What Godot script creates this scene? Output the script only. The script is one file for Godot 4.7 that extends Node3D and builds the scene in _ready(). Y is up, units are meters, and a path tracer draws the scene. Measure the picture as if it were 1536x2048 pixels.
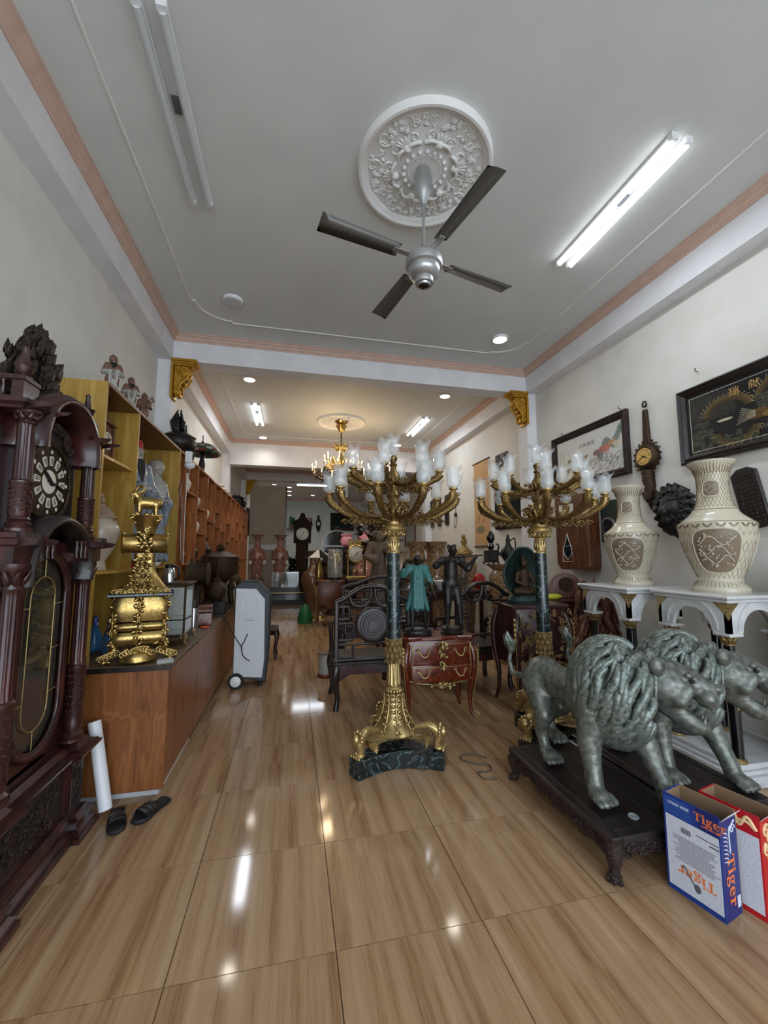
extends Node3D
# An antiques showroom: long tiled room, mouldings, lamps, clocks, statues and furniture. Units are metres.

const XL := -1.70
const XR := 3.58
const CEIL := 4.28
var rng := RandomNumberGenerator.new()
var taken := {}
var M := {}

# ---------------------------------------------------------------- mesh builder
class Bld:
	var st := SurfaceTool.new()
	var g := 1
	var xf := Transform3D.IDENTITY
	func _init():
		st.begin(Mesh.PRIMITIVE_TRIANGLES)
	func at(x := 0.0, y := 0.0, z := 0.0, turn := 0.0, s := 1.0) -> Bld:
		xf = Transform3D(Basis(Vector3.UP, turn).scaled(Vector3(s, s, s)), Vector3(x, y, z))
		return self
	func vt(p: Vector3, u := 0.0, v := 0.0):
		st.set_uv(Vector2(u, v))
		st.add_vertex(xf * p)
	func tri(a, b, c):
		st.set_smooth_group(-1)
		vt(a); vt(b); vt(c)
	func quad(a, b, c, d):
		st.set_smooth_group(-1)
		vt(a, 0, 1); vt(c, 1, 0); vt(b, 1, 1)
		vt(a, 0, 1); vt(d, 0, 0); vt(c, 1, 0)
	func grid(rows: Array, closed := false, flat := false, flip := false):
		var m := rows.size() - 1
		var n: int = rows[0].size()
		var w := n if closed else n - 1
		if not flat:
			g += 1
		st.set_smooth_group(-1 if flat else g)
		for i in m:
			var r0: PackedVector3Array = rows[i]
			var r1: PackedVector3Array = rows[i + 1]
			var v0 := float(i) / m
			var v1 := float(i + 1) / m
			for j in w:
				var k := (j + 1) % n
				var u0 := float(j) / w
				var u1 := float(j + 1) / w
				if flip:
					vt(r0[j], u0, v0); vt(r1[k], u1, v1); vt(r0[k], u1, v0)
					vt(r0[j], u0, v0); vt(r1[j], u0, v1); vt(r1[k], u1, v1)
				else:
					vt(r0[j], u0, v0); vt(r0[k], u1, v0); vt(r1[k], u1, v1)
					vt(r0[j], u0, v0); vt(r1[k], u1, v1); vt(r1[j], u0, v1)
	func ring(r: float, y: float, n: int, fc := 0, fd := 0.0, sq := 1.0) -> PackedVector3Array:
		var o := PackedVector3Array()
		for j in n:
			var t := TAU * j / n
			var q := r
			if fc > 0:
				q *= 1.0 - fd * (0.5 - 0.5 * cos(fc * t))
			o.append(Vector3(q * cos(t), y, q * sin(t) * sq))
		return o
	# profile: [r, y] or [r, y, flute count, flute depth]; sharp corners split the shading
	func lathe(prof: Array, n := 20, sq := 1.0) -> Bld:
		var rows := []
		for i in prof.size():
			var q = prof[i]
			var row := ring(maxf(q[0], 0.0004), q[1], n, int(q[2]) if q.size() > 2 else 0, q[3] if q.size() > 3 else 0.0, sq)
			rows.append(row)
			if i > 0 and i < prof.size() - 1:
				var a := Vector2(q[0] - prof[i - 1][0], q[1] - prof[i - 1][1])
				var b := Vector2(prof[i + 1][0] - q[0], prof[i + 1][1] - q[1])
				if a.length() > 0.00001 and b.length() > 0.00001 and absf(a.angle_to(b)) > 0.75:
					grid(rows, true)
					rows = [row]
		if rows.size() > 1:
			grid(rows, true)
		return self
	func tube(pts: Array, r, n := 6, sq := 1.0) -> Bld:
		var rows := []
		var nv := Vector3.ZERO
		var m := pts.size()
		for i in m:
			var t: Vector3 = (pts[mini(i + 1, m - 1)] - pts[maxi(i - 1, 0)]).normalized()
			if nv == Vector3.ZERO:
				nv = t.cross(Vector3(0.31, 0.2, 0.93)).normalized()
				if nv.length() < 0.5:
					nv = t.cross(Vector3.UP).normalized()
			nv = (nv - t * nv.dot(t)).normalized()
			var bv := nv.cross(t)
			var q: float = r[i] if r is Array else r
			var row := PackedVector3Array()
			for j in n:
				var a := TAU * j / n
				row.append(pts[i] + nv * cos(a) * q + bv * sin(a) * q * sq)
			rows.append(row)
		grid(rows, true)
		cap(rows[0], true)
		cap(rows[m - 1], false)
		return self
	func cap(row: PackedVector3Array, down: bool):
		var c := Vector3.ZERO
		for p in row:
			c += p / row.size()
		for j in row.size():
			var k := (j + 1) % row.size()
			if down:
				tri(c, row[k], row[j])
			else:
				tri(c, row[j], row[k])
	func bx(c: Vector3, s: Vector3, bev := 0.0) -> Bld:
		var h := s * 0.5
		if bev <= 0.0:
			for ax in 3:
				for sg in [-1.0, 1.0]:
					var n := Vector3.ZERO
					n[ax] = sg
					var u := Vector3.ZERO
					u[(ax + 1) % 3] = 1.0
					if ax != 1:
						u = Vector3(0, 0, -sg) if ax == 0 else Vector3(sg, 0, 0)
					else:
						u = Vector3(1, 0, 0)
					var v := n.cross(u)
					quad(c + (n - u - v) * h, c + (n + u - v) * h, c + (n + u + v) * h, c + (n - u + v) * h)
			return self
		bev = minf(bev, minf(h.x, minf(h.y, h.z)) * 0.95)
		var outl := func(gx: float, gz: float, e: float) -> PackedVector3Array:
			return PackedVector3Array([Vector3(gx, 0, gz - e), Vector3(gx - e, 0, gz), Vector3(-gx + e, 0, gz), Vector3(-gx, 0, gz - e), Vector3(-gx, 0, -gz + e), Vector3(-gx + e, 0, -gz), Vector3(gx - e, 0, -gz), Vector3(gx, 0, -gz + e)])
		var rows := []
		for q in [[h.x - bev, h.z - bev, -h.y], [h.x, h.z, -h.y + bev], [h.x, h.z, h.y - bev], [h.x - bev, h.z - bev, h.y]]:
			var row := PackedVector3Array()
			for p in outl.call(q[0], q[1], bev * (0.35 if q[0] < h.x else 1.0)):
				row.append(c + p + Vector3(0, q[2], 0))
			rows.append(row)
		grid(rows, true, true)
		cap(rows[0], true)
		cap(rows[3], false)
		return self
	# polygon in x,y pushed along z from z0 to z1; bev rounds the front and back rim
	func prism(poly: PackedVector2Array, z0: float, z1: float, smooth := false, bev := 0.0) -> Bld:
		var area := 0.0
		for i in poly.size():
			area += poly[i].cross(poly[(i + 1) % poly.size()])
		if area < 0.0:
			poly = poly.duplicate()
			poly.reverse()
		var rows := []
		var zs := [[z0, 0.0], [z1, 0.0]]
		if bev > 0.0:
			zs = [[z0, bev], [z0 + bev, 0.0], [z1 - bev, 0.0], [z1, bev]]
		var n := poly.size()
		var inner := poly
		if bev > 0.0:
			inner = PackedVector2Array()
			for i in n:
				var a := (poly[i] - poly[(i + n - 1) % n]).normalized()
				var b := (poly[(i + 1) % n] - poly[i]).normalized()
				var nn := (Vector2(-a.y, a.x) + Vector2(-b.y, b.x))
				inner.append(poly[i] + nn.normalized() * bev * minf(1.6, 2.0 / maxf(nn.length(), 0.4)))
		for q in zs:
			var row := PackedVector3Array()
			for i in n:
				var p: Vector2 = inner[i] if q[1] > 0.0 else poly[i]
				row.append(Vector3(p.x, p.y, q[0]))
			rows.append(row)
		grid(rows, true, not smooth, true)
		var ix := Geometry2D.triangulate_polygon(inner)
		st.set_smooth_group(-1)
		for k in range(0, ix.size(), 3):
			var a := inner[ix[k]]
			var b := inner[ix[k + 1]]
			var c := inner[ix[k + 2]]
			if (b - a).cross(c - a) < 0.0:
				var t := b
				b = c
				c = t
			vt(Vector3(a.x, a.y, z1), a.x, a.y); vt(Vector3(c.x, c.y, z1), c.x, c.y); vt(Vector3(b.x, b.y, z1), b.x, b.y)
			vt(Vector3(a.x, a.y, z0), a.x, a.y); vt(Vector3(b.x, b.y, z0), b.x, b.y); vt(Vector3(c.x, c.y, z0), c.x, c.y)
		return self
	func ell(c: Vector3, r: Vector3, n := 10, m := 6) -> Bld:
		var rows := []
		for i in m + 1:
			var a := -PI / 2 + PI * i / m
			var row := PackedVector3Array()
			for j in n:
				var t := TAU * j / n
				row.append(c + Vector3(cos(t) * maxf(cos(a), 0.002), sin(a), sin(t) * maxf(cos(a), 0.002)) * r)
			rows.append(row)
		grid(rows, true)
		return self
	func leaf(c: Vector3, d: Vector3, nr: Vector3, l: float, w: float, curl := 0.3):
		var s := d.cross(nr).normalized()
		var rows := []
		for i in 5:
			var t := i / 4.0
			var ww := w * 1.7 * sin(PI * pow(t, 0.75) * 0.9 + 0.2)
			var mid := c + d * l * t + nr * curl * 0.45 * l * t * t
			rows.append(PackedVector3Array([mid - s * ww, mid + nr * ww * 0.36, mid + s * ww, mid - nr * ww * 0.2]))
		grid(rows, true)
	func curl(c: Vector3, ux: Vector3, uy: Vector3, r: float, turns := 1.3, th := 0.25, a0 := 0.0, n := 5):
		var pts := []
		var rr := []
		var m := int(8 * turns) + 3
		for i in m:
			var t := float(i) / (m - 1)
			var a := a0 + TAU * turns * t
			var q := r * (1.0 - 0.82 * t)
			pts.append(c + ux * cos(a) * q + uy * sin(a) * q)
			rr.append(r * th * (1.0 - 0.45 * t))
		tube(pts, rr, n)
	func done() -> ArrayMesh:
		st.generate_normals()
		st.index()
		return st.commit()

# ---------------------------------------------------------------- soft bodies: distance field meshed as surface nets
class Sdf:
	var c := 0.01
	var o := Vector3.ZERO
	var nx := 0
	var ny := 0
	var nz := 0
	var f := PackedFloat32Array()
	func _init(mn: Vector3, mx: Vector3, cell: float):
		c = cell
		o = mn
		nx = int(ceil((mx.x - mn.x) / c)) + 1
		ny = int(ceil((mx.y - mn.y) / c)) + 1
		nz = int(ceil((mx.z - mn.z) / c)) + 1
		f.resize(nx * ny * nz)
		f.fill(1.0)
	# tapered capsule; sq squashes it along one axis direction
	func cap(a: Vector3, b: Vector3, ra: float, rb: float, k := 0.02, cut := false):
		var mr := maxf(ra, rb) + k + c * 2.0
		var lo := (a.min(b) - Vector3(mr, mr, mr) - o) / c
		var hi := (a.max(b) + Vector3(mr, mr, mr) - o) / c
		var d := b - a
		var dd := maxf(d.length_squared(), 0.0000001)
		for iy in range(maxi(0, int(lo.y)), mini(ny, int(hi.y) + 2)):
			for iz in range(maxi(0, int(lo.z)), mini(nz, int(hi.z) + 2)):
				var at := (iy * nz + iz) * nx
				for ix in range(maxi(0, int(lo.x)), mini(nx, int(hi.x) + 2)):
					var p := o + Vector3(ix, iy, iz) * c
					var t := clampf((p - a).dot(d) / dd, 0.0, 1.0)
					var e := (p - a - d * t).length() - (ra + (rb - ra) * t)
					var w := f[at + ix]
					if cut:
						f[at + ix] = maxf(w, -e)
					else:
						var h := maxf(k - absf(w - e), 0.0) / k
						f[at + ix] = minf(w, e) - h * h * k * 0.25
	func ell(q: Vector3, r: Vector3, k := 0.02, turn := Basis.IDENTITY):
		var big := maxf(r.x, maxf(r.y, r.z))
		var mr := big + k + c * 2.0
		var lo := (q - Vector3(mr, mr, mr) - o) / c
		var hi := (q + Vector3(mr, mr, mr) - o) / c
		var inv := turn.inverse()
		for iy in range(maxi(0, int(lo.y)), mini(ny, int(hi.y) + 2)):
			for iz in range(maxi(0, int(lo.z)), mini(nz, int(hi.z) + 2)):
				var at := (iy * nz + iz) * nx
				for ix in range(maxi(0, int(lo.x)), mini(nx, int(hi.x) + 2)):
					var p := inv * (o + Vector3(ix, iy, iz) * c - q)
					var k0 := (p / r).length()
					var k1 := (p / (r * r)).length()
					var e := k0 * (k0 - 1.0) / maxf(k1, 0.0001)
					var w := f[at + ix]
					var h := maxf(k - absf(w - e), 0.0) / k
					f[at + ix] = minf(w, e) - h * h * k * 0.25
	func mesh(b: Bld):
		var vi := {}
		var vs := PackedVector3Array()
		var offs := [0, 1, nx, nx + 1, nz * nx, nz * nx + 1, nz * nx + nx, nz * nx + nx + 1]
		var cor := [Vector3(0, 0, 0), Vector3(1, 0, 0), Vector3(0, 0, 1), Vector3(1, 0, 1), Vector3(0, 1, 0), Vector3(1, 1, 0), Vector3(0, 1, 1), Vector3(1, 1, 1)]
		var eds := [[0, 1], [2, 3], [4, 5], [6, 7], [0, 2], [1, 3], [4, 6], [5, 7], [0, 4], [1, 5], [2, 6], [3, 7]]
		var lim := c * 2.0
		for iy in ny - 1:
			for iz in nz - 1:
				var at := (iy * nz + iz) * nx
				for ix in nx - 1:
					var i := at + ix
					var v0 := f[i]
					if v0 > lim or v0 < -lim:
						continue
					var neg := 0
					for k in 8:
						if f[i + offs[k]] < 0.0:
							neg += 1
					if neg == 0 or neg == 8:
						continue
					var sum := Vector3.ZERO
					var cnt := 0
					for e in eds:
						var fa := f[i + offs[e[0]]]
						var fb := f[i + offs[e[1]]]
						if (fa < 0.0) != (fb < 0.0):
							var t := fa / (fa - fb)
							sum += cor[e[0]] + (cor[e[1]] - cor[e[0]]) * t
							cnt += 1
					vi[i] = vs.size()
					vs.append(o + (Vector3(ix, iy, iz) + sum / cnt) * c)
		b.g += 1
		b.st.set_smooth_group(b.g)
		var ax := [[1, nx, nz * nx], [nx, nz * nx, 1], [nz * nx, 1, nx]]
		for i in vi:
			for q in ax:
				var fa := f[i]
				var fb := f[i + q[0]]
				if (fa < 0.0) == (fb < 0.0):
					continue
				var i1: int = i - q[1]
				var i2: int = i - q[1] - q[2]
				var i3: int = i - q[2]
				if not (vi.has(i1) and vi.has(i2) and vi.has(i3)):
					continue
				var pa := vs[vi[i]]
				var pb := vs[vi[i1]]
				var pc := vs[vi[i2]]
				var pd := vs[vi[i3]]
				if fa < 0.0:
					b.vt(pa); b.vt(pb); b.vt(pc)
					b.vt(pa); b.vt(pc); b.vt(pd)
				else:
					b.vt(pa); b.vt(pc); b.vt(pb)
					b.vt(pa); b.vt(pd); b.vt(pc)

# ---------------------------------------------------------------- nodes
func numbered(called: String) -> String:
	var k: int = taken.get(called, 0)
	taken[called] = k + 1
	return called if k == 0 else "%s_%03d" % [called, k]

func thing(called: String, label: String, cat: String, at := Vector3.ZERO, turn := 0.0, group := "") -> Node3D:
	var o := Node3D.new()
	o.name = numbered(called)
	add_child(o)
	o.position = at
	o.rotation.y = turn
	tag(o, label, cat, group)
	return o

func tag(o: Node3D, label := "", cat := "", group := "", kind := ""):
	for q in [["label", label], ["category", cat], ["group", group], ["kind", kind]]:
		if q[1] != "":
			o.set_meta(q[0], q[1])
	return o

func part(parent: Node, called: String, b, m, at := Vector3.ZERO, turn := 0.0) -> MeshInstance3D:
	var o := MeshInstance3D.new()
	o.name = called
	o.mesh = b.done() if b is Bld else b
	o.material_override = M[m] if m is String else m
	parent.add_child(o, true)
	o.position = at
	o.rotation.y = turn
	return o

func solo(called: String, label: String, cat: String, b, m, at := Vector3.ZERO, turn := 0.0, group := "") -> MeshInstance3D:
	var o := part(self, numbered(called), b, m, at, turn)
	tag(o, label, cat, group)
	return o

func struct(called: String, b, m) -> MeshInstance3D:
	var o := part(self, numbered(called), b, m)
	o.set_meta("kind", "structure")
	return o

func dup(o: Node3D, at: Vector3, turn: float, label: String) -> Node3D:
	var r: Node3D = o.duplicate()
	r.name = numbered(String(o.name).rstrip("0123456789").rstrip("_") if "_0" in String(o.name) else String(o.name))
	add_child(r)
	r.position = at
	r.rotation.y = turn
	r.set_meta("label", label)
	return r

func B() -> Bld:
	return Bld.new()

# ---------------------------------------------------------------- textures and materials
# noise mapped through a row of colours; sx, sy stretch the pattern
func ntex(sd: int, freq: float, cols: Array, w := 256, sx := 1.0, sy := 1.0, typ := 0, oct := 4) -> ImageTexture:
	var n := FastNoiseLite.new()
	n.seed = sd
	n.frequency = freq
	n.noise_type = FastNoiseLite.TYPE_SIMPLEX_SMOOTH if typ < 3 else FastNoiseLite.TYPE_CELLULAR
	n.fractal_octaves = oct
	n.fractal_type = FastNoiseLite.FRACTAL_RIDGED if typ == 1 else FastNoiseLite.FRACTAL_FBM
	if typ == 3:
		n.cellular_return_type = FastNoiseLite.RETURN_DISTANCE2_SUB
	var src := n.get_seamless_image(maxi(8, int(w / sx)), maxi(8, int(w / sy)))
	src.resize(w, w, Image.INTERPOLATE_BILINEAR)
	src.convert(Image.FORMAT_L8)
	return ramp(src, cols, 1.9 if typ == 0 else 1.0)

func ramp(src: Image, cols: Array, contrast := 1.0) -> ImageTexture:
	var d := src.get_data()
	var lut := PackedByteArray()
	lut.resize(768)
	for i in 256:
		var t := clampf((i / 255.0 - 0.5) * contrast + 0.5, 0.0, 1.0) * (cols.size() - 1)
		var k := mini(int(t), cols.size() - 2)
		var q: Color = cols[k].lerp(cols[k + 1], t - k)
		lut[i * 3] = q.r8
		lut[i * 3 + 1] = q.g8
		lut[i * 3 + 2] = q.b8
	var out := PackedByteArray()
	out.resize(d.size() * 3)
	for i in d.size():
		var a := d[i] * 3
		out[i * 3] = lut[a]
		out[i * 3 + 1] = lut[a + 1]
		out[i * 3 + 2] = lut[a + 2]
	return ImageTexture.create_from_image(Image.create_from_data(src.get_width(), src.get_height(), false, Image.FORMAT_RGB8, out))

func relief(sd: int, freq: float, typ := 0, w := 256, strength := 6.0) -> ImageTexture:
	var n := FastNoiseLite.new()
	n.seed = sd
	n.frequency = freq
	n.noise_type = FastNoiseLite.TYPE_SIMPLEX_SMOOTH if typ < 3 else FastNoiseLite.TYPE_CELLULAR
	n.fractal_octaves = 3
	n.fractal_type = FastNoiseLite.FRACTAL_RIDGED if typ == 1 else FastNoiseLite.FRACTAL_FBM
	var im := n.get_seamless_image(w, w)
	im.convert(Image.FORMAT_RGBA8)
	im.bump_map_to_normal_map(strength)
	return ImageTexture.create_from_image(im)

func mat(called: String, col: Color, rough := 0.6, metal := 0.0, tex: Texture2D = null, scale := 1.0, coat := 0.0, nrm: Texture2D = null, nscale := 1.0) -> StandardMaterial3D:
	var m := StandardMaterial3D.new()
	m.albedo_color = col
	m.roughness = rough
	m.metallic = metal
	if tex or nrm:
		m.uv1_triplanar = true
		m.uv1_scale = Vector3(scale, scale, scale)
	if tex:
		m.albedo_texture = tex
	if coat > 0.0:
		m.clearcoat_enabled = true
		m.clearcoat = coat
		m.clearcoat_roughness = 0.12
	if nrm:
		m.normal_enabled = true
		m.normal_texture = nrm
		m.normal_scale = nscale
	M[called] = m
	return m

func glass(called: String, col: Color, alpha: float) -> StandardMaterial3D:
	var m := mat(called, Color(col.r, col.g, col.b, alpha), 0.04)
	m.transparency = BaseMaterial3D.TRANSPARENCY_ALPHA
	m.cull_mode = BaseMaterial3D.CULL_DISABLED
	return m

func glow(called: String, col: Color, e: float) -> StandardMaterial3D:
	var m := mat(called, col, 0.4)
	m.emission_enabled = true
	m.emission = col
	m.emission_energy_multiplier = e
	return m

func c8(r: int, g: int, b: int) -> Color:
	return Color8(r, g, b)

func materials():
	var W := Color.WHITE
	mat("wall", W, 0.75, 0.0, ntex(1, 0.02, [c8(219, 217, 208), c8(223, 221, 213), c8(225, 223, 216)]), 0.5)
	mat("paint", W, 0.6, 0.0, ntex(2, 0.02, [c8(226, 226, 228), c8(234, 234, 236)]), 0.4)
	mat("ceiling", W, 0.7, 0.0, ntex(3, 0.015, [c8(214, 216, 213), c8(219, 221, 218)]), 0.3)
	mat("crown", W, 0.6, 0.0, ntex(4, 0.03, [c8(204, 172, 154), c8(212, 183, 167)]), 1.0)
	mat("plaster", c8(232, 231, 228), 0.6)
	mat("backwall", W, 0.8, 0.0, ntex(5, 0.02, [c8(206, 216, 216), c8(214, 224, 224)]), 0.4)
	mat("facade", c8(224, 228, 230), 0.8)
	mat("beige", W, 0.8, 0.0, ntex(6, 0.02, [c8(196, 184, 164), c8(204, 192, 172)]), 0.4)
	mat("grout", c8(96, 70, 48), 0.8)
	# floor tiles: wood-print streaks that run away from the street
	var n := FastNoiseLite.new()
	n.seed = 7
	n.frequency = 0.011
	n.fractal_octaves = 5
	n.fractal_gain = 0.62
	n.noise_type = FastNoiseLite.TYPE_SIMPLEX_SMOOTH
	var a := n.get_seamless_image(1024, 24)
	a.resize(1024, 1024, Image.INTERPOLATE_CUBIC)
	a.convert(Image.FORMAT_L8)
	n.seed = 8
	n.frequency = 0.09
	var f := n.get_seamless_image(1024, 64)
	f.resize(1024, 1024, Image.INTERPOLATE_BILINEAR)
	f.convert(Image.FORMAT_L8)
	var da := a.get_data()
	var df := f.get_data()
	for i in da.size():
		da[i] = clampi(int(da[i] * 0.78 + df[i] * 0.30 - 10), 0, 255)
	var fl := mat("tile", W, 0.085)
	fl.albedo_texture = ramp(Image.create_from_data(1024, 1024, false, Image.FORMAT_L8, da), [c8(132, 98, 68), c8(150, 116, 82), c8(166, 132, 98), c8(174, 141, 106), c8(180, 148, 114), c8(194, 164, 128)], 1.1)
	fl.metallic_specular = 0.38
	# woods
	mat("rosewood", W, 0.34, 0.0, ntex(11, 0.03, [c8(34, 16, 16), c8(58, 24, 22), c8(46, 20, 20), c8(74, 32, 28)], 256, 1.0, 8.0), 1.6, 0.35)
	mat("carved", W, 0.5, 0.0, ntex(12, 0.05, [c8(26, 17, 14), c8(52, 32, 26), c8(40, 25, 21), c8(70, 48, 38)]), 4.0, 0.0, relief(13, 0.05, 1, 256, 8.0), 1.3)
	mat("ebony", W, 0.36, 0.0, ntex(14, 0.04, [c8(28, 22, 21), c8(38, 29, 28), c8(48, 38, 36)], 256, 1.0, 6.0), 1.5, 0.2)
	mat("mahogany", W, 0.25, 0.0, ntex(15, 0.03, [c8(70, 24, 12), c8(108, 40, 20), c8(92, 33, 16), c8(128, 54, 28)]), 2.5, 0.6)
	mat("walnut", W, 0.4, 0.0, ntex(16, 0.03, [c8(72, 36, 20), c8(104, 58, 34), c8(90, 47, 28), c8(118, 70, 42)], 256, 1.0, 6.0), 1.6, 0.2)
	mat("yellow", W, 0.42, 0.0, ntex(17, 0.035, [c8(158, 120, 44), c8(178, 142, 62), c8(170, 132, 54), c8(190, 156, 76)], 256, 1.0, 10.0), 1.2, 0.1)
	mat("orange", W, 0.42, 0.0, ntex(18, 0.035, [c8(140, 78, 26), c8(168, 100, 40), c8(156, 90, 34), c8(182, 116, 54)], 256, 1.0, 10.0), 1.2, 0.1)
	mat("counter", W, 0.36, 0.0, ntex(19, 0.03, [c8(108, 62, 32), c8(140, 86, 46), c8(124, 73, 37), c8(152, 97, 55), c8(132, 80, 42)], 256, 1.0, 9.0), 0.9, 0.1)
	mat("countertop", W, 0.5, 0.0, ntex(20, 0.03, [c8(84, 66, 46), c8(112, 90, 64), c8(98, 78, 54)], 256, 4.0, 1.0), 1.2)
	mat("rootwood", W, 0.35, 0.0, ntex(21, 0.05, [c8(60, 26, 12), c8(112, 58, 26), c8(84, 40, 20), c8(136, 78, 38)], 256, 1.0, 7.0), 2.0, 0.3, relief(22, 0.04, 1, 256, 8.0), 1.0)
	# metals
	mat("gilt", W, 0.36, 0.8, ntex(23, 0.06, [c8(158, 132, 82), c8(184, 158, 104), c8(198, 173, 118), c8(214, 191, 138)]), 6.0)
	mat("giltrelief", W, 0.32, 0.85, ntex(24, 0.07, [c8(112, 88, 48), c8(168, 142, 90), c8(190, 164, 108), c8(212, 190, 138)]), 5.0, 0.0, relief(25, 0.06, 1, 256, 10.0), 1.6)
	mat("antique", W, 0.36, 0.8, ntex(51, 0.05, [c8(84, 62, 32), c8(124, 98, 56), c8(150, 122, 74), c8(186, 160, 106)]), 5.0)
	mat("brightgold", W, 0.3, 0.9, ntex(26, 0.04, [c8(160, 130, 72), c8(180, 152, 92), c8(194, 167, 108)]), 4.0)
	mat("corbelgold", W, 0.4, 0.6, ntex(27, 0.04, [c8(176, 128, 36), c8(210, 164, 58)]), 3.0)
	mat("bronze", W, 0.4, 0.7, ntex(28, 0.05, [c8(44, 34, 26), c8(84, 66, 46), c8(64, 50, 36)]), 5.0, 0.0, relief(29, 0.06, 1, 256, 7.0), 0.9)
	mat("blackbronze", W, 0.42, 0.35, ntex(30, 0.04, [c8(28, 26, 25), c8(48, 44, 41), c8(38, 35, 33)]), 4.0)
	mat("lion", W, 0.38, 0.45, ntex(31, 0.028, [c8(78, 81, 74), c8(102, 105, 97), c8(112, 117, 109), c8(116, 116, 104), c8(136, 143, 136)]), 3.0, 0.0, relief(32, 0.05, 0, 256, 3.0), 0.35)
	mat("mane", W, 0.4, 0.4, ntex(33, 0.04, [c8(82, 88, 81), c8(108, 115, 107), c8(124, 133, 125), c8(146, 156, 149)]), 4.0)
	mat("steel", c8(200, 202, 204), 0.22, 0.95)
	mat("satin", c8(186, 188, 188), 0.34, 0.75)
	mat("bladegrey", c8(112, 111, 106), 0.4, 0.5)
	mat("chrome", c8(220, 220, 218), 0.1, 1.0)
	# stones, china, plain paints
	mat("blackmarble", W, 0.18, 0.0, ntex(34, 0.014, [c8(14, 22, 24), c8(15, 24, 26), c8(17, 27, 29), c8(18, 29, 31), c8(20, 32, 34), c8(22, 35, 37), c8(25, 39, 41), c8(32, 48, 50), c8(70, 90, 90), c8(190, 202, 198)], 512, 1.0, 1.0, 1, 2), 1.3, 0.3)
	mat("whitemarble", W, 0.35, 0.0, ntex(35, 0.015, [c8(196, 196, 194), c8(214, 214, 212), c8(206, 206, 205)]), 1.0)
	mat("creamvase", W, 0.25, 0.0, ntex(36, 0.05, [c8(200, 191, 166), c8(214, 206, 184), c8(208, 199, 176)]), 3.0, 0.3)
	mat("vaseink", W, 0.35, 0.0, ntex(37, 0.09, [c8(70, 54, 42), c8(112, 94, 77), c8(150, 133, 110), c8(182, 166, 140)]), 9.0)
	mat("inkline", c8(124, 106, 78), 0.45)
	mat("imari", W, 0.2, 0.0, ntex(38, 0.05, [c8(44, 44, 74), c8(150, 62, 40), c8(206, 184, 156), c8(150, 50, 34), c8(214, 196, 170), c8(60, 40, 60), c8(196, 120, 70)]), 0.7, 0.4)
	mat("satsuma", W, 0.25, 0.0, ntex(39, 0.06, [c8(70, 44, 32), c8(140, 104, 70), c8(196, 170, 130), c8(110, 74, 50)]), 1.1, 0.3)
	mat("darkchina", W, 0.25, 0.0, ntex(40, 0.06, [c8(30, 30, 30), c8(86, 78, 64), c8(146, 132, 108), c8(52, 48, 42)]), 1.6, 0.3)
	mat("crackle", W, 0.3, 0.0, ntex(41, 0.03, [c8(120, 96, 76), c8(206, 194, 174), c8(190, 178, 160), c8(214, 204, 186)], 256, 1.0, 1.0, 1), 5.0, 0.3)
	mat("crackledark", W, 0.4, 0.0, ntex(42, 0.09, [c8(96, 62, 50), c8(170, 146, 124), c8(196, 178, 156), c8(120, 84, 70)]), 9.0)
	mat("greyglaze", W, 0.2, 0.0, ntex(43, 0.03, [c8(104, 112, 124), c8(140, 150, 162), c8(122, 130, 142), c8(156, 164, 172)]), 4.0, 0.4)
	mat("greyskin", W, 0.22, 0.0, ntex(44, 0.03, [c8(150, 140, 134), c8(172, 162, 154)]), 3.0, 0.4)
	mat("brownglaze", W, 0.25, 0.0, ntex(45, 0.05, [c8(70, 48, 38), c8(132, 92, 70), c8(98, 70, 56)]), 5.0, 0.4)
	mat("paleglaze", W, 0.28, 0.0, ntex(46, 0.04, [c8(140, 140, 132), c8(176, 176, 168), c8(158, 156, 148)]), 5.0, 0.3)
	mat("verdigris", W, 0.55, 0.1, ntex(47, 0.04, [c8(18, 34, 31), c8(34, 56, 51), c8(26, 45, 41), c8(44, 68, 62)]), 4.0)
	mat("tealcoat", W, 0.55, 0.05, ntex(48, 0.04, [c8(44, 92, 90), c8(66, 122, 118), c8(56, 108, 105)]), 5.0)
	mat("terracotta", W, 0.6, 0.0, ntex(49, 0.05, [c8(74, 60, 48), c8(120, 100, 80), c8(96, 79, 63)]), 4.0)
	mat("offwhite", c8(208, 212, 214), 0.4)
	mat("whiteplastic", c8(232, 233, 234), 0.35)
	mat("charcoal", c8(46, 50, 54), 0.5)
	mat("black", c8(22, 22, 22), 0.45)
	mat("lacquer", c8(16, 16, 17), 0.15, 0.0, null, 1.0, 0.5)
	mat("rubber", c8(26, 26, 27), 0.7)
	mat("ivory", c8(224, 220, 204), 0.4)
	mat("candle", c8(240, 230, 206), 0.5)
	mat("red", c8(176, 28, 28), 0.45)
	mat("pinkglass", c8(222, 150, 160), 0.2)
	mat("green", c8(28, 104, 56), 0.5)
	mat("yellowgreen", c8(196, 200, 60), 0.5)
	mat("orangecloth", c8(206, 84, 44), 0.7)
	mat("blueplastic", c8(40, 50, 150), 0.35)
	mat("violet", c8(120, 84, 110), 0.8)
	mat("cardboard", c8(150, 122, 92), 0.85)
	mat("tigerblue", c8(28, 62, 140), 0.35)
	mat("tigernavy", c8(26, 40, 110), 0.35)
	mat("tigerlight", c8(58, 108, 186), 0.35)
	mat("tigerorange", c8(236, 124, 60), 0.4)
	mat("tigerred", c8(190, 24, 32), 0.35)
	mat("tigercream", c8(236, 204, 150), 0.4)
	mat("panelwhite", W, 0.5, 0.0, ntex(50, 0.05, [c8(206, 210, 220), c8(222, 226, 234)]), 6.0)
	mat("greyink", c8(92, 92, 100), 0.6)
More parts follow.
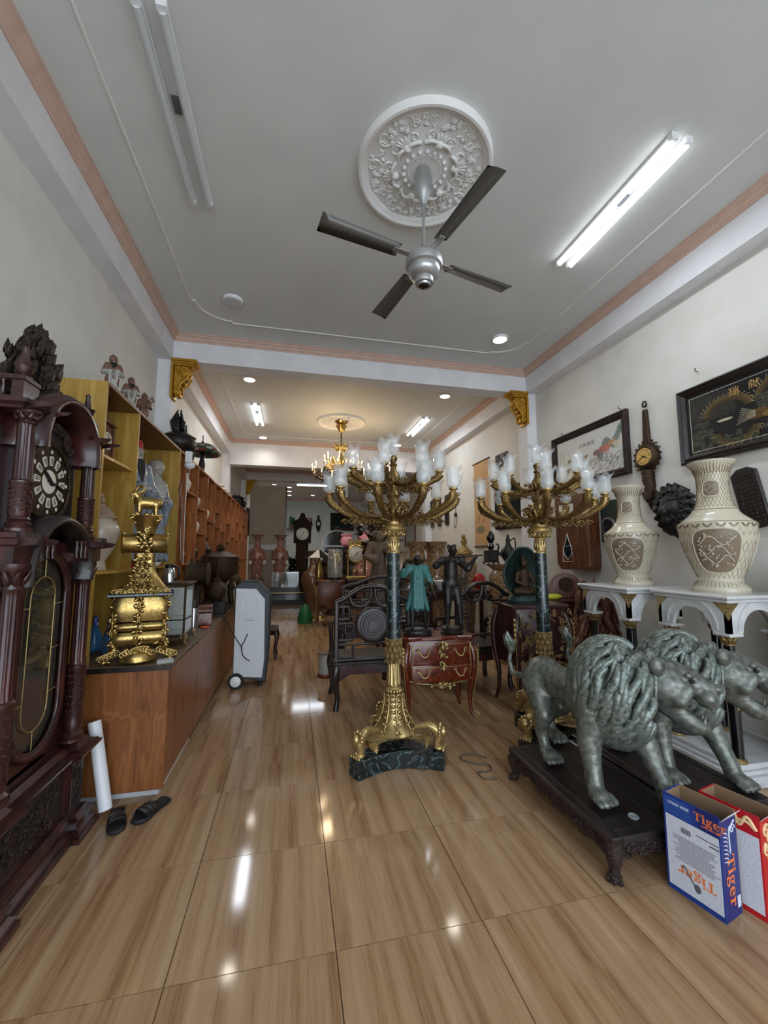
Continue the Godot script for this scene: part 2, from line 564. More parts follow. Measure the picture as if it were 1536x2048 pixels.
	glass("clear", c8(222, 234, 232), 0.22)
	glass("shade", c8(236, 242, 244), 0.3)
	glass("pane", c8(200, 214, 208), 0.16)
	glass("darkpane", c8(70, 66, 56), 0.55)
	glass("bluewater", c8(40, 130, 190), 0.55)
	mat("mirror", c8(210, 214, 214), 0.03, 1.0)
	mat("darkglass", c8(30, 40, 46), 0.06)

# ---------------------------------------------------------------- the scene
func _ready():
	rng.seed = 20240611
	var cam := Camera3D.new()
	cam.name = "camera"
	cam.position = Vector3(0, 1.5, 0)
	cam.rotation = Vector3(0.1034777, -0.2201069, 0.0)
	cam.fov = 103.1
	cam.near = 0.05
	cam.far = 200.0
	add_child(cam)
	cam.current = true
	var env := Environment.new()
	env.background_mode = Environment.BG_SKY
	var sm := ProceduralSkyMaterial.new()
	sm.sky_top_color = c8(196, 214, 238)
	sm.sky_horizon_color = c8(226, 235, 246)
	sm.ground_bottom_color = c8(120, 118, 114)
	sm.ground_horizon_color = c8(170, 168, 164)
	sm.sky_energy_multiplier = 1.85
	sm.ground_energy_multiplier = 0.8
	var sky := Sky.new()
	sky.sky_material = sm
	env.sky = sky
	env.tonemap_mode = Environment.TONE_MAPPER_LINEAR
	env.tonemap_exposure = 1.3
	env.sdfgi_enabled = true
	env.ssao_enabled = true
	env.ssil_enabled = true
	var we := WorldEnvironment.new()
	we.name = "surroundings"
	we.environment = env
	add_child(we)
	var sun := DirectionalLight3D.new()
	sun.name = "sun"
	sun.light_color = c8(252, 250, 246)
	sun.light_energy = 2.4
	sun.light_angular_distance = 1.0
	sun.shadow_enabled = true
	add_child(sun)
	sun.look_at_from_position(Vector3(0.2, 0.8, -0.57) * 10.0, Vector3.ZERO)
	materials()
	room()
	ceiling_things()
	lion_group()
	floor_lamps()
	pedestals()
	longcase_clock()
	left_cabinets()
	counter_things()
	middle_furniture()
	right_wall_things()
	right_side_things()
	beer_boxes()
	back_room()

func lamp_area(called: String, at: Vector3, sx: float, sy: float, col: Color, e: float, parent: Node = self) -> AreaLight3D:
	var l = AreaLight3D.new()
	l.name = called
	l.area_size = Vector2(sx, sy)
	l.area_normalize_energy = true
	l.light_color = col
	l.light_energy = e
	l.area_range = 12.0
	l.area_attenuation = 2.0
	l.shadow_enabled = true
	parent.add_child(l, true)
	l.position = at
	l.rotation_degrees = Vector3(-90, 0, 0)
	return l

func slab(x0: float, x1: float, y0: float, y1: float, z0: float, z1: float, b: Bld = null, bev := 0.0) -> Bld:
	if b == null:
		b = B()
	b.bx(Vector3((x0 + x1) / 2, (y0 + y1) / 2, (z0 + z1) / 2), Vector3(absf(x1 - x0), absf(y1 - y0), absf(z1 - z0)), bev)
	return b

# a moulding swept along a closed or open path in the horizontal plane; prof = [out, up] from the path
func mould(b: Bld, path: Array, prof: Array, closed := true):
	var n = path.size()
	var rows = []
	for i in n + (1 if closed else 0):
		var p: Vector3 = path[i % n]
		var a: Vector3 = (p - path[(i + n - 1) % n]) if closed or i > 0 else (path[1] - p)
		var c: Vector3 = (path[(i + 1) % n] - p) if closed or i < n - 1 else a
		a = a.normalized()
		c = c.normalized()
		var na = Vector3(-a.z, 0, a.x)
		var nc = Vector3(-c.z, 0, c.x)
		var nn = (na + nc).normalized()
		var k = 1.0 / maxf(nn.dot(na), 0.3)
		var row = PackedVector3Array()
		for q in prof:
			row.append(p + nn * k * q[0] + Vector3(0, q[1], 0))
		rows.append(row)
	b.grid(rows, false, true)

func room():
	# floor slab with separate tiles on a 0.6 m square grid
	var base = struct("floor", slab(XL - 0.2, XR + 0.2, -0.25, -0.006, -21.0, 2.6), "grout")
	var tm = []
	for k in 10:
		var b = B()
		var w = 0.2982
		var u0 = k * 0.137
		var v0 = k * 0.291
		b.st.set_smooth_group(-1)
		var q = [Vector3(-w, 0, w), Vector3(w, 0, w), Vector3(w, 0, -w), Vector3(-w, 0, -w)]
		var uv = [Vector2(u0, v0 + 0.5), Vector2(u0 + 0.5, v0 + 0.5), Vector2(u0 + 0.5, v0), Vector2(u0, v0)]
		for i in [0, 2, 1, 0, 3, 2]:
			b.vt(q[i], uv[i].x, uv[i].y)
		for i in 4:
			var p: Vector3 = q[i]
			var r: Vector3 = q[(i + 1) % 4]
			b.quad(p - Vector3(0, 0.012, 0), r - Vector3(0, 0.012, 0), r, p)
		tm.append(b.done())
	# joints measured on the floor: x = -0.404 + 0.6 i, z = -1.707 - 0.5918 j
	var count = 0
	var rest = B()
	for j in range(-7, 33):
		for i in range(-3, 7):
			var x = -0.404 + 0.6 * (i + 0.5)
			var z = -1.707 - 0.5959 * (j + 0.5)
			if x - 0.3 < XL - 0.2 or x + 0.3 > XR + 0.25:
				continue
			if z < -21.0:
				continue
			if j > 21:
				continue
			var t = part(base, "tile", tm[rng.randi() % 10], "tile", Vector3(x, 0, z))
			t.scale = Vector3(1, 1, 0.5935 / 0.5976)
			count += 1
	# beyond the platform the tiles can no longer be told apart
	slab(XL, XR, -0.006, 0.0, -21.0, -14.8, rest)
	tag(part(base, "tiles", rest, "tile"), "", "", "", "stuff")
	# walls with thickness
	struct("wall_left", slab(XL - 0.2, XL, 0, CEIL + 0.2, -21.0, 2.6), "wall")
	struct("wall_right", slab(XR, XR + 0.2, 0, CEIL + 0.2, -21.0, 2.6), "wall")
	struct("wall_back", slab(XL, XR, 0, CEIL, -21.0, -20.8), "backwall")
	struct("ceiling", slab(XL - 0.2, XR + 0.2, CEIL, CEIL + 0.2, -21.0, 2.6), "ceiling")
	struct("wall_front", slab(XL, XR, 3.7, CEIL, 2.3, 2.6), "wall")
	struct("pavement", slab(-12, 14, -0.3, -0.05, 2.6, 16), "whitemarble")
	struct("wall_opposite", slab(-14, 16, -0.05, 8.0, 16, 16.4), "facade")
	# beams along the walls and across the room
	for s in [[XL, -1.53], [3.42, XR]]:
		struct("trim_1", slab(s[0], s[1], 3.94, CEIL, -20.8, 2.3), "paint")
	struct("trim_1", slab(-1.53, 3.42, 3.94, CEIL, -5.62, -5.37), "paint")
	struct("trim_1", slab(-1.53, 3.42, 3.66, CEIL, -10.5, -10.2), "paint")
	struct("trim_1", slab(-1.53, 3.42, 3.94, CEIL, -14.1, -13.85), "paint")
	struct("trim_1", slab(-1.53, 3.42, 3.94, CEIL, 2.05, 2.3), "paint")
	# pillars
	for z in [-5.62, -10.5, -14.1]:
		struct("trim_1", slab(XL, -1.53, 0, 3.94, z, z + 0.25), "paint")
		struct("trim_1", slab(3.42, XR, 0, 3.94, z, z + 0.25), "paint")
	# peach crown mouldings round each bay
	var prof = [[0.0, -0.085], [0.012, -0.085], [0.016, -0.07], [0.03, -0.062], [0.04, -0.04], [0.062, -0.026], [0.066, -0.012], [0.085, -0.008], [0.085, 0.0]]
	for bay in [[-5.37, 2.05], [-10.2, -5.62], [-13.85, -10.5], [-20.8, -14.1]]:
		var b = B()
		var pth = [Vector3(-1.53, CEIL, bay[0]), Vector3(3.42, CEIL, bay[0]), Vector3(3.42, CEIL, bay[1]), Vector3(-1.53, CEIL, bay[1])]
		mould(b, pth, prof)
		struct("trim_1", b, "crown")
	# thin white plaster beading with notched, curved corners
	for bay in [[-5.37, 2.05], [-10.2, -5.62]]:
		var x0 = -1.15
		var x1 = 2.99
		var z0: float = bay[0] + 0.43
		var z1: float = bay[1] - 0.43
		var pth = []
		var cs = [[x0, z0, 1, 1], [x1, z0, -1, 1], [x1, z1, -1, -1], [x0, z1, 1, -1]]
		for k in 4:
			var q = cs[k]
			var c = Vector3(q[0] + q[2] * 0.38, CEIL, q[1] + q[3] * 0.38)
			var arc = []
			for i in 9:
				var t = PI / 2 * i / 8.0
				arc.append(c - Vector3(q[2] * cos(t) * 0.34, 0, q[3] * sin(t) * 0.34))
			arc.push_front(Vector3(q[0], CEIL, q[1] + q[3] * 0.38))
			arc.push_back(Vector3(q[0] + q[2] * 0.38, CEIL, q[1]))
			if k % 2 == 1:
				arc.reverse()
			pth.append_array(arc)
		var b = B()
		mould(b, pth, [[-0.007, 0.0], [-0.005, -0.01], [0.005, -0.01], [0.007, 0.0]])
		struct("trim_1", b, "plaster")
	# white baseboards
	struct("baseboard_right", slab(XR - 0.012, XR, 0, 0.1, -20.8, 2.3), "whiteplastic")
	struct("baseboard_left", slab(XL, XL + 0.012, 0, 0.1, -20.8, 2.3), "whiteplastic")
	# beige partition in the far bay with its white foot strip and dark edge
	var pw = struct("wall_partition", slab(-1.53, -0.29, 0, 3.94, -15.3, -15.15), "beige")
	part(pw, "foot_strip", slab(-1.53, -0.29, 1.66, 1.84, -15.15, -15.13), "whiteplastic")
	part(pw, "edge_post", slab(-0.29, -0.25, 0, 3.94, -15.3, -15.14), "rosewood")
	# arched window and door in the back wall
	var wn = struct("window_1", arch_frame(1.62, 0.72, 1.95, 0.09), "whiteplastic")
	wn.position = Vector3(2.2, 0, -20.8)
	var gp = B()
	var poly = PackedVector2Array()
	for i in 17:
		poly.append(Vector2(cos(PI * i / 16.0), sin(PI * i / 16.0)) * 0.72 + Vector2(0, 1.95))
	gp.prism(poly, 0.005, 0.02)
	part(wn, "arched_pane", gp, "darkglass")
	part(wn, "lower_pane", slab(-0.72, 0.72, 0.1, 1.86, 0.005, 0.02), "darkglass")

# white frame with an arch on top: half width w inside, foot to spring height
func arch_frame(_x: float, w: float, spring: float, t: float) -> Bld:
	var b = B()
	slab(-w - t, -w, 0, spring, 0, 0.06, b)
	slab(w, w + t, 0, spring, 0, 0.06, b)
	slab(-w, w, spring - t, spring, 0, 0.06, b)
	var rows = []
	for i in 21:
		var a = PI * i / 20.0
		var d = Vector3(cos(a), sin(a), 0)
		var c = Vector3(0, spring, 0)
		rows.append(PackedVector3Array([c + d * w, c + d * w + Vector3(0, 0, 0.06), c + d * (w + t) + Vector3(0, 0, 0.06), c + d * (w + t)]))
	b.grid(rows, true, true)
	return b

# ---------------------------------------------------------------- ceiling: rose, fan, tubes, downlights, corbels, chandelier
func rose(called: String, label: String, at: Vector3, r: float, m: String):
	var t = thing(called, label, "ceiling rose", at, 0.0, "plaster ceiling roses")
	var s = r / 0.48
	var b = B().at(0, 0, 0, 0, s)
	b.lathe([[0.0, -0.012], [0.1, -0.012], [0.12, -0.022], [0.14, -0.014], [0.41, -0.014], [0.425, -0.03], [0.44, -0.032], [0.455, -0.05], [0.472, -0.05], [0.482, -0.03], [0.484, 0.0]], 64)
	part(t, "disc", b, m)
	var o = B().at(0, 0, 0, 0, s)
	var dn = Vector3.DOWN
	for k in 18:
		var a = TAU * k / 18.0
		o.ell(Vector3(cos(a) * 0.15, -0.022, sin(a) * 0.15), Vector3(0.017, 0.014, 0.017), 8, 4)
	for k in 6:
		var a = TAU * k / 6.0 + 0.35
		var d = Vector3(cos(a), 0, sin(a))
		var e = Vector3(-sin(a), 0, cos(a))
		# ribbon knot
		o.ell(d * 0.215 + dn * 0.026, Vector3(0.03, 0.022, 0.03), 10, 5)
		for q in 5:
			o.leaf(d * 0.22 + dn * 0.02, (d + e * (q - 2) * 0.42).normalized(), dn, 0.085, 0.013, 0.12)
		for sg in [-1.0, 1.0]:
			var pts = []
			for i in 7:
				var u = i / 6.0
				var aa: float = a + sg * u * 0.45
				pts.append(Vector3(cos(aa), 0, sin(aa)) * (0.215 + 0.02 * sin(PI * u)) + dn * (0.022 + 0.012 * sin(PI * u)))
			o.tube(pts, 0.013, 6)
			o.curl(d * 0.245 + e * sg * 0.075 + dn * 0.016, d, e * sg, 0.032, 1.1, 0.22)
			o.curl(d * 0.36 + e * sg * 0.085 + dn * 0.016, -d, e * sg, 0.06, 0.9, 0.11)
			o.curl(d * 0.32 + e * sg * 0.14 + dn * 0.016, d, -e * sg, 0.045, 1.0, 0.13)
		# flowers
		for q in 9:
			var p = d * (0.305 + 0.085 * rng.randf()) + e * rng.randf_range(-0.075, 0.075)
			for w in 5:
				var aw = TAU * w / 5.0
				o.ell(p + Vector3(cos(aw) * 0.011, -0.02, sin(aw) * 0.011), Vector3(0.008, 0.008, 0.008), 6, 3)
			o.ell(p + dn * 0.024, Vector3(0.007, 0.007, 0.007), 6, 3)
		for q in 6:
			var aa = a + 0.52 + rng.randf_range(-0.2, 0.2)
			var p = Vector3(cos(aa), 0, sin(aa)) * rng.randf_range(0.3, 0.39) + dn * 0.014
			o.leaf(p, Vector3(rng.randf_range(-1, 1), 0, rng.randf_range(-1, 1)).normalized(), dn, 0.045, 0.01, 0.1)
	part(t, "moulded_flowers", o, m)
	return t

func ceiling_things():
	glow("tubeglow", c8(246, 250, 255), 5.0)
	glow("discglow", c8(255, 250, 236), 4.0)
	glow("flame", c8(255, 226, 170), 6.0)
	rose("ceiling_rose", "large white plaster ceiling rose of flowers above the fan", Vector3(0.87, CEIL, -2.55), 0.48, "plaster")
	rose("ceiling_rose", "cream plaster ceiling rose above the gold chandelier", Vector3(0.94, CEIL, -8.3), 0.5, "plaster")
	# ceiling fan
	var f = thing("ceiling_fan", "silver four-blade ceiling fan hanging below the white plaster rose", "ceiling fan", Vector3(0.86, 0, -2.55))
	part(f, "canopy", B().lathe([[0.0, 3.99], [0.016, 3.99], [0.02, 4.01], [0.045, 4.06], [0.062, 4.11], [0.066, 4.15], [0.064, 4.20], [0.05, 4.25], [0.05, 4.262]], 28), "satin")
	part(f, "rod", B().lathe([[0.0, 3.6], [0.0125, 3.6], [0.0125, 4.02], [0.0, 4.02]], 12), "satin")
	var mo = part(f, "motor", B().lathe([[0.0, 3.37], [0.04, 3.37], [0.046, 3.385], [0.062, 3.388], [0.066, 3.40], [0.066, 3.425], [0.075, 3.43], [0.1, 3.445], [0.112, 3.47], [0.112, 3.50], [0.128, 3.51], [0.134, 3.535], [0.13, 3.565], [0.105, 3.585], [0.06, 3.60], [0.03, 3.64], [0.018, 3.68], [0.0, 3.68]], 36), "satin")
	part(mo, "sensor_dome", B().lathe([[0.0, 3.358], [0.03, 3.362], [0.042, 3.372], [0.042, 3.38]], 20), "lacquer")
	for k in 4:
		var a = 0.23 + PI / 2 * k
		var b = B()
		var rows = []
		for i in 12:
			var u = i / 11.0
			var rr = 0.2 + 0.56 * u
			var w = lerpf(0.052, 0.068, u)
			var zoff = 0.0
			var y = 3.575
			var tl = 0.2
			var up = Vector3(0, w * sin(tl), -w * cos(tl))
			var cc = Vector3(rr, y, zoff)
			var th = 0.0025
			var arc = 0.006
			rows.append(PackedVector3Array([cc + up, cc + Vector3(0, arc + th, 0), cc - up, cc + Vector3(0, arc - th, 0)]))
		b.grid(rows, true)
		b.cap(rows[11], false)
		var bl = part(f, "blade", b, "bladegrey")
		bl.rotation.y = a
		var ir = B()
		ir.bx(Vector3(0.175, 3.572, 0), Vector3(0.13, 0.008, 0.045), 0.003)
		part(bl, "blade_iron", ir, "satin")
	# tube fittings: twin battens
	tube_fitting(Vector3(2.465, CEIL, -2.55), 0.0, true, "lit twin tube fitting on the ceiling above the vases")
	tube_fitting(Vector3(-0.765, CEIL, -2.575), 0.0, false, "unlit twin tube fitting on the ceiling above the longcase clock")
	tube_fitting(Vector3(-0.74, CEIL, -8.2), 0.0, true, "lit twin tube fitting on the far left ceiling beyond the beam")
	tube_fitting(Vector3(2.6, CEIL, -8.25), 0.0, true, "lit twin tube fitting on the far ceiling right of the chandelier")
	tube_fitting(Vector3(0.7, CEIL, -16.3), PI / 2, true, "lit tube fitting running crosswise on the farthest ceiling")
	# downlights
	var off = thing("downlight", "unlit round white surface downlight near the left ceiling beading corner", "downlight", Vector3(-0.70, CEIL, -4.46))
	part(off, "rim", B().lathe([[0.0, -0.028], [0.085, -0.028], [0.09, -0.03], [0.096, -0.03], [0.104, -0.02], [0.106, 0.0]], 32), "whiteplastic")
	part(off, "diffuser", B().lathe([[0.0, -0.034], [0.08, -0.033], [0.084, -0.026]], 28), "offwhite")
	var k = 0
	for q in [[2.555, -4.55, 1.0, "lit round downlight near the right ceiling beading corner before the beam"], [-0.73, -6.52, 1.0, "lit round downlight just behind the beam on the left"], [2.55, -6.49, 1.0, "lit round downlight just behind the beam on the right"], [-0.75, -9.83, 1.0, "lit round downlight far left near the second beam"], [2.55, -9.8, 1.0, "lit round downlight far right near the second beam"],
		[-0.77, -16.5, 1.0, "lit round downlight above the beige partition"], [-0.19, -17.1, 1.0, "nearest of three downlights in a row on the farthest ceiling"], [-0.195, -18.2, 1.0, "middle of three downlights in a row on the farthest ceiling"], [-0.2, -19.4, 1.0, "farthest of three downlights in a row on the farthest ceiling"], [0.86, -19.2, 1.0, "single lit downlight deep in the farthest ceiling right of the row"]]:
		var d = thing("downlight", q[3], "downlight", Vector3(q[0], CEIL, q[1]), 0.0, "round ceiling downlights")
		part(d, "rim", B().lathe([[0.084, -0.026], [0.09, -0.03], [0.096, -0.03], [0.104, -0.02], [0.106, 0.0]], 28), "whiteplastic")
		part(d, "diffuser", B().lathe([[0.0, -0.032], [0.08, -0.031], [0.086, -0.024], [0.0, -0.02]], 24), "discglow")
		var l = SpotLight3D.new()
		l.name = "downlight_beam"
		l.light_color = c8(255, 246, 230)
		l.light_energy = 0.5
		l.light_size = 0.08
		l.spot_angle = 75.0
		l.spot_range = 12.0
		l.spot_attenuation = 2.0
		l.shadow_enabled = true
		d.add_child(l, true)
		l.position = Vector3(0, -0.045, 0)
		l.rotation_degrees = Vector3(-90, 0, 0)
		k += 1
	# gold corbels under the first beam, one more pair on the far beam
	for q in [[-1.53, -5.4, 1.0, "gilded scroll corbel under the beam end on the left pillar"], [3.42, -5.4, -1.0, "gilded scroll corbel under the beam end on the right pillar"], [-1.53, -13.9, 1.0, "small far gilded corbel beside the beige partition"]]:
		corbel(q[3], Vector3(q[0], 3.94, q[1]), q[2])
	chandelier()

func tube_fitting(at: Vector3, turn: float, lit: bool, label: String):
	var t = thing("tube_light", label, "tube light", at, turn)
	for s in [-1.0, 1.0]:
		var b = B()
		slab(0.036, 0.084, -0.028, 0.0, -0.61, 0.61, b, 0.004)
		var bt = part(t, "batten", b, "whiteplastic")
		for e in [-1.0, 1.0]:
			part(bt, "end_cap", slab(0.034, 0.086, -0.05, 0.0, e * 0.585, e * 0.615), "whiteplastic")
		var tb = B()
		var pts = [Vector3(0.06, -0.044, -0.585), Vector3(0.06, -0.044, 0.585)]
		tb.tube(pts, 0.02, 10)
		part(bt, "tube", tb, "tubeglow" if lit else "offwhite")
		if s < 0:
			bt.position.x = -0.12
	part(t, "junction_clip", slab(-0.02, 0.02, -0.015, 0, 0.05, 0.15), "greyink")
	if lit:
		lamp_area("tube_glow", Vector3(0, -0.068, 0), 0.16, 1.17, c8(236, 244, 255), 1.45, t)

func corbel(label: String, at: Vector3, sx: float):
	var t = thing("corbel", label, "corbel", at, 0.0, "gilded corbels")
	t.rotation.y = 0.0 if sx > 0 else PI
	var b = B()
	slab(0.0, 0.30, -0.035, 0.0, -0.11, 0.11, b, 0.005)
	slab(0.0, 0.27, -0.06, -0.035, -0.1, 0.1, b, 0.005)
	slab(0.0, 0.245, -0.085, -0.06, -0.09, 0.09, b, 0.005)
	slab(0.0, 0.03, -0.5, -0.085, -0.1, 0.1, b, 0.005)
	part(t, "cap_and_plate", b, "corbelgold")
	var s = B()
	var poly = PackedVector2Array()
	for q in [[0.03, -0.085], [0.2, -0.085], [0.225, -0.12], [0.22, -0.17], [0.19, -0.22], [0.14, -0.28], [0.1, -0.34], [0.095, -0.4], [0.11, -0.44], [0.1, -0.47], [0.06, -0.475], [0.03, -0.44]]:
		poly.append(Vector2(q[0], q[1]))
	s.prism(poly, -0.075, 0.075, true, 0.012)
	part(t, "scroll_body", s, "corbelgold")
	var o = B()
	for z in [-0.08, 0.08]:
		o.curl(Vector3(0.14, -0.155, z), Vector3(1, 0, 0), Vector3(0, 1, 0), 0.072, 1.8, 0.24, 2.2, 7)
		o.tube(smooth_path([Vector3(0.2, -0.17, z), Vector3(0.19, -0.24, z), Vector3(0.13, -0.31, z), Vector3(0.1, -0.37, z), Vector3(0.11, -0.43, z)]), 0.013, 6)
		o.curl(Vector3(0.07, -0.425, z), Vector3(-1, 0, 0), Vector3(0, 1, 0), 0.045, 1.5, 0.28, 1.0, 7)
		for i in 7:
			var u = i / 6.0
			o.ell(Vector3(lerpf(0.15, 0.07, u), lerpf(-0.23, -0.38, u), z), Vector3(0.011, 0.011, 0.006), 6, 4)
	for i in 5:
		o.leaf(Vector3(0.215 - 0.03 * i, -0.14 - 0.06 * i, 0), Vector3(-0.4, -1, 0).normalized(), Vector3(1, -0.3, 0).normalized(), 0.085, 0.045, 0.25)
	part(t, "scroll_carving", o, "corbelgold")

func chandelier():
	var t = thing("chandelier", "gold many-candle chandelier hanging behind the tall candelabra", "chandelier", Vector3(0.93, 0, -8.2))
	part(t, "canopy", B().lathe([[0.0, 4.0], [0.05, 4.02], [0.09, 4.1], [0.12, 4.14], [0.06, 4.17], [0.13, 4.22], [0.14, 4.235]], 20), "brightgold")
	var ch = B()
	for i in 5:
		var p = []
		for j in 9:
			var a = TAU * j / 8.0
			var y = 3.98 - 0.04 * i + 0.03 * cos(a)
			p.append(Vector3(sin(a) * 0.014, y, 0) if i % 2 == 0 else Vector3(0, y, sin(a) * 0.014))
		ch.tube(p, 0.006, 5)
	part(t, "chain", ch, "bronze")
	var st = B()
	st.lathe([[0.0, 2.9], [0.05, 2.93], [0.1, 3.0], [0.07, 3.06], [0.09, 3.12], [0.14, 3.2], [0.1, 3.28], [0.06, 3.34], [0.09, 3.42], [0.05, 3.5], [0.03, 3.62], [0.08, 3.7], [0.03, 3.76], [0.0, 3.8]], 20)
	part(t, "stem", st, "brightgold")
	var cr = B()
	for i in 10:
		var a = TAU * i / 10.0
		var d = Vector3(cos(a), 0, sin(a))
		cr.leaf(Vector3(0, 3.62, 0) + d * 0.1, (Vector3.UP * 1.5 + d * 0.5).normalized(), d, 0.14, 0.03, 0.4)
		cr.curl(Vector3(0, 3.68, 0) + d * 0.13, d, Vector3.UP, 0.04, 1.2, 0.25)
		cr.leaf(Vector3(0, 3.2, 0) + d * 0.08, (Vector3.UP + d * 0.5).normalized(), d, 0.3, 0.04, 0.1)
	part(t, "crown", cr, "brightgold")
	var n = 0
	for tier in [[14, 0.58, 3.12, 0.0], [8, 0.34, 3.34, 0.2]]:
		for i in tier[0]:
			var a: float = TAU * i / tier[0] + tier[3]
			var d = Vector3(cos(a), 0, sin(a))
			var r: float = tier[1]
			var y: float = tier[2]
			var ar = B()
			var pts = []
			for j in 9:
				var u = j / 8.0
				pts.append(d * lerpf(0.08, r, u) + Vector3(0, y - 0.1 * sin(PI * u) - 0.02 * (1 - u), 0))
			pts.append(d * r + Vector3(0, y + 0.03, 0))
			ar.tube(pts, 0.014, 5)
			ar.curl(d * r * 0.7 + Vector3(0, y - 0.04, 0), d, Vector3.UP, 0.05, 1.2, 0.22)
			ar.curl(d * r * 0.9 + Vector3(0, y - 0.08, 0), -d, Vector3.UP, 0.045, 1.2, 0.22)
			var am = part(t, "arm", ar, "brightgold" if tier[0] == 8 else "bronze")
			part(am, "drip_cup", B().at(d.x * r, y + 0.03, d.z * r).lathe([[0.0, 0.0], [0.02, 0.0], [0.035, 0.02], [0.03, 0.022], [0.0, 0.02]], 10), "brightgold")
			part(am, "candle", B().at(d.x * r, y + 0.05, d.z * r).lathe([[0.012, 0.0], [0.012, 0.1], [0.0, 0.102]], 8), "candle")
			part(am, "flame_bulb", B().at(d.x * r, y + 0.15, d.z * r).lathe([[0.006, 0.0], [0.013, 0.018], [0.009, 0.038], [0.0, 0.06]], 8), "flame")
			n += 1
	part(t, "lower_ring", B().lathe([[0.34, 2.98], [0.36, 2.965], [0.38, 2.975], [0.385, 3.0], [0.36, 3.01], [0.34, 3.0], [0.34, 2.98]], 36), "bronze")
	part(t, "basket", B().lathe([[0.0, 2.76], [0.06, 2.78], [0.16, 2.84], [0.2, 2.92], [0.18, 3.0], [0.1, 3.05]], 20), "giltrelief")
	for i in 3:
		var a = TAU * i / 3.0
		var l = OmniLight3D.new()
		l.name = "candle_glow"
		l.light_color = c8(255, 224, 180)
		l.light_energy = 0.3
		l.light_size = 0.1
		l.omni_range = 14.0
		l.omni_attenuation = 2.0
		l.shadow_enabled = true
		t.add_child(l, true)
		l.position = Vector3(cos(a) * 0.42, 3.36, sin(a) * 0.42)

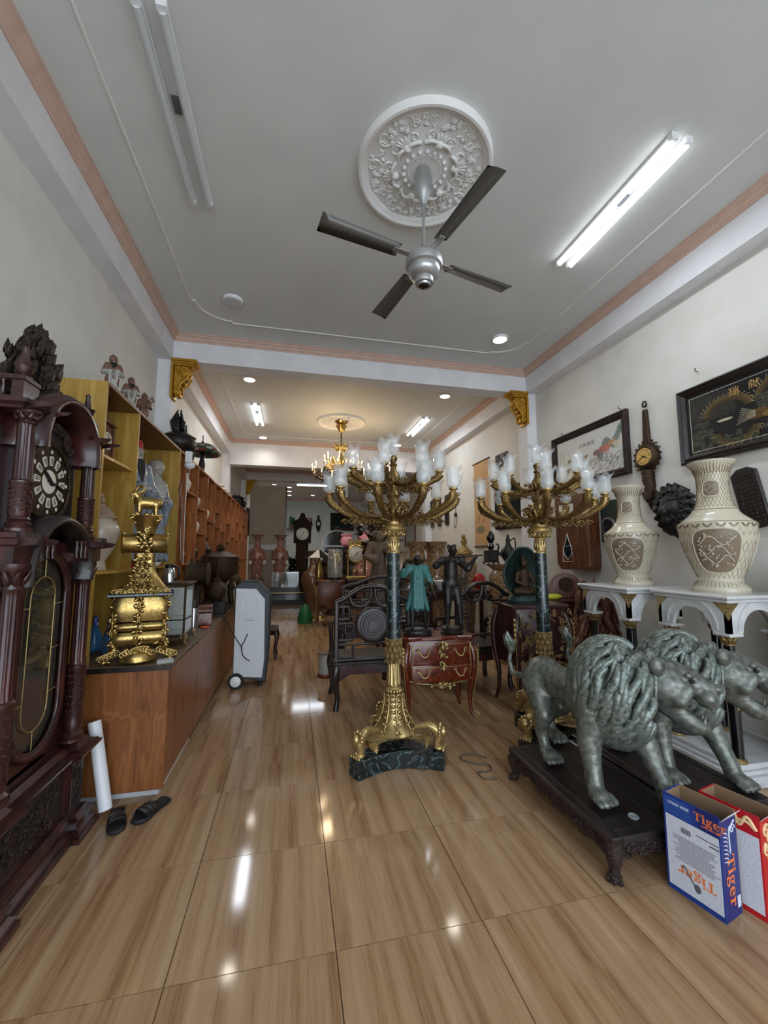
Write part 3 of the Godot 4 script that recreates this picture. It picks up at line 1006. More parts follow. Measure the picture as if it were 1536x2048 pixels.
# ---------------------------------------------------------------- lions on their low platforms
func lion_mesh() -> Array:
	var s = Sdf.new(Vector3(-0.3, -0.02, -0.72), Vector3(0.62, 0.84, 0.52), 0.0115)
	var D = Vector3(0.80, -0.08, 0.60).normalized()
	var R = D.cross(Vector3.UP).normalized()
	var U = R.cross(D)
	# trunk: deep chest, tucked belly, round rump
	s.cap(Vector3(-0.01, 0.47, -0.36), Vector3(0.04, 0.45, 0.0), 0.1, 0.11, 0.05)
	s.cap(Vector3(0.04, 0.43, 0.0), Vector3(0.07, 0.42, 0.14), 0.14, 0.15, 0.05)
	s.ell(Vector3(-0.01, 0.475, -0.40), Vector3(0.125, 0.115, 0.13), 0.05)
	# neck and mane core
	s.ell(Vector3(0.10, 0.50, 0.10), Vector3(0.185, 0.245, 0.205), 0.045)
	s.ell(Vector3(0.16, 0.60, 0.14), Vector3(0.15, 0.155, 0.16), 0.04)
	# front legs: shoulder, elbow, wrist, paw
	for q in [[Vector3(-0.06, 0.42, 0.12), Vector3(-0.09, 0.26, 0.13), Vector3(-0.11, 0.1, 0.18), Vector3(-0.12, 0.03, 0.24)], [Vector3(0.17, 0.4, 0.14), Vector3(0.19, 0.26, 0.22), Vector3(0.2, 0.1, 0.31), Vector3(0.2, 0.03, 0.37)]]:
		s.cap(q[0], q[1], 0.086, 0.061, 0.035)
		s.cap(q[1], q[2], 0.059, 0.042, 0.02)
		s.cap(q[2], q[2] + Vector3(0, -0.05, 0.01), 0.042, 0.04, 0.02)
		paw(s, q[3], Vector3(0.1, 0, 1).normalized())
	# hind legs: hip, knee forward, hock back, paw
	for q in [[Vector3(-0.08, 0.42, -0.38), Vector3(-0.11, 0.27, -0.26), Vector3(-0.11, 0.15, -0.29), Vector3(-0.11, 0.03, -0.20)], [Vector3(0.07, 0.42, -0.4), Vector3(0.09, 0.27, -0.36), Vector3(0.1, 0.15, -0.52), Vector3(0.1, 0.03, -0.44)]]:
		s.cap(q[0], q[1], 0.094, 0.056, 0.04)
		s.cap(q[1], q[2], 0.058, 0.036, 0.02)
		s.cap(q[2], Vector3(q[2].x, 0.05, q[3].z - 0.05), 0.037, 0.034, 0.02)
		paw(s, q[3], Vector3(0, 0, 1))
	# head: skull, brow, broad muzzle, wide open jaw
	var h = Vector3(0.305, 0.58, 0.245)
	s.ell(h, Vector3(0.13, 0.128, 0.13), 0.03)
	s.cap(h + D * 0.05 + U * 0.05, h + D * 0.185 + U * 0.012, 0.082, 0.06, 0.03)
	for sg in [-1.0, 1.0]:
		s.ell(h + D * 0.19 - U * 0.025 + R * 0.042 * sg, Vector3(0.052, 0.05, 0.056), 0.008)
		s.cap(h + D * 0.125 + U * 0.098 + R * 0.022 * sg, h + D * 0.095 + U * 0.086 + R * 0.095 * sg, 0.02, 0.014, 0.012)
		s.cap(h + D * 0.1 + U * 0.02 + R * 0.09 * sg, h + D * 0.06 - U * 0.045 + R * 0.105 * sg, 0.03, 0.04, 0.02)
		s.ell(h - D * 0.045 + U * 0.115 + R * 0.115 * sg, Vector3(0.045, 0.05, 0.03), 0.012)
		s.cap(h - D * 0.0 + U * 0.125 + R * 0.13 * sg, h - D * 0.01 + U * 0.135 + R * 0.14 * sg, 0.02, 0.014, 0.0, true)
	s.cap(h + D * 0.03 - U * 0.1, h + D * 0.15 - U * 0.185, 0.066, 0.05, 0.02)
	s.cap(h + D * 0.14 - U * 0.178, h + D * 0.18 - U * 0.185, 0.05, 0.04, 0.015)
	s.cap(h + D * 0.08 - U * 0.105, h + D * 0.28 - U * 0.115, 0.036, 0.038, 0.01, true)
	for sg in [-1.0, 1.0]:
		s.cap(h + D * 0.125 + U * 0.058 + R * 0.075 * sg, h + D * 0.135 + U * 0.058 + R * 0.1 * sg, 0.02, 0.02, 0.0, true)
	# tail rising behind
	var tp = [Vector3(-0.03, 0.5, -0.5), Vector3(-0.08, 0.42, -0.56), Vector3(-0.12, 0.43, -0.62), Vector3(-0.13, 0.52, -0.64), Vector3(-0.11, 0.6, -0.64)]
	for i in 4:
		s.cap(tp[i], tp[i + 1], 0.026 - 0.003 * i, 0.023 - 0.003 * i, 0.01)
	s.cap(Vector3(-0.11, 0.6, -0.64), Vector3(-0.14, 0.68, -0.63), 0.03, 0.01, 0.01)
	var b = B()
	s.mesh(b)
	# mane locks: strands that creep over the mane core, away from the face and down
	var m = B()
	var mc = Vector3(0.108, 0.515, 0.102)
	var mr = Vector3(0.212, 0.278, 0.232)
	var fdir = (D + Vector3(0, 0.12, 0)).normalized()
	for k in 270:
		var yy = 1.0 - 2.0 * (k + 0.5) / 270.0
		var aa = k * 2.399963
		var n = Vector3(sqrt(1.0 - yy * yy) * cos(aa), yy, sqrt(1.0 - yy * yy) * sin(aa))
		var fd = n.dot(fdir)
		if fd > 0.76 or (n.z < -0.8 and n.y < 0.0):
			continue
		var pts = []
		var rad = []
		var ph = rng.randf() * TAU
		var steps = 11
		for i in steps:
			var u = i / (steps - 1.0)
			var flow = -fdir * 0.55 + Vector3(0, -0.85, 0)
			flow = (flow - n * flow.dot(n)).normalized()
			var side = flow.cross(n)
			pts.append(mc + n * mr * (1.0 + 0.06 * sin(PI * u)) + side * sin(u * 5.0 + ph) * 0.007)
			rad.append(0.027 * (0.35 + 0.75 * sin(PI * minf(u * 0.85 + 0.2, 1.0))) * (1.0 - 0.6 * u))
			n = (n + flow * 0.088 + side * cos(u * 5.0 + ph) * 0.022).normalized()
		m.tube(pts, rad, 6)
	# tail tuft
	for k in 5:
		var a = TAU * k / 5.0
		var e = Vector3(cos(a) * 0.016, 0, sin(a) * 0.016)
		m.tube([Vector3(-0.11, 0.58, -0.64) + e * 0.5, Vector3(-0.12, 0.64, -0.64) + e * 1.6, Vector3(-0.15, 0.69, -0.63) + e, Vector3(-0.15, 0.73, -0.62)], [0.014, 0.02, 0.014, 0.003], 5)
	var ey = B().ell(h + D * 0.118 + U * 0.057 - R * 0.076, Vector3(0.015, 0.012, 0.015), 10, 6)
	var ey2 = B().ell(h + D * 0.118 + U * 0.057 + R * 0.076, Vector3(0.015, 0.012, 0.015), 10, 6)
	var no = B().ell(h + D * 0.24 + U * 0.022, Vector3(0.036, 0.026, 0.03), 10, 6)
	var te = B()
	for sg in [-1.0, 1.0]:
		te.tube([h + D * 0.215 - U * 0.06 + R * 0.036 * sg, h + D * 0.218 - U * 0.11 + R * 0.034 * sg], [0.011, 0.001], 6)
		te.tube([h + D * 0.185 - U * 0.16 + R * 0.026 * sg, h + D * 0.19 - U * 0.12 + R * 0.026 * sg], [0.011, 0.001], 6)
	return [b.done(), m.done(), ey.done(), te.done(), ey2.done(), no.done()]

func paw(s: Sdf, p: Vector3, d: Vector3):
	var r = d.cross(Vector3.UP)
	s.ell(p + Vector3(0, 0.012, 0) - d * 0.015, Vector3(0.052, 0.036, 0.06), 0.02)
	for k in 4:
		var q = p + r * (k - 1.5) * 0.031 + d * (0.056 - 0.007 * absf(k - 1.5)) + Vector3(0, -0.004, 0)
		s.cap(q - d * 0.035 + Vector3(0, 0.012, 0), q, 0.019, 0.0165, 0.003)

func lion_group():
	var lm = lion_mesh()
	var names = ["snarling bronze lion statue nearer the doorway aisle, head turned to the vases", "snarling bronze lion statue nearer the white marble stands, behind the first lion"]
	var at = [Vector3(1.72, 0.203, -2.2), Vector3(2.27, 0.203, -2.28)]
	for i in 2:
		var t = thing("lion_statue", names[i], "lion statue", at[i], 0.0, "pair of bronze lions")
		part(t, "body", lm[0], "lion")
		part(t, "mane", lm[1], "mane")
		part(t, "eye", lm[2], "blackbronze")
		part(t, "eye", lm[4], "blackbronze")
		part(t, "nose", lm[5], "lion")
		tag(part(t, "teeth", lm[3], "lion"), "", "", "", "stuff")
	var lb = ["low carved dark wood platform under the lion nearer the aisle", "low carved dark wood platform under the lion nearer the marble stands"]
	var pa = [Vector3(1.722, 0, -2.195), Vector3(2.27, 0, -2.275)]
	for i in 2:
		var t = thing("carved_platform", lb[i], "platform", pa[i], 0.0, "low carved platforms")
		var fr = B()
		for s in [-1.0, 1.0]:
			slab(s * 0.262, s * 0.205, 0.165, 0.2, -0.465, 0.465, fr, 0.006)
			slab(-0.205, 0.205, 0.165, 0.2, s * 0.465, s * 0.41, fr, 0.006)
		part(t, "top_frame", fr, "ebony")
		for k in 3:
			var x = -0.205 + 0.41 / 3.0 * k
			part(t, "plank", slab(x + 0.002, x + 0.41 / 3.0 - 0.002, 0.168, 0.197, -0.41, 0.41, null, 0.003), "ebony")
		for s in [-1.0, 1.0]:
			part(t, "carved_apron", apron(0.84, 0.075), "carved", Vector3(s * 0.247, 0.165, 0), PI / 2 * s)
			part(t, "carved_apron", apron(0.44, 0.07), "carved", Vector3(0, 0.165, s * 0.45), 0.0 if s > 0 else PI)
			for z in [-1.0, 1.0]:
				var d = Vector3(s, 0, z).normalized()
				var lg = B()
				var c = Vector3(s * 0.225, 0, z * 0.425)
				lg.tube([c + Vector3(0, 0.17, 0), c + d * 0.018 + Vector3(0, 0.13, 0), c + d * 0.01 + Vector3(0, 0.08, 0), c + d * 0.002 + Vector3(0, 0.045, 0), c + d * 0.02 + Vector3(0, 0.022, 0)], [0.038, 0.042, 0.032, 0.024, 0.022], 10)
				lg.ell(c + d * 0.018 + Vector3(0, 0.022, 0), Vector3(0.032, 0.022, 0.032), 10, 6)
				for w in 3:
					lg.ell(c + d.rotated(Vector3.UP, (w - 1) * 0.6) * 0.045 + Vector3(0, 0.014, 0), Vector3(0.013, 0.013, 0.013), 6, 4)
				for w in 4:
					lg.curl(c + d * 0.035 + Vector3(0, 0.13 - 0.02 * w, 0), d.cross(Vector3.UP), Vector3.UP, 0.016, 1.0, 0.3)
				part(t, "leg", lg, "carved")
	# a small glass coin lies by the front paw
	solo("glass_ashtray", "small clear glass disc on the platform beside a lion paw", "glass disc", B().lathe([[0.0, 0.0], [0.022, 0.0], [0.026, 0.006], [0.022, 0.011], [0.012, 0.006], [0.0, 0.006]], 16), "clear", Vector3(1.68, 0.2, -1.84))

# scalloped apron with carved scrolls; hangs below y = 0, faces +z
func apron(w: float, h: float, n := 9, sd := 3) -> Bld:
	var b = B()
	var poly = PackedVector2Array([Vector2(w / 2, 0), Vector2(-w / 2, 0), Vector2(-w / 2, -h * 0.8)])
	var m = n * 4
	for i in m + 1:
		var u = float(i) / m
		poly.append(Vector2(-w / 2 + w * u, -h * (0.72 + 0.28 * absf(sin(PI * u * n / 2.0)))))
	b.prism(poly, -0.012, 0.004)
	for i in n * 2:
		var u = (i + 0.5) / (n * 2)
		b.curl(Vector3(-w / 2 + w * u, -h * (0.3 + 0.22 * (i % 2)), 0.006), Vector3.RIGHT * (1 if i % 2 else -1), Vector3.UP, h * 0.27, 1.2, 0.28, sd * i * 0.7, 4)
		b.ell(Vector3(-w / 2 + w * u, -h * (0.7 - 0.3 * (i % 2)), 0.006), Vector3(h * 0.13, h * 0.1, 0.008), 6, 4)
	return b

# ---------------------------------------------------------------- tall candelabra
func tulip_shade() -> Bld:
	var b = B()
	var rows = []
	var pr = [[0.017, 0.0], [0.033, 0.007], [0.045, 0.024], [0.048, 0.044], [0.044, 0.07], [0.043, 0.1], [0.048, 0.125], [0.061, 0.146], [0.071, 0.153]]
	for i in pr.size():
		var row = PackedVector3Array()
		var u = i / 8.0
		for j in 30:
			var t = TAU * j / 30.0
			var r: float = pr[i][0] * (1.0 + 0.05 * cos(15 * t) * (1.0 - u) + 0.12 * pow(u, 3.0) * cos(6 * t))
			row.append(Vector3(r * cos(t), pr[i][1] + 0.012 * pow(u, 4.0) * cos(6 * t), r * sin(t)))
		rows.append(row)
	b.grid(rows, true)
	return b

func floor_lamps():
	var shade = tulip_shade().done()
	var cupm = B().lathe([[0.0, -0.03], [0.012, -0.03], [0.02, -0.02], [0.014, -0.012], [0.024, -0.006], [0.033, 0.0], [0.034, 0.006], [0.022, 0.012], [0.018, 0.018], [0.0, 0.018]], 16).done()
	var first = thing("standing_candelabra", "tall gilt and black marble candelabra standing alone in the tiled aisle", "candelabra", Vector3(0.762, 0, -3.07), 0.0, "pair of tall candelabra")
	# three-cornered base with hollowed sides
	var poly = PackedVector2Array()
	var cr = [Vector2(-0.40, -0.245), Vector2(0.40, -0.245), Vector2(-0.03, 0.46)]
	for k in 3:
		var a: Vector2 = cr[k]
		var c: Vector2 = cr[(k + 1) % 3]
		var e = (c - a).normalized()
		var inw = Vector2(-e.y, e.x)
		var ca = a + e * 0.1
		var cc = c - e * 0.1
		for i in 11:
			var u = i / 10.0
			poly.append(ca.lerp(cc, u) + inw * 0.1 * sin(PI * u))
	var bs = B()
	bs.xf = Transform3D(Basis(Vector3.RIGHT, -PI / 2), Vector3.ZERO)
	bs.prism(poly, 0.0, 0.12, false, 0.004)
	part(first, "marble_base", bs, "blackmarble")
	# gilt frieze frame on three lion paws
	var fr = B()
	fr.xf = Transform3D(Basis(Vector3.RIGHT, -PI / 2), Vector3.ZERO)
	var p2 = PackedVector2Array()
	for q in poly:
		p2.append(q * 0.7)
	fr.prism(p2, 0.175, 0.215, false, 0.006)
	part(first, "frieze", fr, "giltrelief")
	for k in 3:
		var c: Vector2 = cr[k] * 0.6
		var d = Vector3(cr[k].x, 0, -cr[k].y).normalized()
		var s = B()
		var o = Vector3(c.x, 0, -c.y)
		var sd = d.cross(Vector3.UP)
		s.tube([o + Vector3(0, 0.25, 0) - d * 0.12, o - d * 0.02 + Vector3(0, 0.275, 0), o + d * 0.04 + Vector3(0, 0.25, 0), o + d * 0.055 + Vector3(0, 0.21, 0), o + d * 0.04 + Vector3(0, 0.17, 0), o + d * 0.045 + Vector3(0, 0.14, 0)], [0.016, 0.028, 0.036, 0.036, 0.03, 0.028], 10)
		s.ell(o + d * 0.055 + Vector3(0, 0.137, 0), Vector3(0.044, 0.02, 0.044), 10, 5)
		for w in 4:
			s.ell(o + d * 0.092 + sd * (w - 1.5) * 0.024 + Vector3(0, 0.134, 0), Vector3(0.015, 0.015, 0.017), 6, 4)
		s.ell(o + d * 0.085 + Vector3(0, 0.245, 0), Vector3(0.03, 0.036, 0.03), 8, 6)
		for w in 9:
			var aw = TAU * w / 9.0
			s.ell(o + d * 0.066 + Vector3(0, 0.25, 0) + (sd * cos(aw) + Vector3.UP * sin(aw)) * 0.04, Vector3(0.015, 0.015, 0.015), 6, 4)
		for w in 5:
			s.leaf(o + Vector3(0, 0.2, 0) - sd * 0.03, (-sd - d * 0.2 + Vector3(0, -0.2 * w + 0.2, 0)).normalized(), d, 0.09, 0.011, 0.0)
			s.leaf(o + Vector3(0, 0.2, 0) + sd * 0.03, (sd - d * 0.2 + Vector3(0, -0.2 * w + 0.2, 0)).normalized(), d, 0.09, 0.011, 0.0)
		part(first, "paw_foot", s, "gilt")
	# leafy bell and fluted stem below the marble column
	var bell = B()
	bell.lathe([[0.165, 0.215], [0.15, 0.228], [0.115, 0.25], [0.09, 0.3], [0.08, 0.36], [0.072, 0.42], [0.06, 0.46], [0.045, 0.475]], 24)
	for k in 9:
		var a = TAU * k / 9.0 + 0.2
		var d = Vector3(cos(a), 0, sin(a))
		var e = Vector3(-sin(a), 0, cos(a))
		var pts = []
		var rr = []
		for i in 9:
			var u = i / 8.0
			var r = 0.064 + 0.1 * pow(u, 2.6)
			pts.append(d * (r + 0.012) + Vector3(0, 0.47 - 0.245 * u, 0))
			rr.append(0.004 + 0.004 * sin(PI * u))
		bell.tube(pts, rr, 5)
		for sg in [-1.0, 1.0]:
			for i in 7:
				var u = i / 6.0
				var r = 0.066 + 0.096 * pow(u, 2.6)
				var w = 0.026 * sin(PI * (0.12 + 0.8 * u))
				bell.leaf(d * (r + 0.006) + e * w * 0.3 * sg + Vector3(0, 0.46 - 0.22 * u, 0), (e * sg + Vector3(0, 0.9, 0)).normalized(), d, 0.03, 0.008, 0.2)
	part(first, "leafy_bell", bell, "gilt")
	part(first, "beaded_collar", beads(0.052, 0.492, 14, 0.016), "gilt")
	part(first, "fluted_stem", B().lathe([[0.04, 0.47], [0.046, 0.5], [0.06, 0.51], [0.052, 0.52], [0.055, 0.535, 14, 0.0], [0.06, 0.545, 14, 0.18], [0.048, 0.68, 14, 0.2], [0.044, 0.69, 14, 0.05], [0.064, 0.70]], 56), "gilt")
	var sl = B()
	sl.lathe([[0.05, 0.695], [0.064, 0.70], [0.06, 0.72], [0.058, 0.83], [0.064, 0.85], [0.066, 0.866], [0.055, 0.87]], 24)
	for rw in 3:
		for k in 9:
			var a = TAU * (k + 0.5 * (rw % 2)) / 9.0
			var d = Vector3(cos(a), 0, sin(a))
			sl.leaf(d * 0.058 + Vector3(0, 0.715 + 0.045 * rw, 0), Vector3.UP, d, 0.06, 0.016, 0.12)
	for k in 12:
		var a = TAU * k / 12.0
		sl.leaf(Vector3(cos(a), 0, sin(a)) * 0.056 + Vector3(0, 0.715, 0), (Vector3.DOWN + Vector3(cos(a), 0, sin(a)) * 0.7).normalized(), Vector3(cos(a), 0, sin(a)), 0.03, 0.01, 0.1)
	part(first, "leafy_sleeve", sl, "giltrelief")
	part(first, "marble_column", B().lathe([[0.0, 0.86], [0.054, 0.86], [0.05, 1.2], [0.046, 1.51], [0.0, 1.51]], 28), "blackmarble")
	# capital
	var cp = B()
	cp.lathe([[0.04, 1.505], [0.052, 1.51], [0.05, 1.525], [0.044, 1.53], [0.05, 1.56], [0.042, 1.61], [0.048, 1.62], [0.045, 1.632], [0.07, 1.66], [0.1, 1.685], [0.102, 1.7], [0.092, 1.706], [0.096, 1.715], [0.08, 1.722], [0.066, 1.73], [0.07, 1.75], [0.055, 1.76], [0.0, 1.76]], 28)
	for k in 14:
		var a = TAU * k / 14.0
		var d = Vector3(cos(a), 0, sin(a))
		cp.leaf(d * 0.048 + Vector3(0, 1.635, 0), (Vector3.UP + d * 0.9).normalized(), d, 0.06, 0.013, 0.2)
		cp.ell(d * 0.085 + Vector3(0, 1.652, 0), Vector3(0.009, 0.014, 0.009), 6, 4)
		cp.leaf(d * 0.046 + Vector3(0, 1.54, 0), Vector3.UP, d, 0.07, 0.009, 0.08)
	part(first, "capital", cp, "gilt")
	var hub = B()
	hub.lathe([[0.05, 1.755], [0.06, 1.77], [0.075, 1.8], [0.085, 1.84], [0.075, 1.88], [0.05, 1.9], [0.04, 1.93], [0.055, 1.96], [0.04, 1.99], [0.03, 2.02], [0.042, 2.05], [0.06, 2.08], [0.05, 2.12], [0.028, 2.15], [0.022, 2.19], [0.034, 2.2], [0.02, 2.22], [0.03, 2.24], [0.034, 2.26], [0.02, 2.275], [0.0, 2.275]], 24)
	for k in 10:
		var a = TAU * k / 10.0
		var d = Vector3(cos(a), 0, sin(a))
		hub.leaf(d * 0.06 + Vector3(0, 1.77, 0), (Vector3.UP + d * 0.35).normalized(), d, 0.11, 0.022, 0.3)
		hub.curl(d * 0.1 + Vector3(0, 1.86, 0), d, Vector3.UP, 0.035, 1.3, 0.25)
		hub.leaf(d * 0.04 + Vector3(0, 2.03, 0), (Vector3.UP + d * 0.4).normalized(), d, 0.08, 0.014, 0.3)
	part(first, "hub", hub, "antique")
	part(first, "shade", shade, "shade", Vector3(0, 2.28, 0))
	# two tiers of horn arms with tulip shades
	for tier in [[10, 0.5, 1.80, 1.945, 0.14], [8, 0.36, 2.05, 2.11, 0.42]]:
		for i in tier[0]:
			var a: float = TAU * i / tier[0] + tier[4]
			var d = Vector3(cos(a), 0, sin(a))
			var r: float = tier[1]
			var y0: float = tier[2]
			var y1: float = tier[3]
			var ar = B()
			var pts = []
			var rr = []
			for j in 11:
				var u = j / 10.0
				pts.append(d * (0.06 + (r - 0.06) * sin(PI / 2 * u)) + Vector3(0, y0 - 0.03 * sin(PI * minf(u * 1.6, 1.0)) + (y1 - y0) * pow(u, 2.2), 0))
				rr.append(lerpf(0.012, 0.03, pow(u, 1.3)))
			fluted(ar, pts, rr)
			var e = Vector3(-sin(a), 0, cos(a))
			for w in 6:
				var u = 0.12 + w * 0.12
				var pp = d * (0.06 + (r - 0.06) * u) + Vector3(0, y0 - 0.04, 0)
				ar.curl(pp + Vector3(0, -0.012, 0), d * (1 if w % 2 else -1), Vector3.UP, 0.026, 1.2, 0.24, 0.0, 4)
				ar.leaf(pp, (e * (1 if w % 2 else -1) + d).normalized(), Vector3.DOWN, 0.05, 0.012, 0.4)
			ar.ell(d * r * 0.45 + Vector3(0, y0 + 0.02, 0), Vector3(0.016, 0.016, 0.016), 8, 5)
			var am = part(first, "arm", ar, "antique")
			part(am, "cup", cupm, "gilt", d * r + Vector3(0, y1 + 0.022, 0))
			part(am, "shade", shade, "shade", d * r + Vector3(0, y1 + 0.03, 0))
	# the second lamp without its top shade's twin
	dup(first, Vector3(2.03, 0, -3.06), 0.0, "tall gilt and black marble candelabra behind the bronze lions")
	# flex lying on the base of the first lamp and on the floor by the platform
	var w = B()
	var pts = [Vector3(0.84, 0.22, -2.87), Vector3(0.9, 0.17, -2.84), Vector3(0.9, 0.124, -2.83)]
	for i in 15:
		var a = -PI / 2 + TAU * i / 14.0
		pts.append(Vector3(0.885 + 0.07 * cos(a), 0.124 if sin(a) < 0.2 else 0.1 - 0.03 * sin(a), -2.80 + 0.06 * sin(a)))
	w.tube(smooth_path(pts), 0.003, 6)
	solo("lamp_flex", "thin brown flex looped on the black marble lamp base", "cord", w, "bronze")
	var w2 = B()
	w2.tube(smooth_path([Vector3(1.43, 0.006, -2.93), Vector3(1.36, 0.006, -3.0), Vector3(1.27, 0.006, -3.0), Vector3(1.24, 0.006, -2.94), Vector3(1.31, 0.006, -2.87), Vector3(1.4, 0.008, -2.83), Vector3(1.37, 0.006, -2.76), Vector3(1.28, 0.006, -2.76), Vector3(1.29, 0.006, -2.68), Vector3(1.37, 0.006, -2.66)]), 0.006, 6)
	solo("floor_cord", "brown cord coiled on the floor beside the lion platform", "cord", w2, "terracotta")

func smooth_path(p: Array, k := 4) -> Array:
	var o = []
	for i in p.size() - 1:
		var a: Vector3 = p[maxi(i - 1, 0)]
		var d: Vector3 = p[mini(i + 2, p.size() - 1)]
		for j in k:
			o.append(p[i].cubic_interpolate(p[i + 1], a, d, float(j) / k))
	o.append(p[p.size() - 1])
	return o

func beads(r: float, y: float, n: int, s: float) -> Bld:
	var b = B()
	for k in n:
		var a = TAU * k / n
		b.ell(Vector3(cos(a) * r, y, sin(a) * r), Vector3(s * 0.75, s, s * 0.75), 8, 5)
	return b

# horn with lengthwise flutes
func fluted(b: Bld, pts: Array, rr: Array):
	var rows = []
	var m = pts.size()
	for i in m:
		var t: Vector3 = (pts[mini(i + 1, m - 1)] - pts[maxi(i - 1, 0)]).normalized()
		var nv = t.cross(Vector3.UP).normalized()
		var bv = nv.cross(t)
		var row = PackedVector3Array()
		for j in 24:
			var a = TAU * j / 24.0
			var q: float = rr[i] * (1.0 + 0.13 * cos(8 * a))
			row.append(pts[i] + nv * cos(a) * q + bv * sin(a) * q)
		rows.append(row)
	b.grid(rows, true)
	b.cap(rows[0], true)
	b.cap(rows[m - 1], false)

# ---------------------------------------------------------------- white marble stands with the cream vases
func pedestals():
	var P = [[2.84, -2.22, "white arcaded marble stand on black columns under the larger vase"], [2.72, -2.93, "white arcaded marble stand on black columns under the smaller vase"]]
	for k in 2:
		var sx = 0.54
		var t = thing("marble_stand", P[k][2], "stand", Vector3(P[k][0] + 0.30, 0, P[k][1] - 0.27), 0.0, "white arcaded marble stands")
		var hb = 0.27
		var b = B()
		slab(-0.31, 0.31, 0, 0.07, -0.31, 0.31, b, 0.006)
		slab(-0.285, 0.285, 0.07, 0.095, -0.285, 0.285, b, 0.006)
		slab(-0.265, 0.265, 0.095, 0.13, -0.265, 0.265, b, 0.006)
		part(t, "base", b, "whitemarble")
		var oval = B()
		oval.ell(Vector3(0, 0.038, 0.311), Vector3(0.05, 0.022, 0.006), 14, 6)
		part(t, "brown_medallion", oval, "walnut")
		var tp = B()
		slab(-0.31, 0.31, 1.195, 1.22, -0.31, 0.31, tp, 0.008)
		slab(-0.29, 0.29, 1.17, 1.195, -0.29, 0.29, tp, 0.006)
		part(t, "top_slab", tp, "whitemarble")
		# four arched sides
		for q in 4:
			var ar = B()
			var poly = PackedVector2Array()
			poly.append(Vector2(-hb, 1.17))
			poly.append(Vector2(-hb, 0.965))
			poly.append(Vector2(-0.16, 0.965))
			for i in 13:
				var a = PI - PI * i / 12.0
				poly.append(Vector2(cos(a) * 0.15, 0.97 + sin(a) * 0.15))
			poly.append(Vector2(0.16, 0.965))
			poly.append(Vector2(hb, 0.965))
			poly.append(Vector2(hb, 1.17))
			ar.prism(poly, hb - 0.03, hb)
			var side = part(t, "arched_side", ar, "whitemarble")
			side.rotation.y = PI / 2 * q
			# recessed blind niche above and gilt spandrels
			for sg in [-1.0, 1.0]:
				var sp = B()
				sp.prism(PackedVector2Array([Vector2(sg * hb, 1.168), Vector2(sg * (hb - 0.09), 1.168), Vector2(sg * (hb - 0.055), 1.135), Vector2(sg * (hb - 0.02), 1.1), Vector2(sg * hb, 1.055)]), hb, hb + 0.006)
				part(side, "gilt_spandrel", sp, "giltrelief")
			var mo = B()
			var rows = []
			for i in 15:
				var a = PI * i / 14.0
				var d = Vector3(cos(a), sin(a), 0)
				var c = Vector3(0, 0.985, hb)
				rows.append(PackedVector3Array([c + d * 0.185, c + d * 0.185 + Vector3(0, 0, 0.008), c + d * 0.2 + Vector3(0, 0, 0.008), c + d * 0.2]))
			mo.grid(rows, true, true)
			part(side, "arch_moulding", mo, "whitemarble")
		for sx2 in [-1.0, 1.0]:
			for sz in [-1.0, 1.0]:
				var c = B()
				c.lathe([[0.0, 0.155], [0.034, 0.155], [0.033, 0.5], [0.031, 0.9], [0.0, 0.9]], 20)
				var col = part(t, "column", c, "lacquer", Vector3(sx2 * 0.215, 0, sz * 0.215))
				part(col, "base_ring", B().lathe([[0.0, 0.13], [0.048, 0.13], [0.05, 0.138], [0.042, 0.146], [0.044, 0.152], [0.034, 0.158], [0.0, 0.158]], 20), "gilt")
				var cpt = B()
				cpt.lathe([[0.03, 0.88], [0.036, 0.885], [0.031, 0.892], [0.034, 0.915], [0.05, 0.94], [0.05, 0.944], [0.0, 0.944]], 16)
				for w in 8:
					var a = TAU * w / 8.0
					var d = Vector3(cos(a), 0, sin(a))
					cpt.leaf(d * 0.03 + Vector3(0, 0.892, 0), (Vector3.UP + d * 0.35).normalized(), d, 0.05, 0.013, 0.35)
				part(col, "capital", cpt, "giltrelief")
				var ab = B()
				slab(-0.06, 0.06, 0.944, 0.966, -0.06, 0.06, ab, 0.004)
				part(col, "abacus", ab, "whitemarble")
				var rb = B()
				for w in 10:
					var a = rng.randf() * TAU
					var y = rng.randf_range(0.45, 0.72)
					rb.leaf(Vector3(cos(a), 0, sin(a)) * 0.032 + Vector3(0, y, 0), Vector3(0, 1, 0).rotated(Vector3(cos(a), 0, sin(a)), rng.randf_range(-1, 1)), Vector3(cos(a), 0, sin(a)), 0.03, 0.008, 0.0)
				part(col, "inlaid_flowers", rb, "gilt")
	vase_pair()

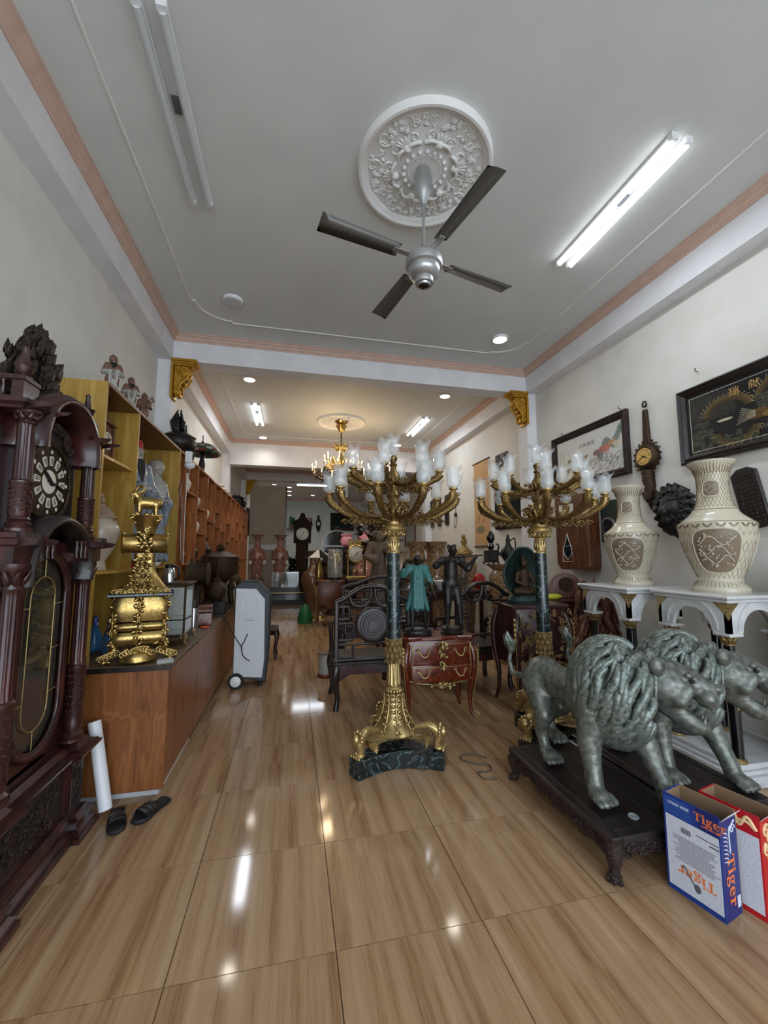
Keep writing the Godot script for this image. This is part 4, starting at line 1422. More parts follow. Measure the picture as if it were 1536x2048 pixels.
func vase_pair():
	var prof = [[0.0, 0.0], [0.16, 0.0], [0.165, 0.02], [0.15, 0.05], [0.128, 0.075], [0.13, 0.1], [0.155, 0.17], [0.19, 0.27], [0.215, 0.37], [0.225, 0.45], [0.226, 0.475], [0.205, 0.488], [0.2, 0.495], [0.16, 0.53], [0.135, 0.56], [0.132, 0.572], [0.115, 0.59], [0.1, 0.64], [0.094, 0.7], [0.092, 0.76], [0.098, 0.83], [0.115, 0.88], [0.14, 0.905], [0.142, 0.92], [0.13, 0.925], [0.1, 0.88], [0.0, 0.86]]
	var Q = [[3.135, 1.22, -2.46, 1.07, "larger cream crackle vase with brown dragon panel, on the right-hand marble stand"], [3.05, 1.22, -3.18, 0.98, "smaller cream crackle vase with brown scene panel, on the left-hand marble stand"]]
	for k in 2:
		var s: float = Q[k][3]
		var t = thing("cream_vase", Q[k][4], "vase", Vector3(Q[k][0], Q[k][1], Q[k][2]), 0.0, "pair of cream vases")
		var b = B().at(0, 0, 0, 0, s)
		b.lathe(prof, 48)
		part(t, "body", b, "creamvase")
		# scored diamond lattice
		var ln = B().at(0, 0, 0, 0, s)
		for dirn in [-1.0, 1.0]:
			for i in 30:
				for seg in [[0.1, 0.46, 0.9], [0.59, 0.87, 1.1]]:
					var pts = []
					for j in 7:
						var u = j / 6.0
						var y: float = lerpf(seg[0], seg[1], u)
						var r = prof_r(prof, y) + 0.0005
						var a: float = TAU * i / 30.0 + dirn * u * seg[2]
						pts.append(Vector3(cos(a) * r, y, sin(a) * r))
					ln.tube(pts, 0.0011, 3)
		# flutes round foot and rim
		for i in 40:
			var a = TAU * i / 40.0
			var d = Vector3(cos(a), 0, sin(a))
			ln.tube([d * 0.1655 + Vector3(0, 0.01, 0), d * 0.151 + Vector3(0, 0.05, 0), d * 0.13 + Vector3(0, 0.075, 0)], 0.0014, 3)
			ln.tube([d * 0.1 + Vector3(0, 0.83, 0), d * 0.117 + Vector3(0, 0.88, 0), d * 0.143 + Vector3(0, 0.91, 0)], 0.0014, 3)
		part(t, "lattice_lines", ln, "inkline")
		# scalloped band on the shoulder
		var bd = B().at(0, 0, 0, 0, s)
		for i in 20:
			for w in [0.0, 0.55]:
				var pts = []
				for j in 7:
					var u = j / 6.0
					var a = TAU * (i + 0.1 + 0.8 * (w * 0.25 + u * (1.0 - w * 0.5))) / 20.0
					var y = 0.472 - (0.028 - 0.014 * w) * sin(PI * u)
					var r = prof_r(prof, y) + 0.001
					pts.append(Vector3(cos(a) * r, y, sin(a) * r))
				bd.tube(pts, 0.0022, 4)
		for y in [0.483, 0.575]:
			var pts = []
			for j in 41:
				var a = TAU * j / 40.0
				pts.append(Vector3(cos(a), 0, sin(a)) * (prof_r(prof, y) + 0.001) + Vector3(0, y, 0))
			bd.tube(pts, 0.0025, 4)
		part(t, "scalloped_band", bd, "inkline")
		# raised picture panels: two on the body, one small roundel on the neck
		for q in [[2.5, 0.285, 0.15, 0.66], [0.5, 0.285, 0.14, 0.5], [2.6, 0.72, 0.055, 0.5]]:
			if k == 1 and q[1] > 0.6:
				q[0] = 2.5
			panel(t, prof, s, q[0], q[1], q[2], q[3], k)

func prof_r(prof: Array, y: float) -> float:
	for i in range(1, prof.size()):
		if prof[i][1] >= y and prof[i - 1][1] <= y and prof[i][1] > prof[i - 1][1]:
			return lerpf(prof[i - 1][0], prof[i][0], (y - prof[i - 1][1]) / (prof[i][1] - prof[i - 1][1]))
	return 0.1

func panel(t: Node3D, prof: Array, s: float, a0: float, yc: float, hh: float, wa: float, k: int):
	var b = B().at(0, 0, 0, 0, s)
	var rows = []
	for i in 9:
		var rho = i / 8.0
		var row = PackedVector3Array()
		for j in 28:
			var th = TAU * j / 28.0
			var ex = signf(cos(th)) * pow(absf(cos(th)), 0.6) * rho
			var ey = signf(sin(th)) * pow(absf(sin(th)), 0.6) * rho
			var y = yc + ey * hh
			var a = a0 + ex * wa
			var r = prof_r(prof, y) + 0.0035
			row.append(Vector3(cos(a) * r, y, sin(a) * r))
		rows.append(row)
	b.grid(rows, true)
	var p = part(t, "picture_panel", b, "vaseink")
	var o = B().at(0, 0, 0, 0, s)
	var rim = []
	for j in 29:
		var th = TAU * j / 28.0
		var ex = signf(cos(th)) * pow(absf(cos(th)), 0.6)
		var ey = signf(sin(th)) * pow(absf(sin(th)), 0.6)
		var y = yc + ey * hh
		var a = a0 + ex * wa
		rim.append(Vector3(cos(a), 0, sin(a)) * (prof_r(prof, y) + 0.003) + Vector3(0, y, 0))
	o.tube(rim, 0.005, 5)
	part(p, "panel_rim", o, "creamvase")
	# raised dragon coils, clouds or figures
	var d = B().at(0, 0, 0, 0, s)
	var place = func(u: float, v: float, lift: float) -> Vector3:
		var y = yc + v * hh
		var a = a0 + u * wa
		return Vector3(cos(a), 0, sin(a)) * (prof_r(prof, y) + 0.004 + lift) + Vector3(0, y, 0)
	for c in 3:
		var pts = []
		for j in 16:
			var u = -0.75 + 1.5 * j / 15.0
			pts.append(place.call(u, 0.45 - 0.42 * c + 0.2 * sin(u * 6.0 + c * 2.0 + k), 0.003))
		d.tube(pts, hh * 0.03, 5)
	for c in 60:
		var u = rng.randf_range(-0.75, 0.75)
		var v = rng.randf_range(-0.75, 0.75)
		d.ell(place.call(u, v, 0.0), Vector3(1, 1, 1) * hh * rng.randf_range(0.02, 0.06), 6, 4)
	part(p, "raised_figures", d, "crackle")

# ---------------------------------------------------------------- figures: a skeleton of tapered limbs joined softly
# o: "el","wr","kn","an" as [left, right] joint overrides, "head" offset, "robe" length, "fat" factor; height 1, facing +z
func figure(h: float, cell: float, o := {}) -> Bld:
	var fat: float = o.get("fat", 1.0)
	var lean: Vector3 = o.get("lean", Vector3.ZERO)
	var s = Sdf.new(Vector3(-0.36, -0.02, -0.25), Vector3(0.36, 1.08, 0.3), cell / h)
	var sh = [Vector3(-0.105, 0.805, 0) + lean, Vector3(0.105, 0.805, 0) + lean]
	var el: Array = o.get("el", [Vector3(-0.155, 0.63, -0.02), Vector3(0.155, 0.63, -0.02)])
	var wr: Array = o.get("wr", [Vector3(-0.15, 0.48, 0.04), Vector3(0.15, 0.48, 0.04)])
	var kn: Array = o.get("kn", [Vector3(-0.06, 0.28, 0.02), Vector3(0.06, 0.28, 0.02)])
	var an: Array = o.get("an", [Vector3(-0.07, 0.045, -0.01), Vector3(0.07, 0.045, -0.01)])
	var hd: Vector3 = Vector3(0, 0.925, 0.015) + lean + o.get("head", Vector3.ZERO)
	var hs: float = o.get("headsize", 1.0)
	# torso
	s.cap(Vector3(0, 0.52, 0), Vector3(0, 0.62, 0) + lean * 0.4, 0.085 * fat, 0.078 * fat, 0.04)
	s.cap(Vector3(0, 0.64, 0) + lean * 0.5, Vector3(0, 0.75, 0) + lean, 0.08 * fat, 0.085 * fat, 0.04)
	s.cap(sh[0] * 0.9 + Vector3(0, 0.08, 0), sh[1] * 0.9 + Vector3(0, 0.08, 0), 0.042 * fat, 0.042 * fat, 0.03)
	s.cap(Vector3(0, 0.82, 0) + lean, hd - Vector3(0, 0.04, 0), 0.036, 0.034, 0.02)
	# head with brow, nose, chin, ears
	s.ell(hd + Vector3(0, 0.012, -0.006) * hs, Vector3(0.052, 0.06, 0.062) * hs, 0.015)
	s.ell(hd + Vector3(0, -0.03, 0.016) * hs, Vector3(0.038, 0.038, 0.042) * hs, 0.015)
	s.cap(hd + Vector3(0, 0.008, 0.058) * hs, hd + Vector3(0, -0.015, 0.07) * hs, 0.006 * hs, 0.01 * hs, 0.008)
	for g in [-1.0, 1.0]:
		s.ell(hd + Vector3(0.052 * g, -0.005, 0) * hs, Vector3(0.008, 0.018, 0.013) * hs, 0.006)
		s.ell(hd + Vector3(0.02 * g, 0.022, 0.054) * hs, Vector3(0.016, 0.006, 0.008) * hs, 0.008)
	s.ell(hd + Vector3(0, -0.035, 0.056) * hs, Vector3(0.016, 0.006, 0.006) * hs, 0.006)
	if o.has("forehead"):
		s.ell(hd + Vector3(0, 0.05, 0.02), Vector3(0.075, 0.085, 0.085), 0.03)
	for k in 2:
		s.cap(sh[k], el[k], 0.045 * fat, 0.034 * fat, 0.02)
		s.cap(el[k], wr[k], 0.034 * fat, 0.022, 0.01)
		var d: Vector3 = (wr[k] - el[k]).normalized()
		s.ell(wr[k] + d * 0.02, Vector3(0.022, 0.022, 0.022), 0.008)
		var side = d.cross(Vector3(0.2, 0.5, 1)).normalized()
		for f in 4:
			s.cap(wr[k] + d * 0.03 + side * (f - 1.5) * 0.011, wr[k] + d * 0.062 + side * (f - 1.5) * 0.012 + Vector3(0, -0.004, 0.008), 0.007, 0.006, 0.003)
		s.cap(wr[k] + d * 0.015 + side * 0.018, wr[k] + d * 0.035 + side * 0.034, 0.007, 0.006, 0.004)
		var hp = Vector3(-0.045 if k == 0 else 0.045, 0.5, 0)
		s.cap(hp, kn[k], 0.07 * fat, 0.047 * fat, 0.03)
		s.cap(kn[k], an[k], 0.046 * fat, 0.028, 0.012)
		s.cap(an[k] + Vector3(0, -0.022, -0.012), an[k] + Vector3(0.012 if k else -0.012, -0.03, 0.075), 0.024, 0.016, 0.012)
	if o.has("robe"):
		var y0: float = o.robe
		for a in 9:
			var t = TAU * a / 9.0
			var fold = 0.075 if a % 2 else 0.09
			s.cap(Vector3(cos(t) * 0.04, 0.6, sin(t) * 0.03) + lean * 0.4, Vector3(cos(t) * fold * 1.25, y0 + 0.02, sin(t) * fold), 0.055 * fat, 0.045, 0.012)
		for k in 2:
			s.cap(sh[k], el[k], 0.06, 0.06, 0.02)
			s.cap(el[k], wr[k], 0.055, 0.06, 0.02)
			s.cap(wr[k] * 0.9 + el[k] * 0.1, wr[k] + Vector3(0, -0.12, -0.02), 0.05, 0.02, 0.02)
	if o.has("coat"):
		var y0: float = o.coat
		for k in 2:
			s.cap(sh[k], el[k], 0.054, 0.048, 0.015)
	var b = B().at(0, 0, 0, 0, h)
	s.mesh(b)
	return b

# a garment alone: torso, sleeves and a flared skirt
func garment(h: float, cell: float, o: Dictionary) -> Bld:
	var s = Sdf.new(Vector3(-0.36, 0.0, -0.25), Vector3(0.36, 0.95, 0.3), cell / h)
	var sh = [Vector3(-0.105, 0.805, 0), Vector3(0.105, 0.805, 0)]
	var el: Array = o.get("el", [Vector3(-0.155, 0.63, -0.02), Vector3(0.155, 0.63, -0.02)])
	var wr: Array = o.get("wr", [Vector3(-0.15, 0.48, 0.04), Vector3(0.15, 0.48, 0.04)])
	s.cap(Vector3(0, 0.6, 0), Vector3(0, 0.75, 0), 0.095, 0.1, 0.04)
	s.cap(sh[0], sh[1], 0.055, 0.055, 0.03)
	var y0: float = o.get("hem", 0.25)
	var fl: float = o.get("flare", 0.13)
	for a in 11:
		var t = TAU * a / 11.0
		var f = fl * (1.0 if a % 2 else 0.82)
		s.cap(Vector3(cos(t) * 0.045, 0.6, sin(t) * 0.035), Vector3(cos(t) * f, y0, sin(t) * f * 0.75), 0.05, 0.026, 0.014)
	for k in 2:
		s.cap(sh[k], el[k], 0.055, 0.047, 0.02)
		var e: Vector3 = el[k].lerp(wr[k], o.get("cuff", 0.9))
		s.cap(el[k], e, 0.045, o.get("cuffsize", 0.04), 0.015)
		if o.has("sleeve"):
			s.cap(e, e + Vector3(0, -o.sleeve, -0.01), 0.045, 0.015, 0.02)
	# folds, lapels and belt
	for a in 4:
		s.cap(Vector3(-0.05 + 0.033 * a, 0.78, 0.075), Vector3(-0.06 + 0.04 * a, y0 + 0.02, 0.09 + 0.4 * (fl - 0.1)), 0.016, 0.022, 0.012)
	s.cap(Vector3(-0.04, 0.8, 0.075), Vector3(0.0, 0.68, 0.1), 0.014, 0.012, 0.006)
	s.cap(Vector3(0.04, 0.8, 0.075), Vector3(0.0, 0.68, 0.1), 0.014, 0.012, 0.006)
	var b = B().at(0, 0, 0, 0, h)
	s.mesh(b)
	return b

# ---------------------------------------------------------------- the longcase clock
# solid block on a breakfront plan; prof = outward moulding
func bblock(b: Bld, w: float, d: float, bw: float, bp: float, y0: float, prof: Array):
	var pth = [Vector3(-w, y0, 0), Vector3(-w, y0, d + bp), Vector3(-w + bw, y0, d + bp), Vector3(-w + bw, y0, d), Vector3(w - bw, y0, d), Vector3(w - bw, y0, d + bp), Vector3(w, y0, d + bp), Vector3(w, y0, 0)]
	mould(b, pth, prof, false)
	for i in [0, prof.size() - 1]:
		var e: float = prof[i][0]
		var y: float = y0 + prof[i][1]
		var p = [Vector3(-w - e, y, 0), Vector3(-w - e, y, d + bp + e), Vector3(-w + bw + e, y, d + bp + e), Vector3(-w + bw + e, y, d + e), Vector3(w - bw - e, y, d + e), Vector3(w - bw - e, y, d + bp + e), Vector3(w + e, y, d + bp + e), Vector3(w + e, y, 0)]
		for q in [[0, 1, 2, 3], [0, 3, 4, 7], [7, 4, 5, 6]]:
			if i == 0:
				b.quad(p[q[3]], p[q[2]], p[q[1]], p[q[0]])
			else:
				b.quad(p[q[0]], p[q[1]], p[q[2]], p[q[3]])

func turned_column(y0: float, y1: float, r: float) -> Bld:
	var b = B()
	var h = y1 - y0
	b.lathe([[r * 1.5, y0], [r * 1.5, y0 + 0.015], [r * 1.2, y0 + 0.02], [r * 1.35, y0 + 0.035], [r * 0.95, y0 + 0.05], [r * 1.2, y0 + h * 0.1], [r * 1.0, y0 + h * 0.12], [r * 1.12, y0 + h * 0.14], [r * 1.12, y0 + h * 0.38], [r * 1.25, y0 + h * 0.39], [r * 1.25, y0 + h * 0.41], [r, y0 + h * 0.42, 12, 0.0], [r, y0 + h * 0.44, 12, 0.18], [r * 0.95, y0 + h * 0.86, 12, 0.18], [r * 0.95, y0 + h * 0.88], [r * 1.1, y0 + h * 0.89], [r, y0 + h * 0.905], [r * 1.3, y0 + h * 0.96], [r * 1.55, y0 + h * 0.975], [r * 1.55, y1]], 48)
	for k in 8:
		for j in 6:
			var a = TAU * (k + 0.5 * (j % 2)) / 8.0
			var d = Vector3(cos(a), 0, sin(a))
			b.curl(d * r * 1.12 + Vector3(0, y0 + h * (0.165 + 0.038 * j), 0), Vector3(-d.z, 0, d.x), Vector3.UP, r * 0.32, 1.0, 0.3, 0.0, 4)
		var a2 = TAU * k / 8.0
		var d2 = Vector3(cos(a2), 0, sin(a2))
		b.leaf(d2 * r + Vector3(0, y0 + h * 0.9, 0), (Vector3.UP + d2 * 0.3).normalized(), d2, h * 0.07, r * 0.35, 0.4)
	return b

func hands_dial(t: Node3D, r: float, z: float, c: Vector2, face: String, numerals: bool, hm: float, mm: float):
	var d = B()
	d.xf = Transform3D(Basis(Vector3.RIGHT, PI / 2), Vector3(c.x, c.y, z))
	d.lathe([[0.0, 0.0], [0.0, 0.004], [r * 0.001, 0.004], [r * 0.96, 0.004], [r, 0.0]], 40)
	var dl = part(t, "dial", d, face)
	if numerals:
		var nb = B()
		for k in 12:
			var a = PI / 2 - TAU * k / 12.0
			var u = Vector3(cos(a), sin(a), 0)
			var v = Vector3(-sin(a), cos(a), 0)
			var o = Vector3(c.x, c.y, z + 0.006) + u * r * 0.78
			for m in [1, 2, 3, 2, 1, 2, 3, 4, 2, 1, 2, 3][(k + 11) % 12]:
				var p = o + v * (m - 1) * r * 0.05
				nb.quad(p - u * r * 0.1 - v * r * 0.015, p - u * r * 0.1 + v * r * 0.015, p + u * r * 0.1 + v * r * 0.015, p + u * r * 0.1 - v * r * 0.015)
		tag(part(dl, "roman_numerals", nb, "black"), "", "", "", "stuff")
	for q in [[hm, 0.5, 0.05, "hour_hand"], [mm, 0.78, 0.035, "minute_hand"]]:
		var a: float = PI / 2 - q[0]
		var u = Vector3(cos(a), sin(a), 0)
		var hb = B()
		hb.tube([Vector3(c.x, c.y, z + 0.012) - u * r * 0.12, Vector3(c.x, c.y, z + 0.012) + u * r * 0.3, Vector3(c.x, c.y, z + 0.012) + u * r * q[1]], [r * q[2], r * q[2], r * 0.01], 6)
		part(dl, q[3], hb, "black")
	return dl

func stadium(hw: float, hh: float, cy: float, n := 12) -> Array:
	var o = []
	for i in n + 1:
		var a = PI * i / n
		o.append(Vector2(cos(a) * hw, cy + hh - hw + sin(a) * hw))
	for i in n + 1:
		var a = PI + PI * i / n
		o.append(Vector2(cos(a) * hw, cy - hh + hw + sin(a) * hw))
	return o

func loop_tube(b: Bld, pts: Array, z: float, r: float):
	var p = []
	for q in pts:
		p.append(Vector3(q.x, q.y, z))
	p.append(p[0])
	b.tube(p, r, 6)

func longcase_clock():
	var t = thing("longcase_clock", "huge dark rosewood longcase clock with oval glass door and white numeral plaques", "longcase clock", Vector3(-1.605, 0, -2.33), PI / 2)
	var b = B()
	bblock(b, 0.405, 0.47, 0.12, 0.04, 0.0, [[0.05, 0.0], [0.05, 0.025], [0.035, 0.03], [0.04, 0.045], [0.02, 0.06], [0.015, 0.085], [0.028, 0.09], [0.028, 0.1], [0.01, 0.11], [0.0, 0.125]])
	part(t, "plinth", b, "rosewood")
	b = B()
	bblock(b, 0.395, 0.45, 0.12, 0.035, 0.125, [[0.0, 0.0], [0.0, 0.26]])
	var bs = part(t, "base_case", b, "rosewood")
	part(bs, "carved_panel", relief_patch(0.5, 0.22, 26), "carved", Vector3(0, 0.255, 0.452))
	for s in [-1.0, 1.0]:
		part(bs, "carved_pilaster", relief_patch(0.09, 0.22, 8), "carved", Vector3(s * 0.335, 0.255, 0.487))
	b = B()
	bblock(b, 0.4, 0.455, 0.12, 0.035, 0.385, [[0.0, 0.0], [0.01, 0.012], [0.035, 0.02], [0.035, 0.032], [0.055, 0.04], [0.06, 0.055], [0.045, 0.06], [0.045, 0.068], [0.02, 0.075], [0.0, 0.1]])
	part(t, "base_cornice", b, "rosewood")
	# trunk
	b = B()
	slab(-0.33, 0.33, 0.48, 1.56, 0.0, 0.04, b)
	for s in [-1.0, 1.0]:
		slab(s * 0.33, s * 0.29, 0.48, 1.56, 0.04, 0.4, b)
	slab(-0.33, 0.33, 0.48, 0.52, 0.04, 0.42, b)
	part(t, "trunk", b, "rosewood")
	for s in [-1.0, 1.0]:
		part(t, "side_panel", slab(s * 0.332, s * 0.338, 0.6, 1.45, 0.06, 0.34), "mahogany")
	# door board with an oval opening
	b = B()
	var inn = stadium(0.175, 0.45, 1.03)
	var r0 = PackedVector3Array()
	var r1 = PackedVector3Array()
	for q in inn:
		var dq: Vector2 = q - Vector2(0, 1.03)
		var k = minf(0.29 / maxf(absf(dq.x), 0.0001), 0.53 / maxf(absf(dq.y), 0.0001))
		r0.append(Vector3(q.x, q.y, 0.42))
		r1.append(Vector3(dq.x * k, 1.03 + dq.y * k, 0.42))
	b.grid([r1, r0], true, true)
	var door = part(t, "door", b, "rosewood")
	b = B()
	for q in [[0.2, 0.475, 0.43, 0.02], [0.182, 0.457, 0.432, 0.012]]:
		loop_tube(b, stadium(q[0], q[1], 1.03), q[2], q[3])
	part(door, "oval_moulding", b, "rosewood")
	b = B()
	loop_tube(b, stadium(0.1, 0.36, 1.03), 0.424, 0.003)
	for q in [[Vector2(0, 1.39), Vector2(0, 1.48)], [Vector2(0, 0.67), Vector2(0, 0.58)], [Vector2(-0.175, 1.25), Vector2(-0.1, 1.25)], [Vector2(0.1, 1.25), Vector2(0.175, 1.25)], [Vector2(-0.175, 0.82), Vector2(-0.1, 0.82)], [Vector2(0.1, 0.82), Vector2(0.175, 0.82)], [Vector2(0.1, 1.03), Vector2(0.175, 1.03)]]:
		b.tube([Vector3(q[0].x, q[0].y, 0.424), Vector3(q[1].x, q[1].y, 0.424)], 0.003, 5)
	part(door, "came", b, "gilt")
	var gp = PackedVector2Array()
	for q in inn:
		gp.append(q)
	b = B()
	b.prism(gp, 0.41, 0.414)
	part(door, "door_glass", b, "darkpane")
	for q in [[-0.09, 0.98], [0.0, 0.86], [0.1, 0.92]]:
		b = B()
		b.at(q[0], 0, 0.26).lathe([[0.0, q[1] - 0.24], [0.03, q[1] - 0.24], [0.034, q[1] - 0.22], [0.034, q[1] + 0.0], [0.03, q[1] + 0.02], [0.008, q[1] + 0.03], [0.0, q[1] + 0.05]], 20)
		var wt = part(t, "weight", b, "gilt")
		b = B()
		b.tube([Vector3(q[0], q[1] + 0.05, 0.26), Vector3(q[0], 1.52, 0.26)], 0.004, 5)
		part(wt, "chain", b, "gilt")
	b = B()
	b.tube([Vector3(0, 1.5, 0.2), Vector3(0, 0.72, 0.2)], 0.006, 6)
	b.xf = Transform3D(Basis(Vector3.RIGHT, PI / 2), Vector3(0, 0.7, 0.2))
	b.lathe([[0.0, -0.01], [0.09, -0.004], [0.095, 0.0], [0.09, 0.004], [0.0, 0.014]], 28)
	part(t, "pendulum", b, "gilt")
	for s in [-1.0, 1.0]:
		part(t, "trunk_column", turned_column(0.5, 1.46, 0.036), "rosewood", Vector3(s * 0.3, 0, 0.46))
		part(t, "carved_bracket", relief_patch(0.1, 0.12, 5), "carved", Vector3(s * 0.29, 1.4, 0.43))
	# middle cornice with its arch and small balustrades
	b = B()
	arch_hood(b, 0.24, 1.4, 0.14, 0.52, 0.05)
	part(t, "door_arch", b, "ebony")
	for s in [-1.0, 1.0]:
		b = B()
		bblock(b.at(s * 0.3, 0, 0.2), 0.085, 0.3, 0.01, 0.0, 1.46, [[0.0, 0.0], [0.0, 0.07], [0.02, 0.08], [0.025, 0.1], [0.01, 0.11], [0.01, 0.13], [0.0, 0.135]])
		part(t, "corner_block", b, "rosewood")
		for k in 3:
			part(t, "baluster", B().at(s * (0.2 - 0.045 * k), 0, 0.5).lathe([[0.012, 1.48], [0.008, 1.5], [0.014, 1.52], [0.007, 1.55], [0.012, 1.57]], 10), "rosewood")
	# hood
	b = B()
	slab(-0.33, 0.33, 1.58, 2.12, 0.0, 0.36, b)
	part(t, "hood_case", b, "rosewood")
	b = B()
	var poly = PackedVector2Array([Vector2(-0.24, 1.6), Vector2(0.24, 1.6), Vector2(0.24, 1.98)])
	for i in 13:
		var a = PI * i / 12.0
		poly.append(Vector2(cos(a) * 0.23, 1.98 + sin(a) * 0.2))
	poly.append(Vector2(-0.24, 1.98))
	b.prism(poly, 0.36, 0.4)
	part(t, "dial_plate", b, "ebony")
	var dl = hands_dial(t, 0.178, 0.402, Vector2(0, 1.86), "bronze", false, -0.9, 1.75)
	b = B()
	for q in [0.186, 0.196]:
		var pts = []
		for i in 41:
			var a = TAU * i / 40.0
			pts.append(Vector3(cos(a) * q, 1.86 + sin(a) * q, 0.406))
		b.tube(pts, 0.007, 6)
	part(dl, "bezel", b, "bronze")
	b = B()
	b.xf = Transform3D(Basis(Vector3.RIGHT, PI / 2), Vector3(0, 1.86, 0.406))
	b.lathe([[0.0, 0.002], [0.001, 0.002], [0.058, 0.002], [0.06, 0.0]], 28)
	part(dl, "enamel_centre", b, "ivory")
	for k in 12:
		var a = PI / 2 - TAU * k / 12.0
		var u = Vector2(cos(a), sin(a))
		var v = Vector2(-sin(a), cos(a))
		var c = Vector2(0, 1.86) + u * 0.104
		b = B()
		b.prism(PackedVector2Array([c - u * 0.022 - v * 0.012, c - u * 0.022 + v * 0.012, c + u * 0.024 + v * 0.018, c + u * 0.028, c + u * 0.024 - v * 0.018]), 0.407, 0.411)
		var pl = part(dl, "hour_plaque", b, "ivory")
		b = B()
		for m in 2:
			b.quad(v3(c - u * 0.016 + v * (0.008 * m - 0.008), 0.4115), v3(c - u * 0.016 + v * (0.008 * m - 0.004), 0.4115), v3(c + u * 0.018 + v * (0.009 * m - 0.003), 0.4115), v3(c + u * 0.018 + v * (0.009 * m - 0.009), 0.4115))
		part(pl, "numeral", b, "black")
		if k % 1 == 0:
			c = Vector2(0, 1.86) + u * 0.152
			b = B()
			b.ell(Vector3(c.x, c.y, 0.408), Vector3(0.011, 0.011, 0.003), 8, 4)
			part(dl, "minute_plaque", b, "ivory")
	part(t, "spandrel_carving", relief_arch(0.22, 2.02, 0.1, 30), "carved", Vector3(0, 0, 0.405))
	for s in [-1.0, 1.0]:
		part(t, "spandrel_carving", relief_patch(0.1, 0.1, 5), "carved", Vector3(s * 0.17, 1.66, 0.402))
		part(t, "hood_column", turned_column(1.595, 2.13, 0.034), "rosewood", Vector3(s * 0.285, 0, 0.45))
		b = B()
		bblock(b.at(s * 0.285, 0, 0.0), 0.075, 0.47, 0.01, 0.0, 2.12, [[0.0, 0.0], [0.01, 0.01], [0.03, 0.02], [0.035, 0.035], [0.0, 0.04], [0.0, 0.05]])
		part(t, "entablature", b, "rosewood")
		# balustrade gallery and finial
		b = B()
		slab(s * 0.285 - 0.06, s * 0.285 + 0.06, 2.25, 2.275, 0.1, 0.46, b, 0.004)
		slab(s * 0.285 - 0.055, s * 0.285 + 0.055, 2.16, 2.18, 0.1, 0.455, b)
		slab(s * 0.285 - 0.055, s * 0.285 + 0.055, 2.18, 2.25, 0.41, 0.455, b)
		part(t, "gallery", b, "rosewood")
		for k in 4:
			part(t, "baluster", B().at(s * 0.33, 0, 0.15 + 0.075 * k).lathe([[0.011, 2.18], [0.007, 2.19], [0.013, 2.205], [0.006, 2.235], [0.011, 2.25]], 10), "rosewood")
		for k in 2:
			part(t, "baluster", B().at(s * 0.285 - 0.02 + 0.04 * k, 0, 0.12).lathe([[0.011, 2.18], [0.007, 2.19], [0.013, 2.205], [0.006, 2.235], [0.011, 2.25]], 10), "rosewood")
		part(t, "finial", B().at(s * 0.285, 0, 0.42).lathe([[0.03, 2.275], [0.03, 2.285], [0.018, 2.29], [0.034, 2.315], [0.036, 2.33], [0.04, 2.335], [0.02, 2.345], [0.016, 2.37], [0.01, 2.4], [0.014, 2.41], [0.01, 2.425], [0.0, 2.43]], 20), "rosewood")
	b = B()
	arch_hood(b, 0.215, 2.02, 0.23, 0.52, 0.065)
	part(t, "arched_canopy", b, "rosewood")
	# carved crest: stepped leaves rising to a point
	b = B()
	for k in 46:
		var v = k / 45.0
		var y = 2.3 + 0.33 * v
		var w = 0.25 * (1.0 - v) * (1.0 - 0.25 * sin(v * 9.0)) + 0.015
		for s in [-1.0, 1.0]:
			var x: float = s * w * rng.randf_range(0.25, 1.0)
			b.leaf(Vector3(x, y - 0.03, 0.28 + rng.randf_range(-0.02, 0.05)), Vector3(s * rng.randf_range(0.1, 0.9), 1, 0.2).normalized(), Vector3(0, 0.1, 1), 0.075, 0.022, 0.35)
			if k % 4 == 0:
				b.curl(Vector3(x * 0.7, y, 0.32), Vector3(s, 0, 0), Vector3.UP, 0.03, 1.3, 0.25)
	var cp = PackedVector2Array([Vector2(-0.24, 2.26), Vector2(0.24, 2.26), Vector2(0.2, 2.36), Vector2(0.13, 2.42), Vector2(0.1, 2.5), Vector2(0.04, 2.56), Vector2(0.02, 2.63), Vector2(-0.02, 2.63), Vector2(-0.04, 2.56), Vector2(-0.1, 2.5), Vector2(-0.13, 2.42), Vector2(-0.2, 2.36)])
	b.prism(cp, 0.25, 0.3)
	part(t, "carved_crest", b, "carved")

func v3(p: Vector2, z: float) -> Vector3:
	return Vector3(p.x, p.y, z)

# deep arched moulding: half width r, springing at y, radial thickness th, from the case front forward to depth z
func arch_hood(b: Bld, r: float, y: float, dz: float, z: float, th: float):
	var rows = []
	for i in 25:
		var a = -0.15 + (PI + 0.3) * i / 24.0
		var d = Vector3(cos(a), sin(a), 0)
		var c = Vector3(0, y, 0)
		rows.append(PackedVector3Array([c + d * r + Vector3(0, 0, z - dz), c + d * r + Vector3(0, 0, z - 0.04), c + d * (r + th * 0.3) + Vector3(0, 0, z - 0.02), c + d * (r + th * 0.35) + Vector3(0, 0, z), c + d * (r + th * 0.7) + Vector3(0, 0, z), c + d * (r + th * 0.75) + Vector3(0, 0, z - 0.025), c + d * (r + th) + Vector3(0, 0, z - 0.03), c + d * (r + th) + Vector3(0, 0, z - dz)]))
	b.grid(rows, true, false)

